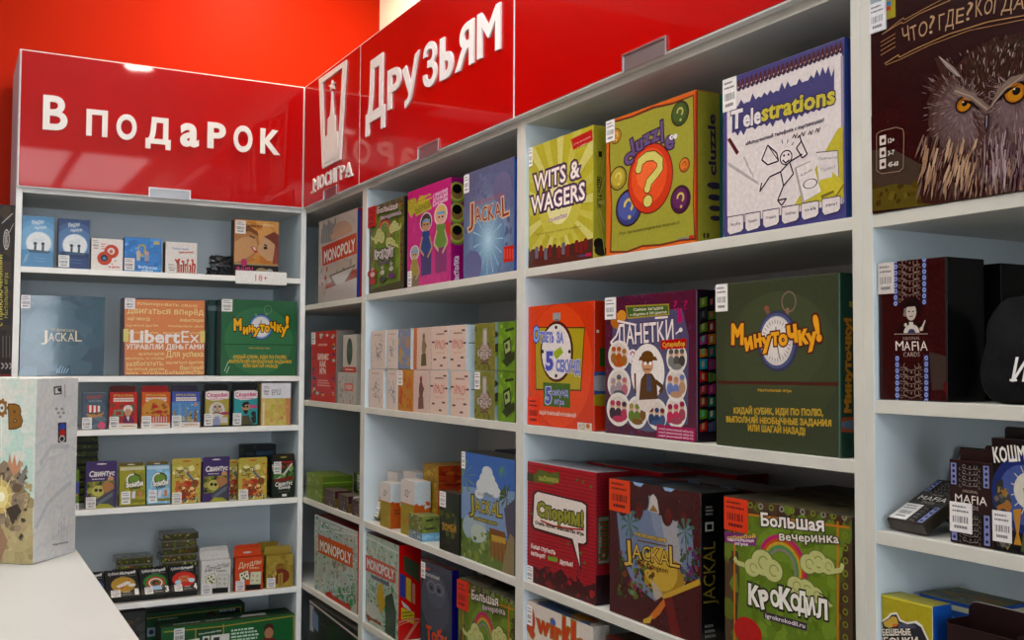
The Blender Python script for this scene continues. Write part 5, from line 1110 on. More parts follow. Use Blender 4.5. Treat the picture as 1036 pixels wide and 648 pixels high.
for x, y, rr, cc in ((469, 482, 20, '5E7A5E'), (513, 503, 14, '3E4A22'), (509, 478, 8, '4A7A5A')):
    for t in range(0, 360, 36): q = math.radians(t); a.poly([(x, y), (x+rr*.55*math.cos(q)+1, y-rr*math.sin(q)*.9-1), (x+rr*.6*math.cos(q+.25), y-rr*.8*math.sin(q+.25)+2)], cc)
a.line([(513, 505), (512, 530), (515, 548)], 2.4, '5A4A2A'); a.poly([(510, 515), (521, 505), (521, 550), (514, 545)], '4A4450')
GD = 'A89A3A'
a.text('THE BOARDGAME', 483, 501.5, 500, 504, 3, '7A6A3A')
a.letters((('J', 475.5, 479.5, 517, 517.5, 16), ('A', 480.5, 486, 517, 518.5, 12), ('C', 486.8, 491, 519, 519.5, 12), ('K', 491.8, 497, 520, 521, 12), ('A', 497.5, 502.5, 521, 522.3, 12), ('L', 503, 508, 523, 524, 15)), GD, .0, [(.07, '4A4420')])
a.poly([(479, 522), (504, 529), (503, 533), (479, 526)], '5E5A2A'); a.text('Treasure Island', 480, 525.5, 502.5, 531.5, 2.6, 'A8A060')
a.poly([(495, 534), (511, 539), (513, 549), (497, 545)], '6A4220'); a.poly([(496, 545), (513, 549), (512, 571), (497, 563)], '7A5428'); a.poly([(497, 541), (512, 545), (512, 551), (498, 548)], 'A8842E'); [a.line([(496+k*4, 546+k), (496.6+k*4, 565+k*1.6)], 1, '4E3218') for k in range(5)]; a.poly([(511, 560), (516, 540), (521, 545), (521, 586), (508, 578)], '7A6A4A')
b.sticker(464.9, 456.5, 470.6, 474.5); o = b.done('bright adventure box with a treasure chest under a blue sky', G2C)
b2 = Box('game_box', b.w, .07, b.h, o.location+Vector((.085, 0, 0)), RZ, '2A3A5E', '26304A', '2A3448'); b2.done('navy topped game box behind the treasure chest one', G2C)

# fourth shelf
def streets(a, x0, y0, x1, y1, dy, seed):
    """street map: crossing roads, blocks of small roofs and tree dots; dy is how far the cover's lines drop across its width"""
    R = random.Random(seed); S = lambda u, v: (x0+(x1-x0)*u, y0+(y1-y0)*v+dy*u)
    for _ in range(7): u, v = R.random(), R.random(); a.line([S(u, 0), S(min(1, max(0, u+R.uniform(-.5, .5))), 1)], 1.1, R.choice(('B6BCB0', 'A2ACA0')))
    for _ in range(6): v = R.random(); a.line([S(0, v), S(1, min(1, max(0, v+R.uniform(-.25, .25))))], 1.1, R.choice(('B6BCB0', 'C0B8A8')))
    for _ in range(110):
        u, v = R.random(), R.random(); w, h = R.uniform(.02, .06), R.uniform(.01, .035); c = R.choice(('5E7A62', '8A8270', '6E8A78', 'A89A82', '7A6A58', '4E6A54', 'B4AC98', '8A5A48'))
        a.k += .3; a.emit([a.c(p) for p in (S(u, v), S(u+w, v+h*.3), S(u+w, v+h), S(u, v+h*.8))], C(c), bump=False)
    for _ in range(50): u, v = R.random(), R.random(); a.k += .3; a.ell(*S(u, v), R.uniform(.8, 1.6), R.choice(('3E6A46', '4E7E52', '2E5A3A')), .7, 6)
b = boxR('game_box', 369.5, 403.3, (370, 539), Z4, '8E9E8C', 'A81A10', '6A1612', dpx=426, wrap=True)
a = b.art(); a.blobs(370, 540, 403, 660, 90, ('8AA08E', '9AAA9A', '6E8A74', 'AAA48E', 'B8AC9A'), 3, 3); a.blobs(371, 580, 403, 650, 40, ('2E7A3E', '4A8A52', '5A7A5A', '9A9A86'), 4, 4)
streets(a, 370, 541, 403, 640, 19, 5); a.poly([(370, 561), (400, 575), (400, 591), (370, 577)], 'A83A22'); a.text('MONOPOLY', 371.5, 574.5, 399, 587.5, 9.5, 'C8BEB4', .03, [(.07, '4A1A12')]); a.poly([(375, 581), (394, 590), (394, 594), (376, 585)], '4A4A5A')
a.poly([(383, 592), (387, 590), (390, 612), (386, 622), (381, 606)], 'A8862A'); a.poly([(372, 622), (386, 631), (386, 634), (374, 627), (373, 630), (370, 622)], '7A3420'); a.ell(377, 618, 8, 'A8A89A', .8); a.poly([(390, 604), (397, 600), (401, 620), (400, 648), (390, 640)], '3A4438')
s_ = b.art('right'); s_.poly([(408, 562), (424, 571), (424, 590), (409, 578)], '3A4432'); s_.poly([(404.5, 580), (410, 583), (410, 607), (404.5, 603)], '2A3A7A'); s_.poly([(411, 584), (416, 587), (416, 610), (411, 606)], 'A89236'); s_.poly([(417, 590), (420, 592), (420, 612), (417, 610)], 'A87060'); s_.poly([(406, 615), (419, 620), (419, 632), (406, 627)], 'A8982A'); s_.words(407, 619, 418, 628, 3, '6A5A1E', 3)
s_.ring(415, 640, 14, .12, 'B06A5A', 1.6); s_.ring(415, 640, 11, .08, 'B06A5A', 1.6); s_.line([(409, 650), (422, 630)], 3, 'B06A5A'); s_.poly([(406, 608), (413, 614), (417, 620), (408, 614)], 'A8A498')
b.done('green street map game box with red title band and decorated red side', G2D)
b = boxR('game_box', 425.8, 456.8, (426, 565.5), Z4, '34343E', '1E1A5A', '4A1A1E', dpx=464, wrap=True)
a = b.art(); a.ell(440, 610, 30, '40404A', .5); a.ell(441, 600, 16, '4A4A54', .6)
for x in (436.5, 444): a.ring(x, 594+(x-436)*.4, 6, .18, '6A6A74', .8); a.ell(x, 595+(x-436)*.4, 2, '26262E', .8, 8)
a.line([(432, 618), (440, 622), (445, 620)], 1, '5A3A44'); a.text('Тобу', 431, 646, 452, 655, 13, 'B03A14', .04); a.text('и', 447.5, 654, 451.5, 656, 10, 'B03A14', .04); a.rect(431, 574, 435, 578, '9A2E22'); a.text('Настольная', 430.5, 582, 444.5, 587.5, 3.4, 'A8A4A0', .03)
b.sticker(424.6, 567.5, 430.2, 586); b.done('charcoal game box with blue side and faint ghostly eyes', G2D)
b = boxR('game_box', 463.7, 520.8, (464, 585), Z4, '3E3E22', '26221A', '44443A', d=.075)
rainbow_art(b.art(), lambda x, y: (464+x*.57, 586+y*1.3+x*.2)); a = b.art(); a.k = 900
a.text('Большая', 479, 606, 506, 613.5, 8.5, 'BDB2A6', .03, dk); a.text('вечеринка', 490, 617, 513, 622.5, 6, 'AFA49A', .02, dk)
b.art('top').blobs(464, 570, 520, 604, 40, ('3E3E34', '5A5646', '2A2822'), 5, 4)
b.sticker(463.2, 585.5, 474, 619, 'B82C14', '54180A', label='red price sticker'); b.done('green rainbow party box right of the charcoal ghostly one', G2D)

# ================================================================ corner cabinet
G1 = 'boxes in the corner cabinet'; Z1, Z2, Z3, Z4, Z5 = .190, -.121, -.437, -.714, -1.0
b = boxR('game_box', 322.3, 361.3, (361.3, 210.5), Z1, '9E9086', '8A1A1E', '7A7670', d=.06, back=.012, wrap=True)
a = b.art(); a.blobs(323, 215, 361, 305, 90, ('A2948C', '8E8680', '9A8A7E', '847E7A', 'A89A90'), 3.4, 3)
for i in range(9): x = 325+i*1.7; a.rect(x, 232-i*.7-(i*5 % 7), x+1.2, 247-i*.5, '6A6866')
a.ell(345, 232, 8, '9A7A6A', 1.1); a.poly([(334, 238), (355, 226), (357, 234), (336, 244)], 'A07E6A'); a.blobs(326, 272, 360, 290, 25, ('7A6A5A', '9A2E22', '8A7A22', '6A6462'), 4, 5)
a.poly([(325.6, 250), (360.8, 235.5), (361, 256.5), (326.5, 269.5)], 'A2331F'); a.text('MONOPOLY', 328, 266, 359.3, 253.5, 11, 'CDBDB2', .03, [(.06, '5A1A12')])
a.poly([(330, 288), (361, 272), (361, 296), (328, 298)], '8A3A2E'); a.poly([(333, 279), (360, 267.5), (343.5, 298)], '5A5650'); a.poly([(335, 280), (358, 270), (343.5, 294)], 'A8A29A'); a.rect(341, 288, 346, 290, '7A7670'); a.poly([(329, 293), (361, 281), (361, 303), (328, 306)], 'A39891')
b.art('right').rect(361.4, 212, 364, 301, '2A3A7A')
b.done('grey street scene game box with red title band, top shelf of the corner cabinet', G1)
b = boxR('game_box', 314.8, 340, (315, 336.5), Z2, 'A80E0C', '6E6A64', 'A01210', dpx=359)
a = b.art(); R_ = random.Random(2)
for i in range(44):
    t = R_.uniform(0, 4); x, y = ((316+t % 1*23, 341), (316+t % 1*23, 398), (317.5, 340+t % 1*58), (337.5, 340+t % 1*58))[int(t)]
    a.ell(x+R_.uniform(-1, 1), y+R_.uniform(-2, 2), R_.uniform(.9, 1.9), R_.choice(('BDB0A8', '2A4A3A', 'A88A22', '2A2A5A', '8AA89A', '6A1A0A')), .9, 6)
for i, s in enumerate(('БИЗНЕС', 'КАК', 'ИГРА')): x0 = 321.5+(2 if i else 0); a.text(s, x0, 364+i*7.2, x0+(11 if not i else 6.4), 364+i*7.2, 5.2, 'D0B8AC', .05)
a.words(321.5, 384, 334, 392, 3, 'C88A80', 4); a.words(322, 347.5, 331, 351, 1, 'C88A80', 2)
b.sticker(314.9, 337, 319, 348.5); b.done('bright red business game box, second shelf of the corner cabinet', G1)
b = boxR('card_box', 341.5, 360.5, (342, 377), Z2, '9A948A', '8A847A', 'A09A90', d=.05)
a = b.art('front', 'n'); a.blobs(4, 4, 96, 96, 60, ('A8A298', '868078', 'AEA89E', '76726A'), 6, 3); a.rect(38, 34, 84, 58, 'B0483C'); a.text('СУНДУК', 42, 52, 80, 52, 12, 'C8B0A4', .04); a.ell(30, 93, 4, 'A03A2A'); a.ell(70, 93, 4, 'A03A2A'); b.done('grey newsprint box under the one with the dark oval', G1, 'small game box'); zt = b.h
b = boxR('card_box', 347, 360.5, (348, 339.5), Z2+zt+.0008, 'A69E92', '8A847A', 'A09A90', d=.05)
a = b.art('front', 'n'); a.ell(50, 45, 36, '1E2620', .62); a.ell(50, 45, 32, '34423A', .6); a.ell(42, 38, 20, '3E4E46', .5); a.rect(0, 86, 100, 100, 'A03024'); a.words(20, 90, 80, 96, 1, 'C8B0A4', 3); b.done('cream box with a dark green oval, on the newsprint box', G1, 'small game box')
X = XR+.006; yl, yr = on_x(310, 490, X).y, on_x(326, 495, X).y; zt = on_x(312.5, 478.5, X).z-EYE-Z3
for i in range(2):
    b = Box('card_box', yl-yr, .10, zt/2-.0005, Vector((X, (yl+yr)/2, EYE+Z3+i*zt/2)), RZ, '5E7022', '4A5E1E', '6A7A34')
    a = b.art('front', 'n'); a.blobs(5, 8, 95, 92, 14, ('7A8A3A', '4E5E1E', '8A945A', '6A7A2A'), 16, i); r = b.art('right', 'n'); r.line([(1, 50), (99, 50)], 10, '6A8A2A'); r.line([(1, 85), (99, 85)], 8, '3A4A1A'); b.done(('lower', 'upper')[i]+' green box of the pair in the corner cabinet', G1, 'small game box')
yl, yr = on_x(328, 485, X+.09).y, on_x(350, 490, X+.09).y
b = Box('card_box', .17, .08, zt, Vector((X+.135, yr-.03, EYE+Z3)), RZ, '4E6620', '3A4A1A', '5E7230'); a = b.art('front', 'n')
for y in (12, 30, 52, 74): a.line([(2, y), (98, y)], 5, ('7A9A3A', '3A4E18')[y % 4 == 0])
b.sticker(20, 6, 42, 66, mode='n'); b.done('wide green striped box behind the small brown packs', G1, 'small game box')
for i, (pl, pr, yt) in enumerate(((327.5, 339, 494), (342, 352.5, 499.5), (355.5, 364.5, 505))):
    b = boxR('card_box', pl, pr, (pl, yt), Z3, '4A3A34', '5A4A22', '5E524A', d=.05, back=.006)
    a = b.art('front', 'n')
    for y in (6, 36, 68): a.rect(4, y, 96, y+26, '3E2E2A'); a.blobs(8, y+3, 92, y+23, 7, ('A89A94', '5A2A24', '8A7A72'), 8, y)
    r = b.art('right', 'n'); r.rect(0, 0, 100, 44, '3A1A14')
    if i == 1: b.sticker(30, 2, 90, 60, side='right', mode='n')
    b.done(('small brown tin-like pack nearest the green pair', 'small brown pack with a price sticker on its side', 'small brown pack against the cabinet post')[i], G1, 'card pack')
b = boxR('game_box', 318.2, 361.8, (318.5, 520.5), Z4, '8E9E92', 'B01A10', '7A1E14', d=.06, back=.010, wrap=True)
a = b.art(); a.blobs(319, 522, 362, 625, 110, ('8AA08E', '9AAA9E', '7A9484', 'A8A48E', 'AE9E8E', '8E968E'), 3.4, 3); a.blobs(340, 585, 362, 618, 40, ('2E7A3E', '3E7E48', '5A7A5A'), 4, 4); a.blobs(325, 570, 350, 600, 40, ('9A9288', '7A766E', '8A8478', '6A6A62'), 4, 9)
streets(a, 319, 523, 362, 605, 19, 9); a.poly([(322.3, 540.5), (357, 555.5), (357, 575.5), (322.5, 559)], 'A8441E'); a.text('MONOPOLY', 324, 556.5, 355.5, 571.5, 10, 'CFC4B8', .03, [(.07, '5A2A12')])
a.poly([(329, 600), (334, 598.5), (337, 603), (350, 611), (353, 610), (356, 619), (352, 617), (348, 615), (334, 606), (331, 607)], 'A02A16'); a.line([(318.6, 521), (318.8, 600)], 2, 'B8BEB8'); a.line([(319, 521), (362, 539.5)], 1.6, 'B8BAB0')
b.done('green street map game box with red title band, in the corner cabinet', G1)
b = boxR('game_box', 312.6, 362, (313, 607), Z5, '12140F', '1E1E1A', '5E5650', d=.055, back=.010)
a = b.art(); a.line([(312.6, 608), (364, 648)], 2, 'A89E94'); a.rect(314, 612, 317, 640, '9A9690'); a.poly([(316, 616), (322, 624), (322, 640), (316, 634)], '5A6A8A'); a.words(324, 631, 336, 640, 1, '6A6A44', 3); a.ell(340, 646, 12, '1E2A1A', .9)
b.done('black game box with a pale rim, lowest in view in the corner cabinet', G1)
# ================================================================ gift cabinet at the end
LA, LB, LC, LD, LE, LF = .277, -.042, -.202, -.437, -.724, -1.04
GA, GB, GC, GD_, GE, GF = ('small boxes on the top shelf of the gift cabinet', 'game boxes on the second shelf of the gift cabinet', 'card packs on the third shelf of the gift cabinet', 'card packs on the fourth shelf of the gift cabinet', 'packs on the fifth shelf of the gift cabinet', 'green boxes on the lowest visible shelf of the gift cabinet')
def moon(b, dark, stick):
    a = b.art('front', 'n'); c = ('26345A', '30426A', '3E567E', '4E6C94') if dark else ('4A7498', '4C7AA0', '5A8AB0', '6A98BA')
    a.rect(0, 0, 100, 100, c[1]); a.ell(50, 52, 46, c[2], .95); a.ell(50, 52, 36, c[3], 1.0); a.poly([(0, 66), (100, 68), (100, 100), (0, 100)], c[1])
    a.ell(53, 53, 23, 'A8B8C8', 1.02); a.ell(53, 53, 21.5, 'CDD0D0', 1.0); a.ell(44, 50, 7, 'C0C6C8'); a.ell(62, 45, 5, 'C0C6C8'); a.poly([(10, 67), (98, 69), (98, 78), (10, 76)], c[0] if dark else '4A7AA0'); a.poly([(18, 66), (90, 68), (84, 73), (26, 72)], '3A5064')
    for x in (42, 66): a.ell(x, 54, 3.4, '2E3E4A', 1, 8); a.poly([(x-4, 70), (x-3, 57), (x+4, 57), (x+4, 70)], '3A4E58')
    a.text('Имаджи', 30, 17, 66, 14, 8, 'C8D0D4', .01, lean=.2); a.text('нариум', 38, 26, 74, 24, 6.5, 'C8D0D4', .01, lean=.2)
    for y in (82, 88): a.line([(40, y), (75, y+1)], 1, c[3])
    for x0, y0 in ((8, 92), (14, 90)): a.line([(x0, y0), (x0+8, y0-16)], .8, 'A8B8C4')
    l = b.art('left', 'n'); l.rect(0, 0, 100, 100, '26323C')
    for i in range(7): l.rect(20, 6+i*13.5, 80, 12+i*13.5, '4A7488')
    if stick: b.sticker(1, 74, 36, 98, 'CBCBCB', mode='n')
b = boxL('card_box', 21.2, 54.6, (36, 219), LA, '5A86B0', '26323C', '6A90B0', d=.05, wrap=True); moon(b, 0, 0); b.done('pale blue wrapped box with two figures before a big moon, no sticker', GA, 'small game box')
b = boxL('card_box', 59.3, 90.6, (75, 222), LA, '3A4E7A', '26323C', '4A5E80', d=.05, wrap=True); moon(b, 1, 1); b.done('darker blue box with two figures before a big moon and a price sticker', GA, 'small game box')
b = boxL('card_box', 92.2, 124.4, (108, 242), LA, 'D0CAC4', 'B8B2AC', 'C0BAB4', d=.04); a = b.art('front', 'n')
for x, y, c1, c2, c3 in ((63, 40, 'B03424', 'C8BEB4', 'B05A4A'), (42, 63, 'A83A22', '2A3240', '4A7AA0')): a.ell(x, y, 22, c1); a.ell(x, y, 18.5, 'C04A30'); a.ell(x-1, y-1, 11, c2); a.ell(x-1, y, 5.5, c3, 1, 10); a.ring(x, y, 16, .1, '7A2418')
a.text('на двоих', 54, 92, 90, 92, 6, 'B05048', .05); a.ell(76, 70, 2.5, 'B86A60'); a.ell(66, 80, 2.5, 'B86A60'); a.words(30, 14, 44, 36, 3, 'C07A70', 2); b.sticker(2, 3, 27, 38, 'CFCAC4', mode='n'); b.done('white square box with two red discs', GA, 'small game box')
b = boxL('card_box', 125.6, 163.2, (144, 241), LA, '3E78B8', '26406A', '3A6AA0', d=.045); a = b.art('front', 'n'); a.blobs(2, 2, 98, 98, 40, ('4A86C4', '3A70AE', '5A92CA', '346AA8'), 10, 3); a.blobs(10, 20, 90, 90, 16, ('5A4A8A', '7A4A6A', '2A4A8A'), 3, 5)
a.ring(47, 32, 13, .34, 'A89A3A', .9, -60, 200, 12); a.ell(47, 52, 4, 'A89A3A'); a.ell(38, 46, 8, 'B8A08A', .8); a.rect(33, 50, 43, 68, 'A8A49A'); a.ell(60, 46, 8, 'B09078', .8); a.rect(55, 50, 66, 68, '8A8A96'); a.text('вопросы', 38, 90, 88, 92, 9, 'A8C4DC', .04); a.text('ответы', 46, 99, 78, 99, 6, 'A8C4DC', .04); a.rect(78, 8, 94, 18, 'A89A6A'); b.sticker(1, 62, 28, 97, 'CFCAC4', mode='n'); b.done('bright blue box with a yellow question mark and two small figures', GA, 'small game box')
b = boxL('card_box', 167.2, 199.3, (183, 245.5), LA, 'CCC6C0', '5A2E26', 'B8B2AC', d=.045); a = b.art('front', 'n'); a.text('Только наши', 20, 24, 72, 24, 6, '7A8AA8', .04); a.text('девчонки!', 42, 35, 88, 33, 6, 'B0483C', .05)
R_ = random.Random(5)
for i in range(9):
    x = 36+i*7; h = R_.uniform(18, 46); a.line([(x, 98), (x+R_.uniform(-2, 2), 98-h)], 5, R_.choice(('8A3A2A', 'A03424', '6A3A30', 'A8705A'))); a.ell(x, 96-h, 4, R_.choice(('B83A2E', '8A4A3A', '4A6A8A')), 1, 8)
a.ell(32, 58, 3, 'B83A2E'); a.ell(54, 62, 4, 'B83A2E'); b.sticker(6, 68, 36, 97, 'CFCAC4', mode='n'); b.done('white box with red raised hands along its foot', GA, 'small game box')
# black shrink-wrapped bundles
def wrapped(px0, px1, z0, hgt, y, label, rz):
    xl, xr = on_y(px0, 268, y).x, on_y(px1, 268, y).x; w = xr-xl
    bm = bmesh.new(); bmesh.ops.create_cube(bm, size=1); bmesh.ops.subdivide_edges(bm, edges=bm.edges[:], cuts=5, use_grid_fill=True); R = random.Random(int(px0))
    for v in bm.verts:
        n = v.co.copy(); e = .006 if v.co.z > -.49 else 0
        v.co = Vector((n.x*w+R.uniform(-e, e)*.7, n.y*.06+R.uniform(-e, e)*.7, (n.z+.5)*hgt+(R.uniform(-e, e)*.6 if n.z > -.49 else 0)))
    me = bpy.data.meshes.new('wrapped_bundle'); bm.to_mesh(me); bm.free(); me.materials.append(M_GLOSSBLACK)
    o = link('wrapped_bundle', me); o.location = ((xl+xr)/2, y+.03, EYE+z0+.0006); o.rotation_euler = (0, 0, rz); tag(o, label, 'wrapped pack', GA)
wrapped(213.5, 240, LA, .030, YL+.05, 'crinkled black wrapped pack lying flat beside the kissing couple box', .1)
wrapped(215, 243, LA+.036, .030, YL+.055, 'second crinkled black wrapped pack, lying on the first', -.12)
b = boxL('game_box', 237, 282, (260, 223.5), LA, 'A86A2E', '2A1E1A', '6A4A2A', d=.045); a = b.art('front', 'n'); a.rect(0, 0, 100, 78, 'B07436'); a.blobs(0, 0, 100, 76, 30, ('B47C3E', 'A46628', 'BC884A'), 14, 3)
a.poly([(0, 30), (10, 14), (30, 10), (52, 22), (56, 40), (46, 62), (26, 78), (0, 78)], '9A6A42'); a.poly([(0, 40), (22, 30), (46, 30), (52, 44), (44, 58), (20, 72), (0, 76)], 'B08458'); a.poly([(8, 24), (30, 10), (52, 20), (54, 28), (34, 20)], '6A3E1E')
a.poly([(62, 30), (86, 20), (100, 30), (100, 74), (74, 70), (54, 58), (52, 46), (60, 40)], 'B08A66'); a.poly([(66, 28), (90, 18), (100, 24), (100, 60), (90, 40), (80, 34)], '6A3428'); a.poly([(92, 40), (100, 50), (100, 76), (86, 76)], '7A3E30')
a.line([(34, 28), (46, 32)], 2.4, '4A2A1A'); a.line([(66, 42), (74, 44)], 2.4, '3A2018'); a.ell(70, 48, 3, '3A2018', 1.3, 8); a.poly([(36, 48), (44, 46), (54, 56), (46, 58)], 'A03A3A'); a.poly([(40, 48), (45, 48), (50, 53), (45, 53)], 'C8BCB4'); a.text('Страстные игры', 22, 12, 62, 12, 5, '2E2218', .03); a.text('для двоих', 64, 8, 88, 9, 4, 'C8B49A', .02)
a.rect(0, 77, 100, 80, '8A7A5A'); a.rect(0, 80, 100, 100, '26201E'); a.ell(22, 76, 7, 'A02A5A', .8); a.text('ФАНТЫ', 6, 96, 42, 96, 11, 'A8386A', .05); a.ell(62, 92, 8, '8A7A5A', 1.4); a.ell(80, 92, 7, '8A8A86', 1); b.sticker(2, 2, 25, 25, 'CFCAC4', mode='n'); b.done('orange and brown box with a drawn couple face to face', GA)
# 18+ shelf card
x0, x1 = on_y(238.3, 282, YL-.004).x, on_y(290, 282, YL-.004).x; z1, z0 = on_y(264, 274.8, YL-.004).z, on_y(264, 288, YL-.004).z
mb = MB(); mb.box((-(x1-x0)/2, -.0015, 0), ((x1-x0)/2, .0015, z1-z0), .0003, {'': C('D2D0CC')})
fr = Fr(); fr.w, fr.d, fr.h, fr.mb, fr.arts = x1-x0, .003, z1-z0, mb, []; fr.mat = Matrix.Translation(((x0+x1)/2, YL-.0045, z0))
c = Art(fr, 'front', 'n'); c.O = c.O+Vector((0, -.0015, 0)); c.text('18+', 38, 74, 62, 74, 46, 'B84A48', -.02)
sh = mb.build('shelf_card', M_CARD); sh.location = ((x0+x1)/2, YL-.0035, z0); tag(sh, 'white shelf card reading 18+ clipped to the shelf edge', 'sign')

# second shelf
b = boxL('game_box', 20.6, 105.8, (60, 299.5), LB, '34495A', '14181C', '2E3E48', d=.06, wrap='film'); a = b.art(); a.ell(60, 338, 34, '40596A', 1); a.blobs(22, 300, 105, 380, 20, ('385262', '3E5868', '34505E'), 12, 3)
a.text('THE BOARDGAME', 51, 334.8, 75, 336.3, 2.6, 'B8A88A', .0)
a.letters((('J', 41.5, 48, 345.3, 11), ('A', 49, 55, 345.4, 8.5), ('C', 56, 61, 345.5, 8.5), ('K', 62, 68, 345.6, 8.5), ('A', 68.8, 75, 345.7, 8.5), ('L', 76, 83, 345.8, 11)), 'C4B69A', .0)
for i in range(5): a.line([(57+i*2.4, 378), (59+i*2.6, 373-(i*7 % 4))], .8, '7AA4C0')
b.sticker(20.8, 298.7, 30.6, 312.3, 'CFCCD0'); b.done('dark teal square box with gold title, at the left of the second shelf', GB)
b = boxL('game_box', 124.2, 207.6, (165, 303), LB, 'A8602E', '4A2A1E', '3A3A4A', d=.06, wrap=True); a = b.art(); a.rect(123, 300, 209, 382, '3A3644'); a.poly([(126, 303), (207, 304.5), (206.5, 379.5), (126, 379.5)], 'BE7448')
LG = 'D0BC82'; wrds = ('двигаться вперёд', 'ещё никогда', 'достигать', 'быстрее', 'мечтать, и чтобы', 'Для успеха', 'разбогатеть.', 'планировать свою', 'быстрый', 'научиться другим', 'чтобы', 'Большинство', 'начать', 'инвестиции')
for i, (x_, y_, x2, y2, h, k) in enumerate(((139, 308.5, 200, 311, 3, 7), (129, 317, 206, 319, 6, 0), (129, 324, 152, 324.5, 3.6, 1), (182, 325.5, 206, 326, 3.4, 13), (128, 330.5, 160, 330.5, 2.2, 9), (170, 331, 206, 331.5, 2.2, 7), (140, 359.5, 166, 359.5, 3, 9), (168, 361.5, 206, 361, 6, 5), (127, 364, 166, 364, 2.6, 4), (128, 370.5, 166, 370, 4.8, 6), (168, 368.5, 206, 368, 3, 9), (128, 375, 166, 375, 3, 9), (182, 374.5, 206, 374, 4.4, 8), (128, 379, 140, 379, 3, 12), (144, 379, 166, 379, 3, 10), (167, 379, 206, 378.5, 4, 11), (127, 337.5, 160, 338, 2.4, 9), (165, 338, 206, 338.5, 2.4, 4))): a.text(wrds[k], x_, y_, x2, y2, h, LG, .01)
a.poly([(124.8, 333), (130, 333), (130, 346), (124.8, 346)], 'C0B46A'); a.poly([(202.5, 335), (207.6, 335), (207.6, 347), (202.5, 347)], 'C0B46A')
a.text('Libert', 131.5, 346.5, 182, 347, 12, 'D4CEC8', .035); a.text('Ex', 183.5, 347, 201.5, 347, 12, 'D4CEC8', -.02); a.text('УПРАВЛЯЙ ДЕНЬГАМИ', 127.5, 353.6, 206, 353.6, 5, 'D4CCC4', .02)
b.sticker(126.5, 301, 136.5, 313, 'CFCCD0'); b.done('orange box covered in pale words with a big white title', GB)
b = boxL('game_box', 223.8, 300.3, (262, 304), LB, '2E5A3C', '2E1E18', '2A4A3A', d=.06, wrap=True); a = b.art(); a.ell(262, 345, 34, '356644', 1); a.ell(264, 331, 13, '2E4A78', .93); a.ell(264, 331, 11.8, '6A86B0', .93); a.ell(264, 331, 10.2, 'C4C2BE', .93)
a.ring(271, 313.5, 4.4, .14, '5A7A64', .9); a.line([(269, 319), (270, 317)], 2.6, '6A7A6A'); a.line([(258, 318), (260, 320)], 2, '6A7A6A'); a.line([(264, 331), (264, 324)], .8, '4A4A4A')
oc = [(.12, '3A2410'), (.06, '7A4A14')]
a.letters((('М', 236.5, 244.5, 334, 11), ('и', 245.8, 251, 338, 8), ('н', 251.6, 256.3, 336, 8), ('у', 256, 263, 337.5, 8), ('т', 262.4, 268, 335.5, 8), ('о', 267.6, 273, 335.5, 8), ('ч', 273.2, 279, 334.5, 10), ('к', 279.8, 285, 336, 9), ('у', 284.5, 290.3, 337.5, 9), ('!', 289, 292.3, 331.5, 11)), 'D09C24', .05, oc)
a.line([(226, 348.5), (299, 349.3)], .8, '23402C'); a.text('Настольная игра', 252, 353, 273, 353.3, 1.7, 'B08A2E', .02); a.text('КИДАЙ КУБИК, ИДИ ПО ПОЛЮ,', 236, 362.8, 290, 363.2, 3.1, 'B8942E', .04); a.text('ВЫПОЛНЯЙ НЕОБЫЧНЫЕ ЗАДАНИЯ', 231.5, 367.3, 294.5, 367.8, 3, 'B8942E', .04); a.text('ИЛИ ШАГАЙ НАЗАД!', 246, 371.8, 281, 372.2, 3.1, 'B8942E', .04)
a.line([(227, 376), (231, 366)], .7, '9AB8A4'); a.line([(229, 378), (232, 371)], .7, '9AB8A4')
b.sticker(224.3, 302.5, 235, 315.5, 'CFCCC8'); b.done('green stopwatch box with yellow writing, at the right of the second shelf', GB)
b = boxL('game_box', 210, 290, (250, 305), LB, '1E3A34', '16221E', '4A5A58', d=.06, back=.085, wrap=True); a = b.art(); a.line([(210, 312), (225, 312.3)], 5, '5A6A6A'); b.done('dark teal box mostly hidden behind the green stopwatch one', GB)

# third shelf: hanging packs
def packL(pl, pr, top, z, front, side, d=.022, back=.012, tilt=0, **k): return boxL('card_pack', pl, pr, top, z, front, side, d=d, back=back, tilt=tilt, **k)
b = packL(83, 108.2, (95, 397.5), LC, '3A4654', '16181C', wrap=True); a = b.art('front', 'n'); a.ell(50, 50, 36, '44525E', .8); a.text('ВИКИНГИ', 18, 18, 82, 15, 8, '8A3A34', .05); a.words(25, 20, 78, 27, 1, '6A7680', 2)
for i in range(6): x = 20+i*8.5; a.poly([(x, 34+i*.4), (x+8.5, 34+i*.4), (x+9, 54), (x+.5, 54)], ('B03434', 'CFC8C0')[i % 2])
a.poly([(16, 58), (80, 57), (84, 50), (87, 56), (76, 68), (28, 68)], 'A07442'); a.blobs(26, 54, 74, 60, 9, ('3A2E24', '5A4A34'), 3, 3); a.blobs(30, 68, 90, 98, 12, ('4E5C66', '56666E'), 8, 5); a.ell(80, 89, 10, 'B84A6A'); b.sticker(1, 67, 40, 98, 'CFCCCA', mode='n'); b.done('slate blue pack with a red and white sailed ship', GC, 'card pack')
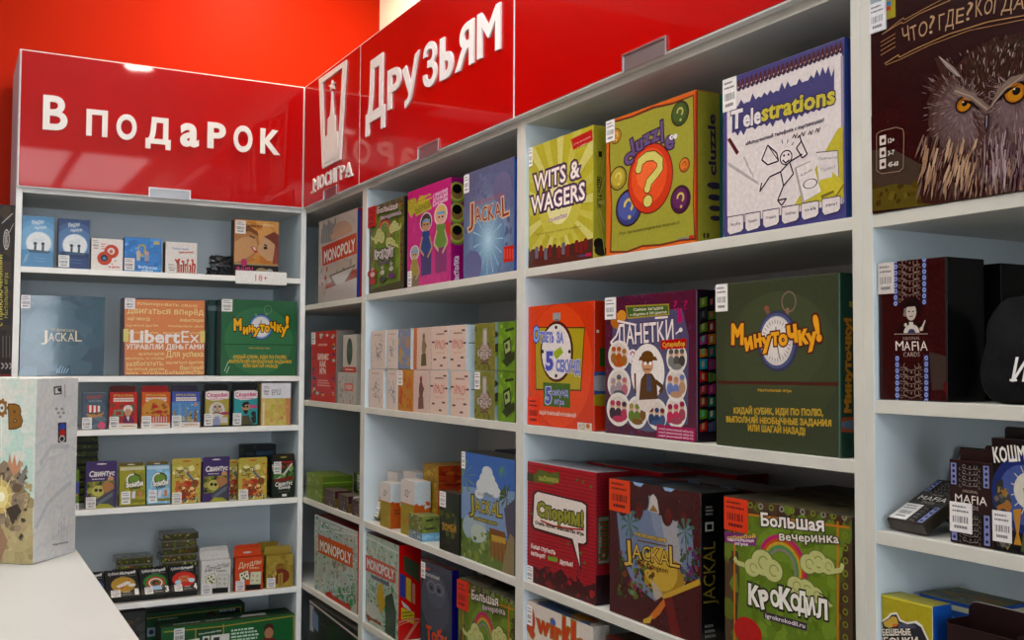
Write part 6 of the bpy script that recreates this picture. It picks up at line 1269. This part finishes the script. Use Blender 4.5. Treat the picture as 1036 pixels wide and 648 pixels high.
def words_pack(pl, pr, top, c1, tabc, scene, label):
    b = packL(pl, pr, top, LC, c1, c1); a = b.art('front', 'n'); a.text('ИГРА В СЛОВА', 14, 11, 84, 11, 5, 'B09A4A', .04)
    n = 7
    for i in range(n): x = 14+i*10.4; a.rect(x, 15, x+9, 25.5, 'CFC6BC'); a.ell(x+4.5, 20, 3, 'A08A80', .8, 6)
    scene(a); a.poly([(0, 84), (100, 86), (100, 100), (0, 100)], 'C4BCB0'); a.words(45, 90, 92, 95, 1, 'A0604A', 3)
    b.sticker(1, 66, 34, 98, 'CBC8C6', mode='n'); b.tab(tabc, on_y(top[0], top[1]-6.5, YL+.012).z-on_y(*top, YL+.012).z, slot=None); return b.done(label, GC, 'card pack')
def sc1(a): a.blobs(10, 30, 90, 80, 14, ('8A1E14', '6A3A2A', '4A6A4A'), 9, 3); a.poly([(16, 48), (48, 46), (50, 64), (18, 66)], '5A7A64'); a.poly([(22, 53), (42, 51), (43, 61), (23, 63)], '9A2A1A'); a.ell(66, 46, 11, 'C4BCB4', 1.1); a.ell(66, 55, 10, 'B08060', .9); a.poly([(46, 84), (54, 64), (80, 64), (90, 84)], '5A2A50'); a.poly([(60, 66), (72, 66), (68, 80)], 'C0B4AC'); a.poly([(78, 34), (90, 32), (88, 60)], '3A5A3A')
def sc2(a): a.ell(50, 52, 34, 'B07A2E', 1.1); a.blobs(10, 32, 92, 70, 20, ('A03A1E', 'B8642E', '8A4A1E'), 6, 6); a.ell(45, 40, 5, '9A2A1E', 1.8); a.ell(60, 55, 5, '9A2A1E', 2.2); a.poly([(36, 70), (92, 66), (92, 86), (36, 86)], 'A8443A'); [a.rect(40+i*9, 68, 44+i*9, 84, 'B8A09A') for i in range(6)]
def sc3(a): a.rect(0, 28, 100, 84, '4A78A8'); a.blobs(5, 30, 95, 60, 16, ('A8C0D0', '6A9AC0'), 2.4, 3); [a.poly([(x, 84), (x+2, h), (x+6, h-8), (x+10, h), (x+12, 84)], c) for x, h, c in ((4, 56, '8A6A42'), (22, 44, '6A86A0'), (44, 42, '6A7A8A'), (58, 60, '8A7A4A'), (78, 54, '7A5230'))]; a.ell(84, 36, 5, 'B07A6A'); a.blobs(15, 64, 90, 84, 14, ('3A3A3A', 'A89A6A', '5A5A4A'), 5, 5)
words_pack(110.6, 139, (125, 397.5), 'A8241A', '5A1418', sc1, 'red word game pack with a lady in a white hat, dark red hanging flap')
words_pack(143.2, 172.3, (158, 397.3), 'B8501E', 'A01420', sc2, 'orange word game pack with bright red hanging flap')
words_pack(173.8, 202.4, (188, 397), '3E4A8E', '3A3444', sc3, 'blue word game pack with church towers and a charcoal hanging flap')
def moustache(pl, pr, top, bg, scene, label):
    b = packL(pl, pr, top, LC, '16141A', '101014'); a = b.art('front', 'n'); a.poly([(5, 3), (95, 3), (95, 96), (5, 96)], bg); a.poly([(6, 4), (20, 1), (80, 1), (95, 4), (94, 22), (60, 27), (30, 28), (6, 22)], 'CFC4C2'); a.text('Скоровес', 10, 19, 92, 17, 12, 'B03A6A', .03); a.words(20, 22, 80, 26, 1, 'B86A8A', 2); scene(a)
    b.sticker(2, 64, 34, 97, 'CBC8C6', mode='n'); b.tab('141216', .019, slot=None); return b.done(label, GC, 'card pack')
def f1(a): a.ell(50, 56, 24, 'B8B4AC', .9); a.ell(50, 50, 14, 'B09A86', .85); a.line([(38, 44), (48, 46)], 4, '4A3A30'); a.line([(54, 46), (64, 43)], 4, '4A3A30'); a.ring(42, 52, 6, .2, '6A5A58'); a.ring(60, 52, 6, .2, '6A5A58'); a.line([(34, 63), (48, 60), (66, 64)], 4, '6A4A3A'); a.poly([(42, 72), (58, 72), (62, 96), (36, 96)], '7A84A8'); a.rect(66, 60, 94, 67, '9A1E54'); a.rect(62, 74, 90, 90, 'B0A8A4')
def f2(a): a.ell(50, 48, 12, 'A0785A', .9); a.poly([(34, 44), (40, 34), (60, 32), (64, 40), (50, 41), (38, 46)], '1E1A1A'); a.rect(40, 44, 48, 49, '141414'); a.rect(52, 44, 60, 49, '141414'); a.poly([(40, 56), (60, 56), (56, 66), (46, 66)], '2A1E1A'); a.poly([(34, 96), (36, 72), (62, 70), (76, 96)], '4A4430'); a.rect(66, 42, 92, 51, 'B0446A'); a.ell(80, 66, 7, '2A2A2A'); a.poly([(70, 76), (90, 70), (90, 92), (76, 94)], '2E2A2A')
moustache(206.2, 232.8, (219, 395.5), '9A8A3E', f1, 'black pack with a pink scrawled title and a face with round glasses')
moustache(235.2, 261.8, (249, 395), '2E8488', f2, 'teal faced black pack with a bearded man in dark glasses')
b = packL(264.5, 294, (279, 388), LC, 'B09A52', 'A89046', d=.05, back=.006); a = b.art('front', 'n'); a.blobs(8, 38, 98, 98, 40, ('A8A04E', 'B09A4A', 'A89A42', 'B8A45A'), 12, 3); a.poly([(82, 36), (100, 36), (100, 100), (86, 100)], 'B0764A'); a.blobs(10, 50, 95, 98, 12, ('B0764A', 'B8825A'), 4, 5); a.rect(0, 0, 100, 36, 'C8C8CC'); a.rect(0, 36, 13, 100, 'C0A46A'); a.rect(6, 44, 10, 98, 'C4BEB4'); a.text('ЕРШ', 36, 29, 66, 27, 13, '5A5A60', -.02); b.sticker(4, 4, 30, 31, 'CBC8CC', mode='n'); b.done('white topped yellow box standing at the right end of the third shelf', GC, 'small game box')

# fourth shelf
X0, X1 = on_y(79, 455, YL+.16).x, on_y(99, 455, YL+.16).x
NUM = ('lowest', 'second', 'third', 'fourth', 'fifth', 'sixth', 'seventh', 'eighth', 'topmost')
for i in range(9):
    b = Box('card_pack', X1-X0+.02, .09, .0222, Vector(((X0+X1)/2-.01+.002*(i % 2), YL+.16, EYE+LD+i*.0228)), 0, '3A421E', '2A301A', '2E3420'); a = b.art('front', 'n'); a.blobs(3, 8, 97, 60, 16, ('5A6A1E', '4A4A1E', '6A6A2A', '3A3A1E'), 16, i, (1, 2)); a.rect(0, 66, 100, 100, '1C2016'); b.done('%s flat dark green pack of the stack at the left back of the fourth shelf' % NUM[i], GD_, 'card pack')
b = packL(66, 80, (72, 476), LD, '4E6A1E', '3A4E1A', d=.03); a = b.art('front', 'n'); a.ell(65, 45, 16, '3A3E7A', 1.6); a.rect(0, 84, 100, 100, 'C8C4C4'); a.text('2', 78, 97, 92, 97, 9, '2A2A5A', .04); a.line([(60, 66), (90, 62)], 5, 'B0704A'); b.done('bright green pack half hidden behind the marbled box', GD_, 'card pack')
def critter(kind, rim, a):
    if kind == 0:
        a.text('Свинтус', 10, 24, 92, 22, 13, 'CFC8C4', .03, lean=.15); a.words(20, 28, 60, 32, 1, 'B8B0B8', 2); a.ell(80, 31, 7, 'B0805A'); a.poly([(6, 36), (92, 34), (92, 74), (6, 78)], '6A6A2A'); a.blobs(6, 36, 92, 76, 26, ('3A4A1E', '8A8A3A', '2A2E1E', '7A5A3A'), 9, 4); a.ell(40, 58, 13, 'A8A052', 1.1); a.ell(34, 56, 4, '26261E'); a.ell(48, 57, 4, '26261E'); a.ell(72, 50, 13, '9A6A42', 1); a.poly([(30, 80), (92, 54), (92, 96), (40, 98)], '3E424A'); a.poly([(36, 86), (88, 62), (88, 72), (44, 92)], '5A606A'); a.poly([(26, 100), (44, 89), (74, 90), (96, 100)], '8A8A32')
    else:
        a.blobs(3, 3, 97, 97, 60, ('CFC486', 'C4A85A', 'A85E2A', 'C8904A', 'A8A24E', 'D2C890'), 8, 5); a.text('Свинтус', 12, 28, 60, 18, 11, '3A3A30', .02, lean=.1); a.words(10, 28, 44, 36, 2, '4A4A3A', 2); a.line([(50, 22), (84, 52)], 5, '4A5A78'); a.ell(56, 56, 12, 'A02A1A', 1.2); a.ell(34, 62, 15, 'A8582E', 1.1); a.ell(62, 66, 13, '9A3A1E', 1.1); a.ell(44, 78, 14, '7A3418', 1.3); a.ell(80, 50, 9, '7A3E1E', 1); a.ell(70, 82, 12, 'B07A3A', 1.2); a.blobs(20, 55, 80, 92, 46, ('3A1E12', 'D0B07A', '8A2A16', '5A5A2A', 'B8622E'), 5, 7); a.blobs(40, 88, 95, 98, 10, ('3A5A5A', 'B0A878'), 5, 4); a.ring(80, 28, 6, .3, '7A8A3A')
TD = .016
def pig(pl, pr, top, kind, stick, label, tab=True, back=.012):
    b = packL(pl, pr, top, LD, '3E2E5A' if kind == 0 else 'A8963E', '2E2244' if kind == 0 else '8A7A2E', back=back); critter(kind, None, b.art('front', 'n'))
    if stick: b.sticker(2, 72, 34, 99, 'CBC8C6', mode='n')
    b.tab('3E2E5A' if kind == 0 else 'A8963E', TD, front=True, inset=.0, slot='CFCAC4' if kind == 0 else 'A8341E'); return b.done(label, GD_, 'card pack')
pig(86.5, 118, (102, 472.5), 0, 1, 'purple hanging pack with a price sticker, left one of the two purple packs')
pig(204.8, 232.2, (218, 467.8), 0, 0, 'purple hanging pack without a sticker, between two orange patterned packs')
pig(174, 203, (188, 469.5), 1, 1, 'orange and green patterned pack right of the light blue one')
pig(241.2, 270, (255, 468.5), 1, 1, 'orange and green patterned pack beside the black pack')
pig(226, 247, (236, 470.5), 1, 0, 'orange and green patterned pack standing deeper, behind the purple one', back=.06)
def zombie(pl, pr, top, c1, c2, label, rz):
    b = packL(pl, pr, top, LD, c1, '2E2A16', tilt=math.radians(-9), d=.02, back=.014); a = b.art('front', 'n'); a.blobs(3, 3, 97, 97, 24, (c1, c2), 10, 4); a.rect(4, 3, 96, 11, 'B0A88A' if c1 == '8A861E' else 'A0B4C0'); a.ell(56, 34, 15, '3A4A1E', 1.2); a.ell(58, 35, 11, '5E7A22', 1.2); a.ring(52, 36, 16, .24, 'CFCABE', 1, 80, 250, 12); a.text('зомби', 26, 54, 92, 51, 12, 'CFCABE', .05, [(.12, '26261E')]); a.text('кубики', 40, 61, 80, 58, 6, '2A2A1E', .05); a.poly([(50, 66), (62, 64), (60, 82), (48, 82)], 'C0B8C4'); a.poly([(74, 66), (86, 64), (86, 80), (74, 82)], 'B06A42'); a.rect(45, 86, 98, 93, '6A641E')
    b.sticker(8, 64, 42, 96, 'CBC8C6', mode='n'); b.tab('5A4A1E', .012, slot='C8C4B4'); o = b.done(label, GD_, 'card pack'); return o
zombie(121, 147.6, (134, 473), '8A861E', '7A7418', 'mustard pack with a green cap shape, tilted slightly back', 0)
zombie(148.8, 172.8, (161, 472), '6E9AB4', '86B0C4', 'light blue pack with a green cap shape, tilted slightly back', 0)
b = packL(275, 298, (286, 466), LD, '1E2418', '14160F', d=.035); a = b.art('front', 'n'); a.blobs(10, 12, 92, 55, 26, ('3A6A2E', '5A8A3E', '8A2A1E', 'A8A89A', '2A3A1E'), 9, 3); a.line([(50, 40), (88, 10)], 5, 'B8B4AC'); a.line([(40, 6), (94, 6)], 5, '8A1E18'); a.poly([(10, 50), (94, 42), (94, 54), (10, 58)], '6A241A'); a.text('Свинтус', 14, 70, 90, 66, 11, 'CFCAC4', .03, lean=.15); a.text('Юниор', 30, 77, 82, 75, 7, 'CFCAC4', .04); a.line([(30, 84), (78, 83)], 1.6, '5A5A50'); a.rect(46, 90, 66, 96, 'C4C0BC'); b.sticker(8, 4, 40, 36, 'CBC8C6', mode='n'); b.tab('26201A', .02, front=True, inset=.03, slot='8A8A3A'); b.done('black pack with green jungle print at the right end of the fourth shelf', GD_, 'card pack')
X0, X1 = on_y(247, 460, YL+.11).x, on_y(279, 460, YL+.11).x
b = Box('card_box', X1-X0, .07, .108, Vector(((X0+X1)/2, YL+.11, EYE+LD)), 0, '2E2A20', '22201A', '1E2026'); b.art('front', 'n').blobs(4, 4, 96, 96, 30, ('4A4A2A', '5A3A22', '2A2A1E'), 9, 2); o = b.done('dark box standing behind the packs under a small black box', GD_, 'small game box'); b_top = EYE+LD+.108
zt = on_y(260, 450.5, YL+.115).z
b = Box('card_box', X1-X0+.004, .06, max(.02, zt-b_top-.0006), Vector(((X0+X1)/2, YL+.115, b_top+.0004)), 0, '1A1E26', '14161A', '2A3036'); a = b.art('front', 'n'); a.line([(40, 50), (94, 48)], 22, '2A4258'); a.blobs(4, 10, 40, 90, 8, ('2A3038', '14161A'), 20, 3); b.done('small black box lying on the dark one at the back of the fourth shelf', GD_, 'small game box')

# fifth shelf: leaning cube-story boxes
def disc(pl, pr, num, col, scene, label, yt=577.5):
    Y = YL+.004; xl, xr = on_y(pl, 600, Y).x, on_y(pr, 600, Y).x; w = xr-xl; tilt = math.radians(-45)
    b = Box('card_box', w, .028, .098, Vector(((xl+xr)/2, Y+.0005, EYE+LE)), 0, '17171A', '2E2E30', '26262A', tilt=tilt); a = b.art('front', 'n')
    a.text('Кубики', 10, 19, 42, 18, 9, 'A8A4A0', .05, lean=.25); a.text('Историй', 45, 19, 92, 17, 9, 'C8C4C0', .05, lean=.25); a.words(46, 23, 92, 27, 1, '6A6A6A', 2)
    a.ell(53, 56, 28, col, 1.28); scene(a); a.text(str(num), 84, 95, 96, 95, 20, 'CFCBC8', .04); a.words(46, 90, 76, 94, 1, '7A7A7A', 3); a.line([(52, 84), (72, 84)], 2, 'A8A8A8')
    b.sticker(14, 74, 42, 99, 'C4C0C0', mode='n'); return b.done(label, GE, 'small game box')
def d1(a): a.poly([(30, 60), (66, 44), (76, 47), (72, 54), (40, 68)], 'C8C0B8'); a.poly([(60, 44), (74, 40), (72, 46)], 'A02A1E'); a.poly([(40, 66), (58, 62), (48, 72)], 'A02A1E'); a.ell(78, 60, 6, 'C8C4BE', 1.8)
def d3(a): [a.ring(54, 60, r, .2, c, 1.25) for r, c in ((22, 'A82A24'), (17, 'C8C0BA'), (12.5, 'A82A24'))]; a.ell(54, 60, 8, '2A2020', 1.25); a.ell(56, 62, 5, '8A3A2A', 1.2); a.poly([(40, 72), (70, 70), (74, 84), (44, 86)], '8AA8C8')
def d4(a): a.poly([(34, 46), (46, 42), (62, 42), (74, 46), (78, 60), (68, 66), (40, 66), (30, 60)], 'B05A3A'); a.line([(34, 60), (48, 50), (62, 50), (74, 60)], 5, 'B8946A'); a.ell(30, 66, 8, '9AB4C4', 1.2); a.ell(80, 62, 8, 'A4BCC8', 1.2); a.line([(40, 52), (66, 52)], 4, '8A2A1A')
disc(108, 142.3, 1, 'A07A2A', d1, 'black box numbered 1 with a mustard disc, leaning on the fifth shelf')
disc(142.9, 172.6, 3, '2E6A2A', d3, 'black box numbered 3 with green and red rings, leaning on the fifth shelf')
disc(173.2, 201, 4, 'AE2A1E', d4, 'black box numbered 4 with a red disc, leaning on the fifth shelf')
b = disc(78, 107.4, 2, '3A4A7A', lambda a: None, 'black leaning box mostly hidden by the counter edge')
def clear(px0, px1, y, z, label, k, dz=.026):
    xl, xr = on_y(px0, 560, y).x, on_y(px1, 560, y).x
    b = Box('clear_pack', xr-xl, .075, dz, Vector(((xl+xr)/2, y, EYE+z)), .04*((k % 3)-1), '4A4A2E', '5A564E', '6A6862', wrap=True); a = b.art('front', 'n'); a.rect(0, 0, 100, 22, '6A6660'); a.blobs(6, 20, 94, 92, 26, ('6A7A2A', '8A8A3A', '8A4A2A', '3A3A1E', 'A09A6A', '5A6A2A'), 17, k, (.7, 1.6)); l = b.art('left', 'n'); l.blobs(5, 20, 95, 90, 8, ('5A5A3A', '6A6258'), 16, k); t = b.art('top', 'n'); t.blobs(5, 5, 95, 95, 10, ('76746C', '605E58'), 16, k)
    return b.done(label, GE, 'card pack')
for i in range(8): clear(163+(i % 2)*1.5, 198.5+(i % 2)*2, YL+.13, LE+.0005+i*.0224, '%s clear topped pack of the tall stack behind the leaning boxes' % (*NUM[:7], 'topmost')[i], i, .0217)
for i in range(5): clear(118+(i % 2)*1.5, 155, YL+.135, LE+.0005+i*.0228, '%s clear topped pack of the short stack behind box number 1' % (*NUM[:4], 'topmost')[i], i+9, .0220)
def doodle(pl, pr, top, c, side, ink, label, scene, tabh=.025, slot='B8B4AC', back=.01, d=.028):
    b = packL(pl, pr, top, LE, c, side, d=d, back=back); a = b.art('front', 'n'); scene(a, ink)
    if back < .05: b.sticker(3, 68, 34, 98, 'CBC8CC', mode='n')
    b.tab(c, tabh, front=False, inset=.02, slot=slot, name='hang_tab'); return b.done(label, GE, 'card pack')
def dr(a, ink):
    a.text('Друдлы', 12, 31, 92, 22, 15, ink, -.005, lean=.2); a.words(52, 30, 88, 36, 2, ink, 3)
    a.poly([(14, 46), (46, 38), (52, 66), (18, 70)], 'C4C2A8'); a.poly([(56, 44), (94, 46), (92, 84), (52, 82)], 'BDBB9E' if ink != '3A3A3A' else 'B8B6B0'); a.line([(14, 46), (46, 38), (52, 66), (18, 70)], 1.2, '5A5A52', True); a.line([(56, 44), (94, 46), (92, 84), (52, 82)], 1.2, '6A6A60', True)
    for x, y in ((24, 52), (34, 48), (30, 60), (42, 56), (36, 64)): a.ell(x, y, 3, '26261E', 1, 8)
    for x, y in ((64, 56), (80, 58), (62, 70), (80, 72)): a.ell(x, y, 4, '9A9A86', 1, 8)
    a.poly([(38, 82), (92, 84), (92, 99), (38, 98)], '1A1A18')
def gold(a, ink):
    a.blobs(3, 3, 97, 97, 40, ('8A742E', '96803A', '7E6826'), 11, 3); a.ell(50, 38, 12, '7A5A22', 1.2); a.line([(40, 32), (62, 30)], 3, '6A3E1A'); a.ell(52, 66, 24, '6A2A16', 1.2); a.poly([(44, 99), (44, 58), (56, 54), (62, 58), (62, 99)], '8A7430'); a.poly([(20, 60), (34, 44), (40, 56), (30, 72)], 'A08A42'); a.line([(52, 62), (52, 94)], 2, '5A3416')
doodle(203.5, 233.3, (218, 567.5), 'BEBAB6', 'A8A4A0', '3A3A3A', 'white doodle card pack with hanging flap, front of two', dr)
doodle(203, 232.5, (217, 563), 'B4B0AC', '9E9A96', '3A3A3A', 'white doodle card pack hidden behind the front white one', dr, back=.055)
doodle(237.8, 266, (252, 564.5), 'B8401A', '9A3014', 'C8C0A0', 'orange red doodle card pack with hanging flap', dr)
doodle(238.5, 265.5, (252, 560.5), 'B43E1A', '92300F', 'C8C0A0', 'orange red doodle pack standing behind the front one', dr, slot=None, back=.045)
doodle(269.3, 296.6, (283, 562), '8E7830', '7A6626', '5A3A16', 'gold card pack with a dark arch, at the right end of the fifth shelf', gold, slot=None)
doodle(261, 284, (272, 557.5), '867028', '6A5820', '5A3A16', 'gold card pack standing farther back, left of the front gold one', gold, slot=None, back=.10)

# lowest visible shelf: large green boxes
b = boxL('game_box', 163, 298.5, (298, 621.5), LF, '14522A', '1E2A1E', '1E3A26', d=.10, back=.012); a = b.art(); a.line([(166, 640), (198, 637), (226, 634), (297, 623.5), (297.5, 660)], 1.2, '8A7A2E'); a.line([(198, 636), (198, 660)], 1.2, '8A7A2E'); a.line([(226, 632), (226, 660)], 1.2, '8A7A2E')
a.poly([(164, 642), (197, 638.5), (197, 660), (164, 660)], '1E4A28'); a.poly([(199, 637.5), (225, 635), (225, 660), (199, 660)], '163E26'); a.text('классическая игра', 201, 643, 224, 639, 1.8, 'A8B8A8', .03); a.words(234, 637, 262, 647, 4, 'A8C0AC', 4); a.poly([(190, 648), (202, 646), (202, 652), (190, 654)], 'C0C0BA'); a.rect(205, 644.5, 212, 652, 'BDBDB8'); a.rect(213.5, 643.5, 232, 652, 'C4C4BE'); a.ell(208.5, 648, 2.4, '2A2A2A', 1, 8); a.rect(216, 645.5, 222, 651, '3A3A3A')
a.ell(272, 636, 5, '3A2418', 1); a.ell(272, 641, 5.6, '96664A', .78); a.poly([(262, 652), (267, 646), (278, 646), (284, 652)], '5A1E1A'); t = b.art('top', 'n')
for x in (10, 34, 60): t.words(x, 55, x+20, 75, 1, 'A8A89E', int(x))
t.rect(62, 40, 80, 66, 'BDBDB6'); t.line([(0, 92), (100, 92)], 3, '8A7A2E'); b.sticker(176, 636.8, 186.5, 652, 'BDBDBC'); b.done('wide green box with gold line and a small portrait, front of the lowest visible shelf', GF)
b = boxL('game_box', 148, 247.5, (246, 611), LF, '12482A', '12160F', '161A16', d=.07, back=.19); a = b.art(); a.line([(148, 626.5), (243.5, 614.5), (244, 648)], 1, '8A7A2E'); a.poly([(222, 618), (243, 615), (243, 640), (222, 640)], '141C16'); a.words(222, 616.8, 238, 619, 1, '7A9AA0', 2); a.ell(213.5, 625, 6, '2A1814', .9); a.ell(213.5, 627, 4.6, '7A4A36', .8); a.words(160, 626, 184, 630, 2, '6A8A74', 3); a.rect(149, 636, 157, 644, '8AA0AC'); a.ell(153, 640, 2.6, '2A3A4A', 1, 8)
b.done('green box with gold line standing behind the wide green one', GF)
b = boxL('game_box', 116, 147, (147, 617), LF, '4A4A4C', '2E2E30', '1C1C1C', d=.07, back=.19); a = b.art(); a.rect(116, 608, 148, 618, '17191A'); a.blobs(120, 626, 147, 660, 12, ('5A5A5C', '6A5A4A', '3A3A3C'), 5, 3); b.done('grey box at the left end of the lowest visible shelf, beside the counter edge', GF)

# ================================================================ boxes outside the shelves
# marbled box on the counter
zc = -.33; d = ray(33, 572); P0 = CAM+d*(zc/d.z); d = ray(75.6, 558.5); P1 = CAM+d*(zc/d.z)
ang = math.atan2(P1.y-P0.y, P1.x-P0.x)               # the spine runs along this heading, the cover turns away to the left
dep = (P1-P0).length; d = ray(33, 383.5); t = (P0.x**2+P0.y**2)**.5/(d.x**2+d.y**2)**.5; hh = d.z*t-zc; wd = .30
b = Box('game_box', wd, dep, hh, Vector((P0.x, P0.y, EYE+zc+.0004))+Vector((math.cos(ang+math.pi/2), math.sin(ang+math.pi/2), 0))*(wd/2), ang-math.pi/2, 'B4BAB0', 'C6C8C8', 'C8C8C4', bevel=.0015)
a = b.art(); a.poly([(-40, 383), (33, 383.5), (33, 440), (-40, 440)], 'BEBAB0'); a.poly([(-40, 425), (33, 425), (33, 520), (-40, 520)], 'A6BAAE'); a.poly([(-40, 500), (33, 505), (33, 573), (-40, 573)], 'A09068'); a.blobs(-20, 385, 33, 470, 30, ('B8BAB0', 'BEBAB0', 'B2BAB0'), 9, 3); a.blobs(-10, 500, 33, 570, 60, ('968660', 'A6966E', '8A7A56', 'A09068'), 7, 5); a.line([(1, 384), (2, 500)], .8, 'C8C8C0')
BZ = '7A5222'
def gear(x, y, r):
    for i in range(9): q = math.radians(i*40); a.ell(x+r*.62*math.cos(q), y-r*math.sin(q), r*.24, BZ, .8, 6)
    a.ring(x, y, r, .45, BZ, .62); a.ell(x, y, r*.24, '5A5A52', .8, 8)
gear(2, 413, 8)
a.text('В', 9.5, 432.3, 22.5, 431.7, 21, BZ, .05, [(.09, '4A3014')]); 
a.poly([(-10, 480), (4, 466), (10, 470), (22, 480), (26, 500), (20, 525), (6, 530), (-6, 520)], '7A6A56'); a.blobs(-6, 470, 26, 545, 90, ('5A4A3A', '8A7660', '3E362C', 'A08A6A', '6E5E4C'), 4.5, 7); a.poly([(8, 470), (10, 458), (12, 470), (15, 460), (17, 472), (20, 464), (21, 476), (14, 482)], 'A8765A'); a.poly([(18, 486), (27, 470), (28, 474), (22, 492)], '6A6A66'); a.ell(2, 503, 17, 'B0985A', .6); a.ell(2, 503, 11, 'CBB878', .6); a.ell(2, 503, 5, 'DCD4B8', .6)
for i in range(9): q = math.radians(i*40+10); a.line([(2+6*math.cos(q), 503-9*math.sin(q)), (2+13*math.cos(q), 503-22*math.sin(q))], 1, 'C8B888')
a.poly([(6, 515), (18, 510), (22, 518), (12, 530)], '3E342C'); a.blobs(22, 488, 32, 530, 10, ('7A6A4A', '9A8A62'), 3, 9); a.poly([(-8, 545), (0, 530), (8, 548), (0, 570)], '8A6A52')
s_ = b.art('right'); s_.blobs(34, 385, 76, 570, 40, ('C8CACB', 'CACCCC', 'C5C7C9', 'C8C8C6'), 14, 3)
R_ = random.Random(6)
for i in range(7):
    y = 400+i*26; pts = [(34+k*7, y+30*(1-k/6)**1.5+R_.uniform(-5, 5)) for k in range(7)]
    for j, cc in ((0, 'C0C3C6'), (2, 'C4C7C9')): s_.line([(x, yy+j) for x, yy in pts], 4-j, cc)
s_.line([(36, 535), (48, 510), (60, 498), (72, 488)], 5, 'B4B8BB'); s_.line([(40, 470), (52, 452), (70, 452)], 5, 'B8BCBF'); s_.poly([(54, 391.5), (62, 390.5), (62.5, 399), (54.5, 400)], '4A4A4E'); s_.poly([(55.5, 393), (61, 392.2), (61, 397.6), (55.8, 398.5)], 'C6C8C8'); s_.poly([(58, 393), (62, 393), (62, 397), (58.5, 396)], '1E1E22')
s_.text('издание', 66, 402, 66, 389, 2.6, '6A6A70', .02); [s_.ell(57+k*1.8, 414+(k % 3)*4, 1.6, '8A8C90', 1, 6) for k in range(5)]; s_.text('авторы', 65, 416, 65, 408, 2.4, '8A8C90')
s_.poly([(58.5, 428), (67, 427.5), (67, 447.5), (58.5, 448.5)], '2A2A30'); s_.ell(62.8, 432.5, 4, '2E4A9A', .8); s_.ell(63, 438.5, 4, 'A82A24', .8); s_.ring(62.5, 444.3, 3.6, .3, 'C8C8C8', .8)
for k, (x, y0, y1) in enumerate(((54, 547, 540), (57, 547, 541), (60, 547, 530), (62.5, 547, 512), (65, 547, 518), (68, 547, 533))): s_.text('мелкий текст', x, y0, x, y1, 1.6, '7A7C80')
s_.text('издательство', 53, 552.5, 69, 549.5, 2, '4A4A4E', .02); s_.line([(44, 569.5), (52, 563), (55, 558)], .8, 'D8DCE0')
b.done('big white marbled game box with bronze gear lettering, on the counter')
# dark brown box on the low cabinet
xr = on_y(14.6, 300, YL+.004).x; h2 = on_y(8, 207.5, YL+.004).z-(EYE-.043)
b = Box('game_box', .20, .26, h2, Vector((xr-.1022, YL+.006, EYE-.0428)), 0, '241A12', '20170F', '332A22'); a = b.art(); a.blobs(-8, 208, 16, 380, 26, ('34281C', '2A1E14', '3A2C20'), 9, 3)
a.text('Настольная игра', 7.8, 322, 7.8, 276, 3.6, '8A842E', .01); a.text('с приключениями', 2.4, 330, 2.4, 258, 4.4, 'A8A23A', .01); a.ell(6.5, 242.5, 10.5, 'A8A6A0', .3); a.ell(6.5, 242.5, 9, '4A4038', .28); a.text('НОВИНКА', 7.8, 250, 7.6, 235, 2.6, 'A8A6A0', .02)
for k in range(3): a.line([(1.5+k*4, 367.5), (4+k*4, 370.5), (1.5+k*4, 373.5)], 1.2, '9A948C'); a.line([(3+k*3.4, 340), (3+k*3.4, 362)], .9, '5A5248')
a.line([(-5, 379.5), (14, 380)], 1.4, '7A2A22'); a.line([(12.5, 208), (13.2, 380)], 2.4, '241A12'); a.line([(2, 226), (13, 216)], .8, 'A8A49E'); a.line([(8, 238), (14, 226)], .8, '8A8680')
b.done('dark brown box with yellow vertical writing, left of the gift cabinet')
# ================================================================ render look
w = bpy.data.worlds.new('world'); SC.world = w; w.use_nodes = True
w.node_tree.nodes['Background'].inputs[0].default_value = (.9, .93, 1, 1); w.node_tree.nodes['Background'].inputs[1].default_value = .15
SC.view_settings.view_transform = 'Standard'; SC.view_settings.look = 'None'; SC.view_settings.gamma = 1; SC.view_settings.use_curve_mapping = False
SC.view_settings.exposure = -.75
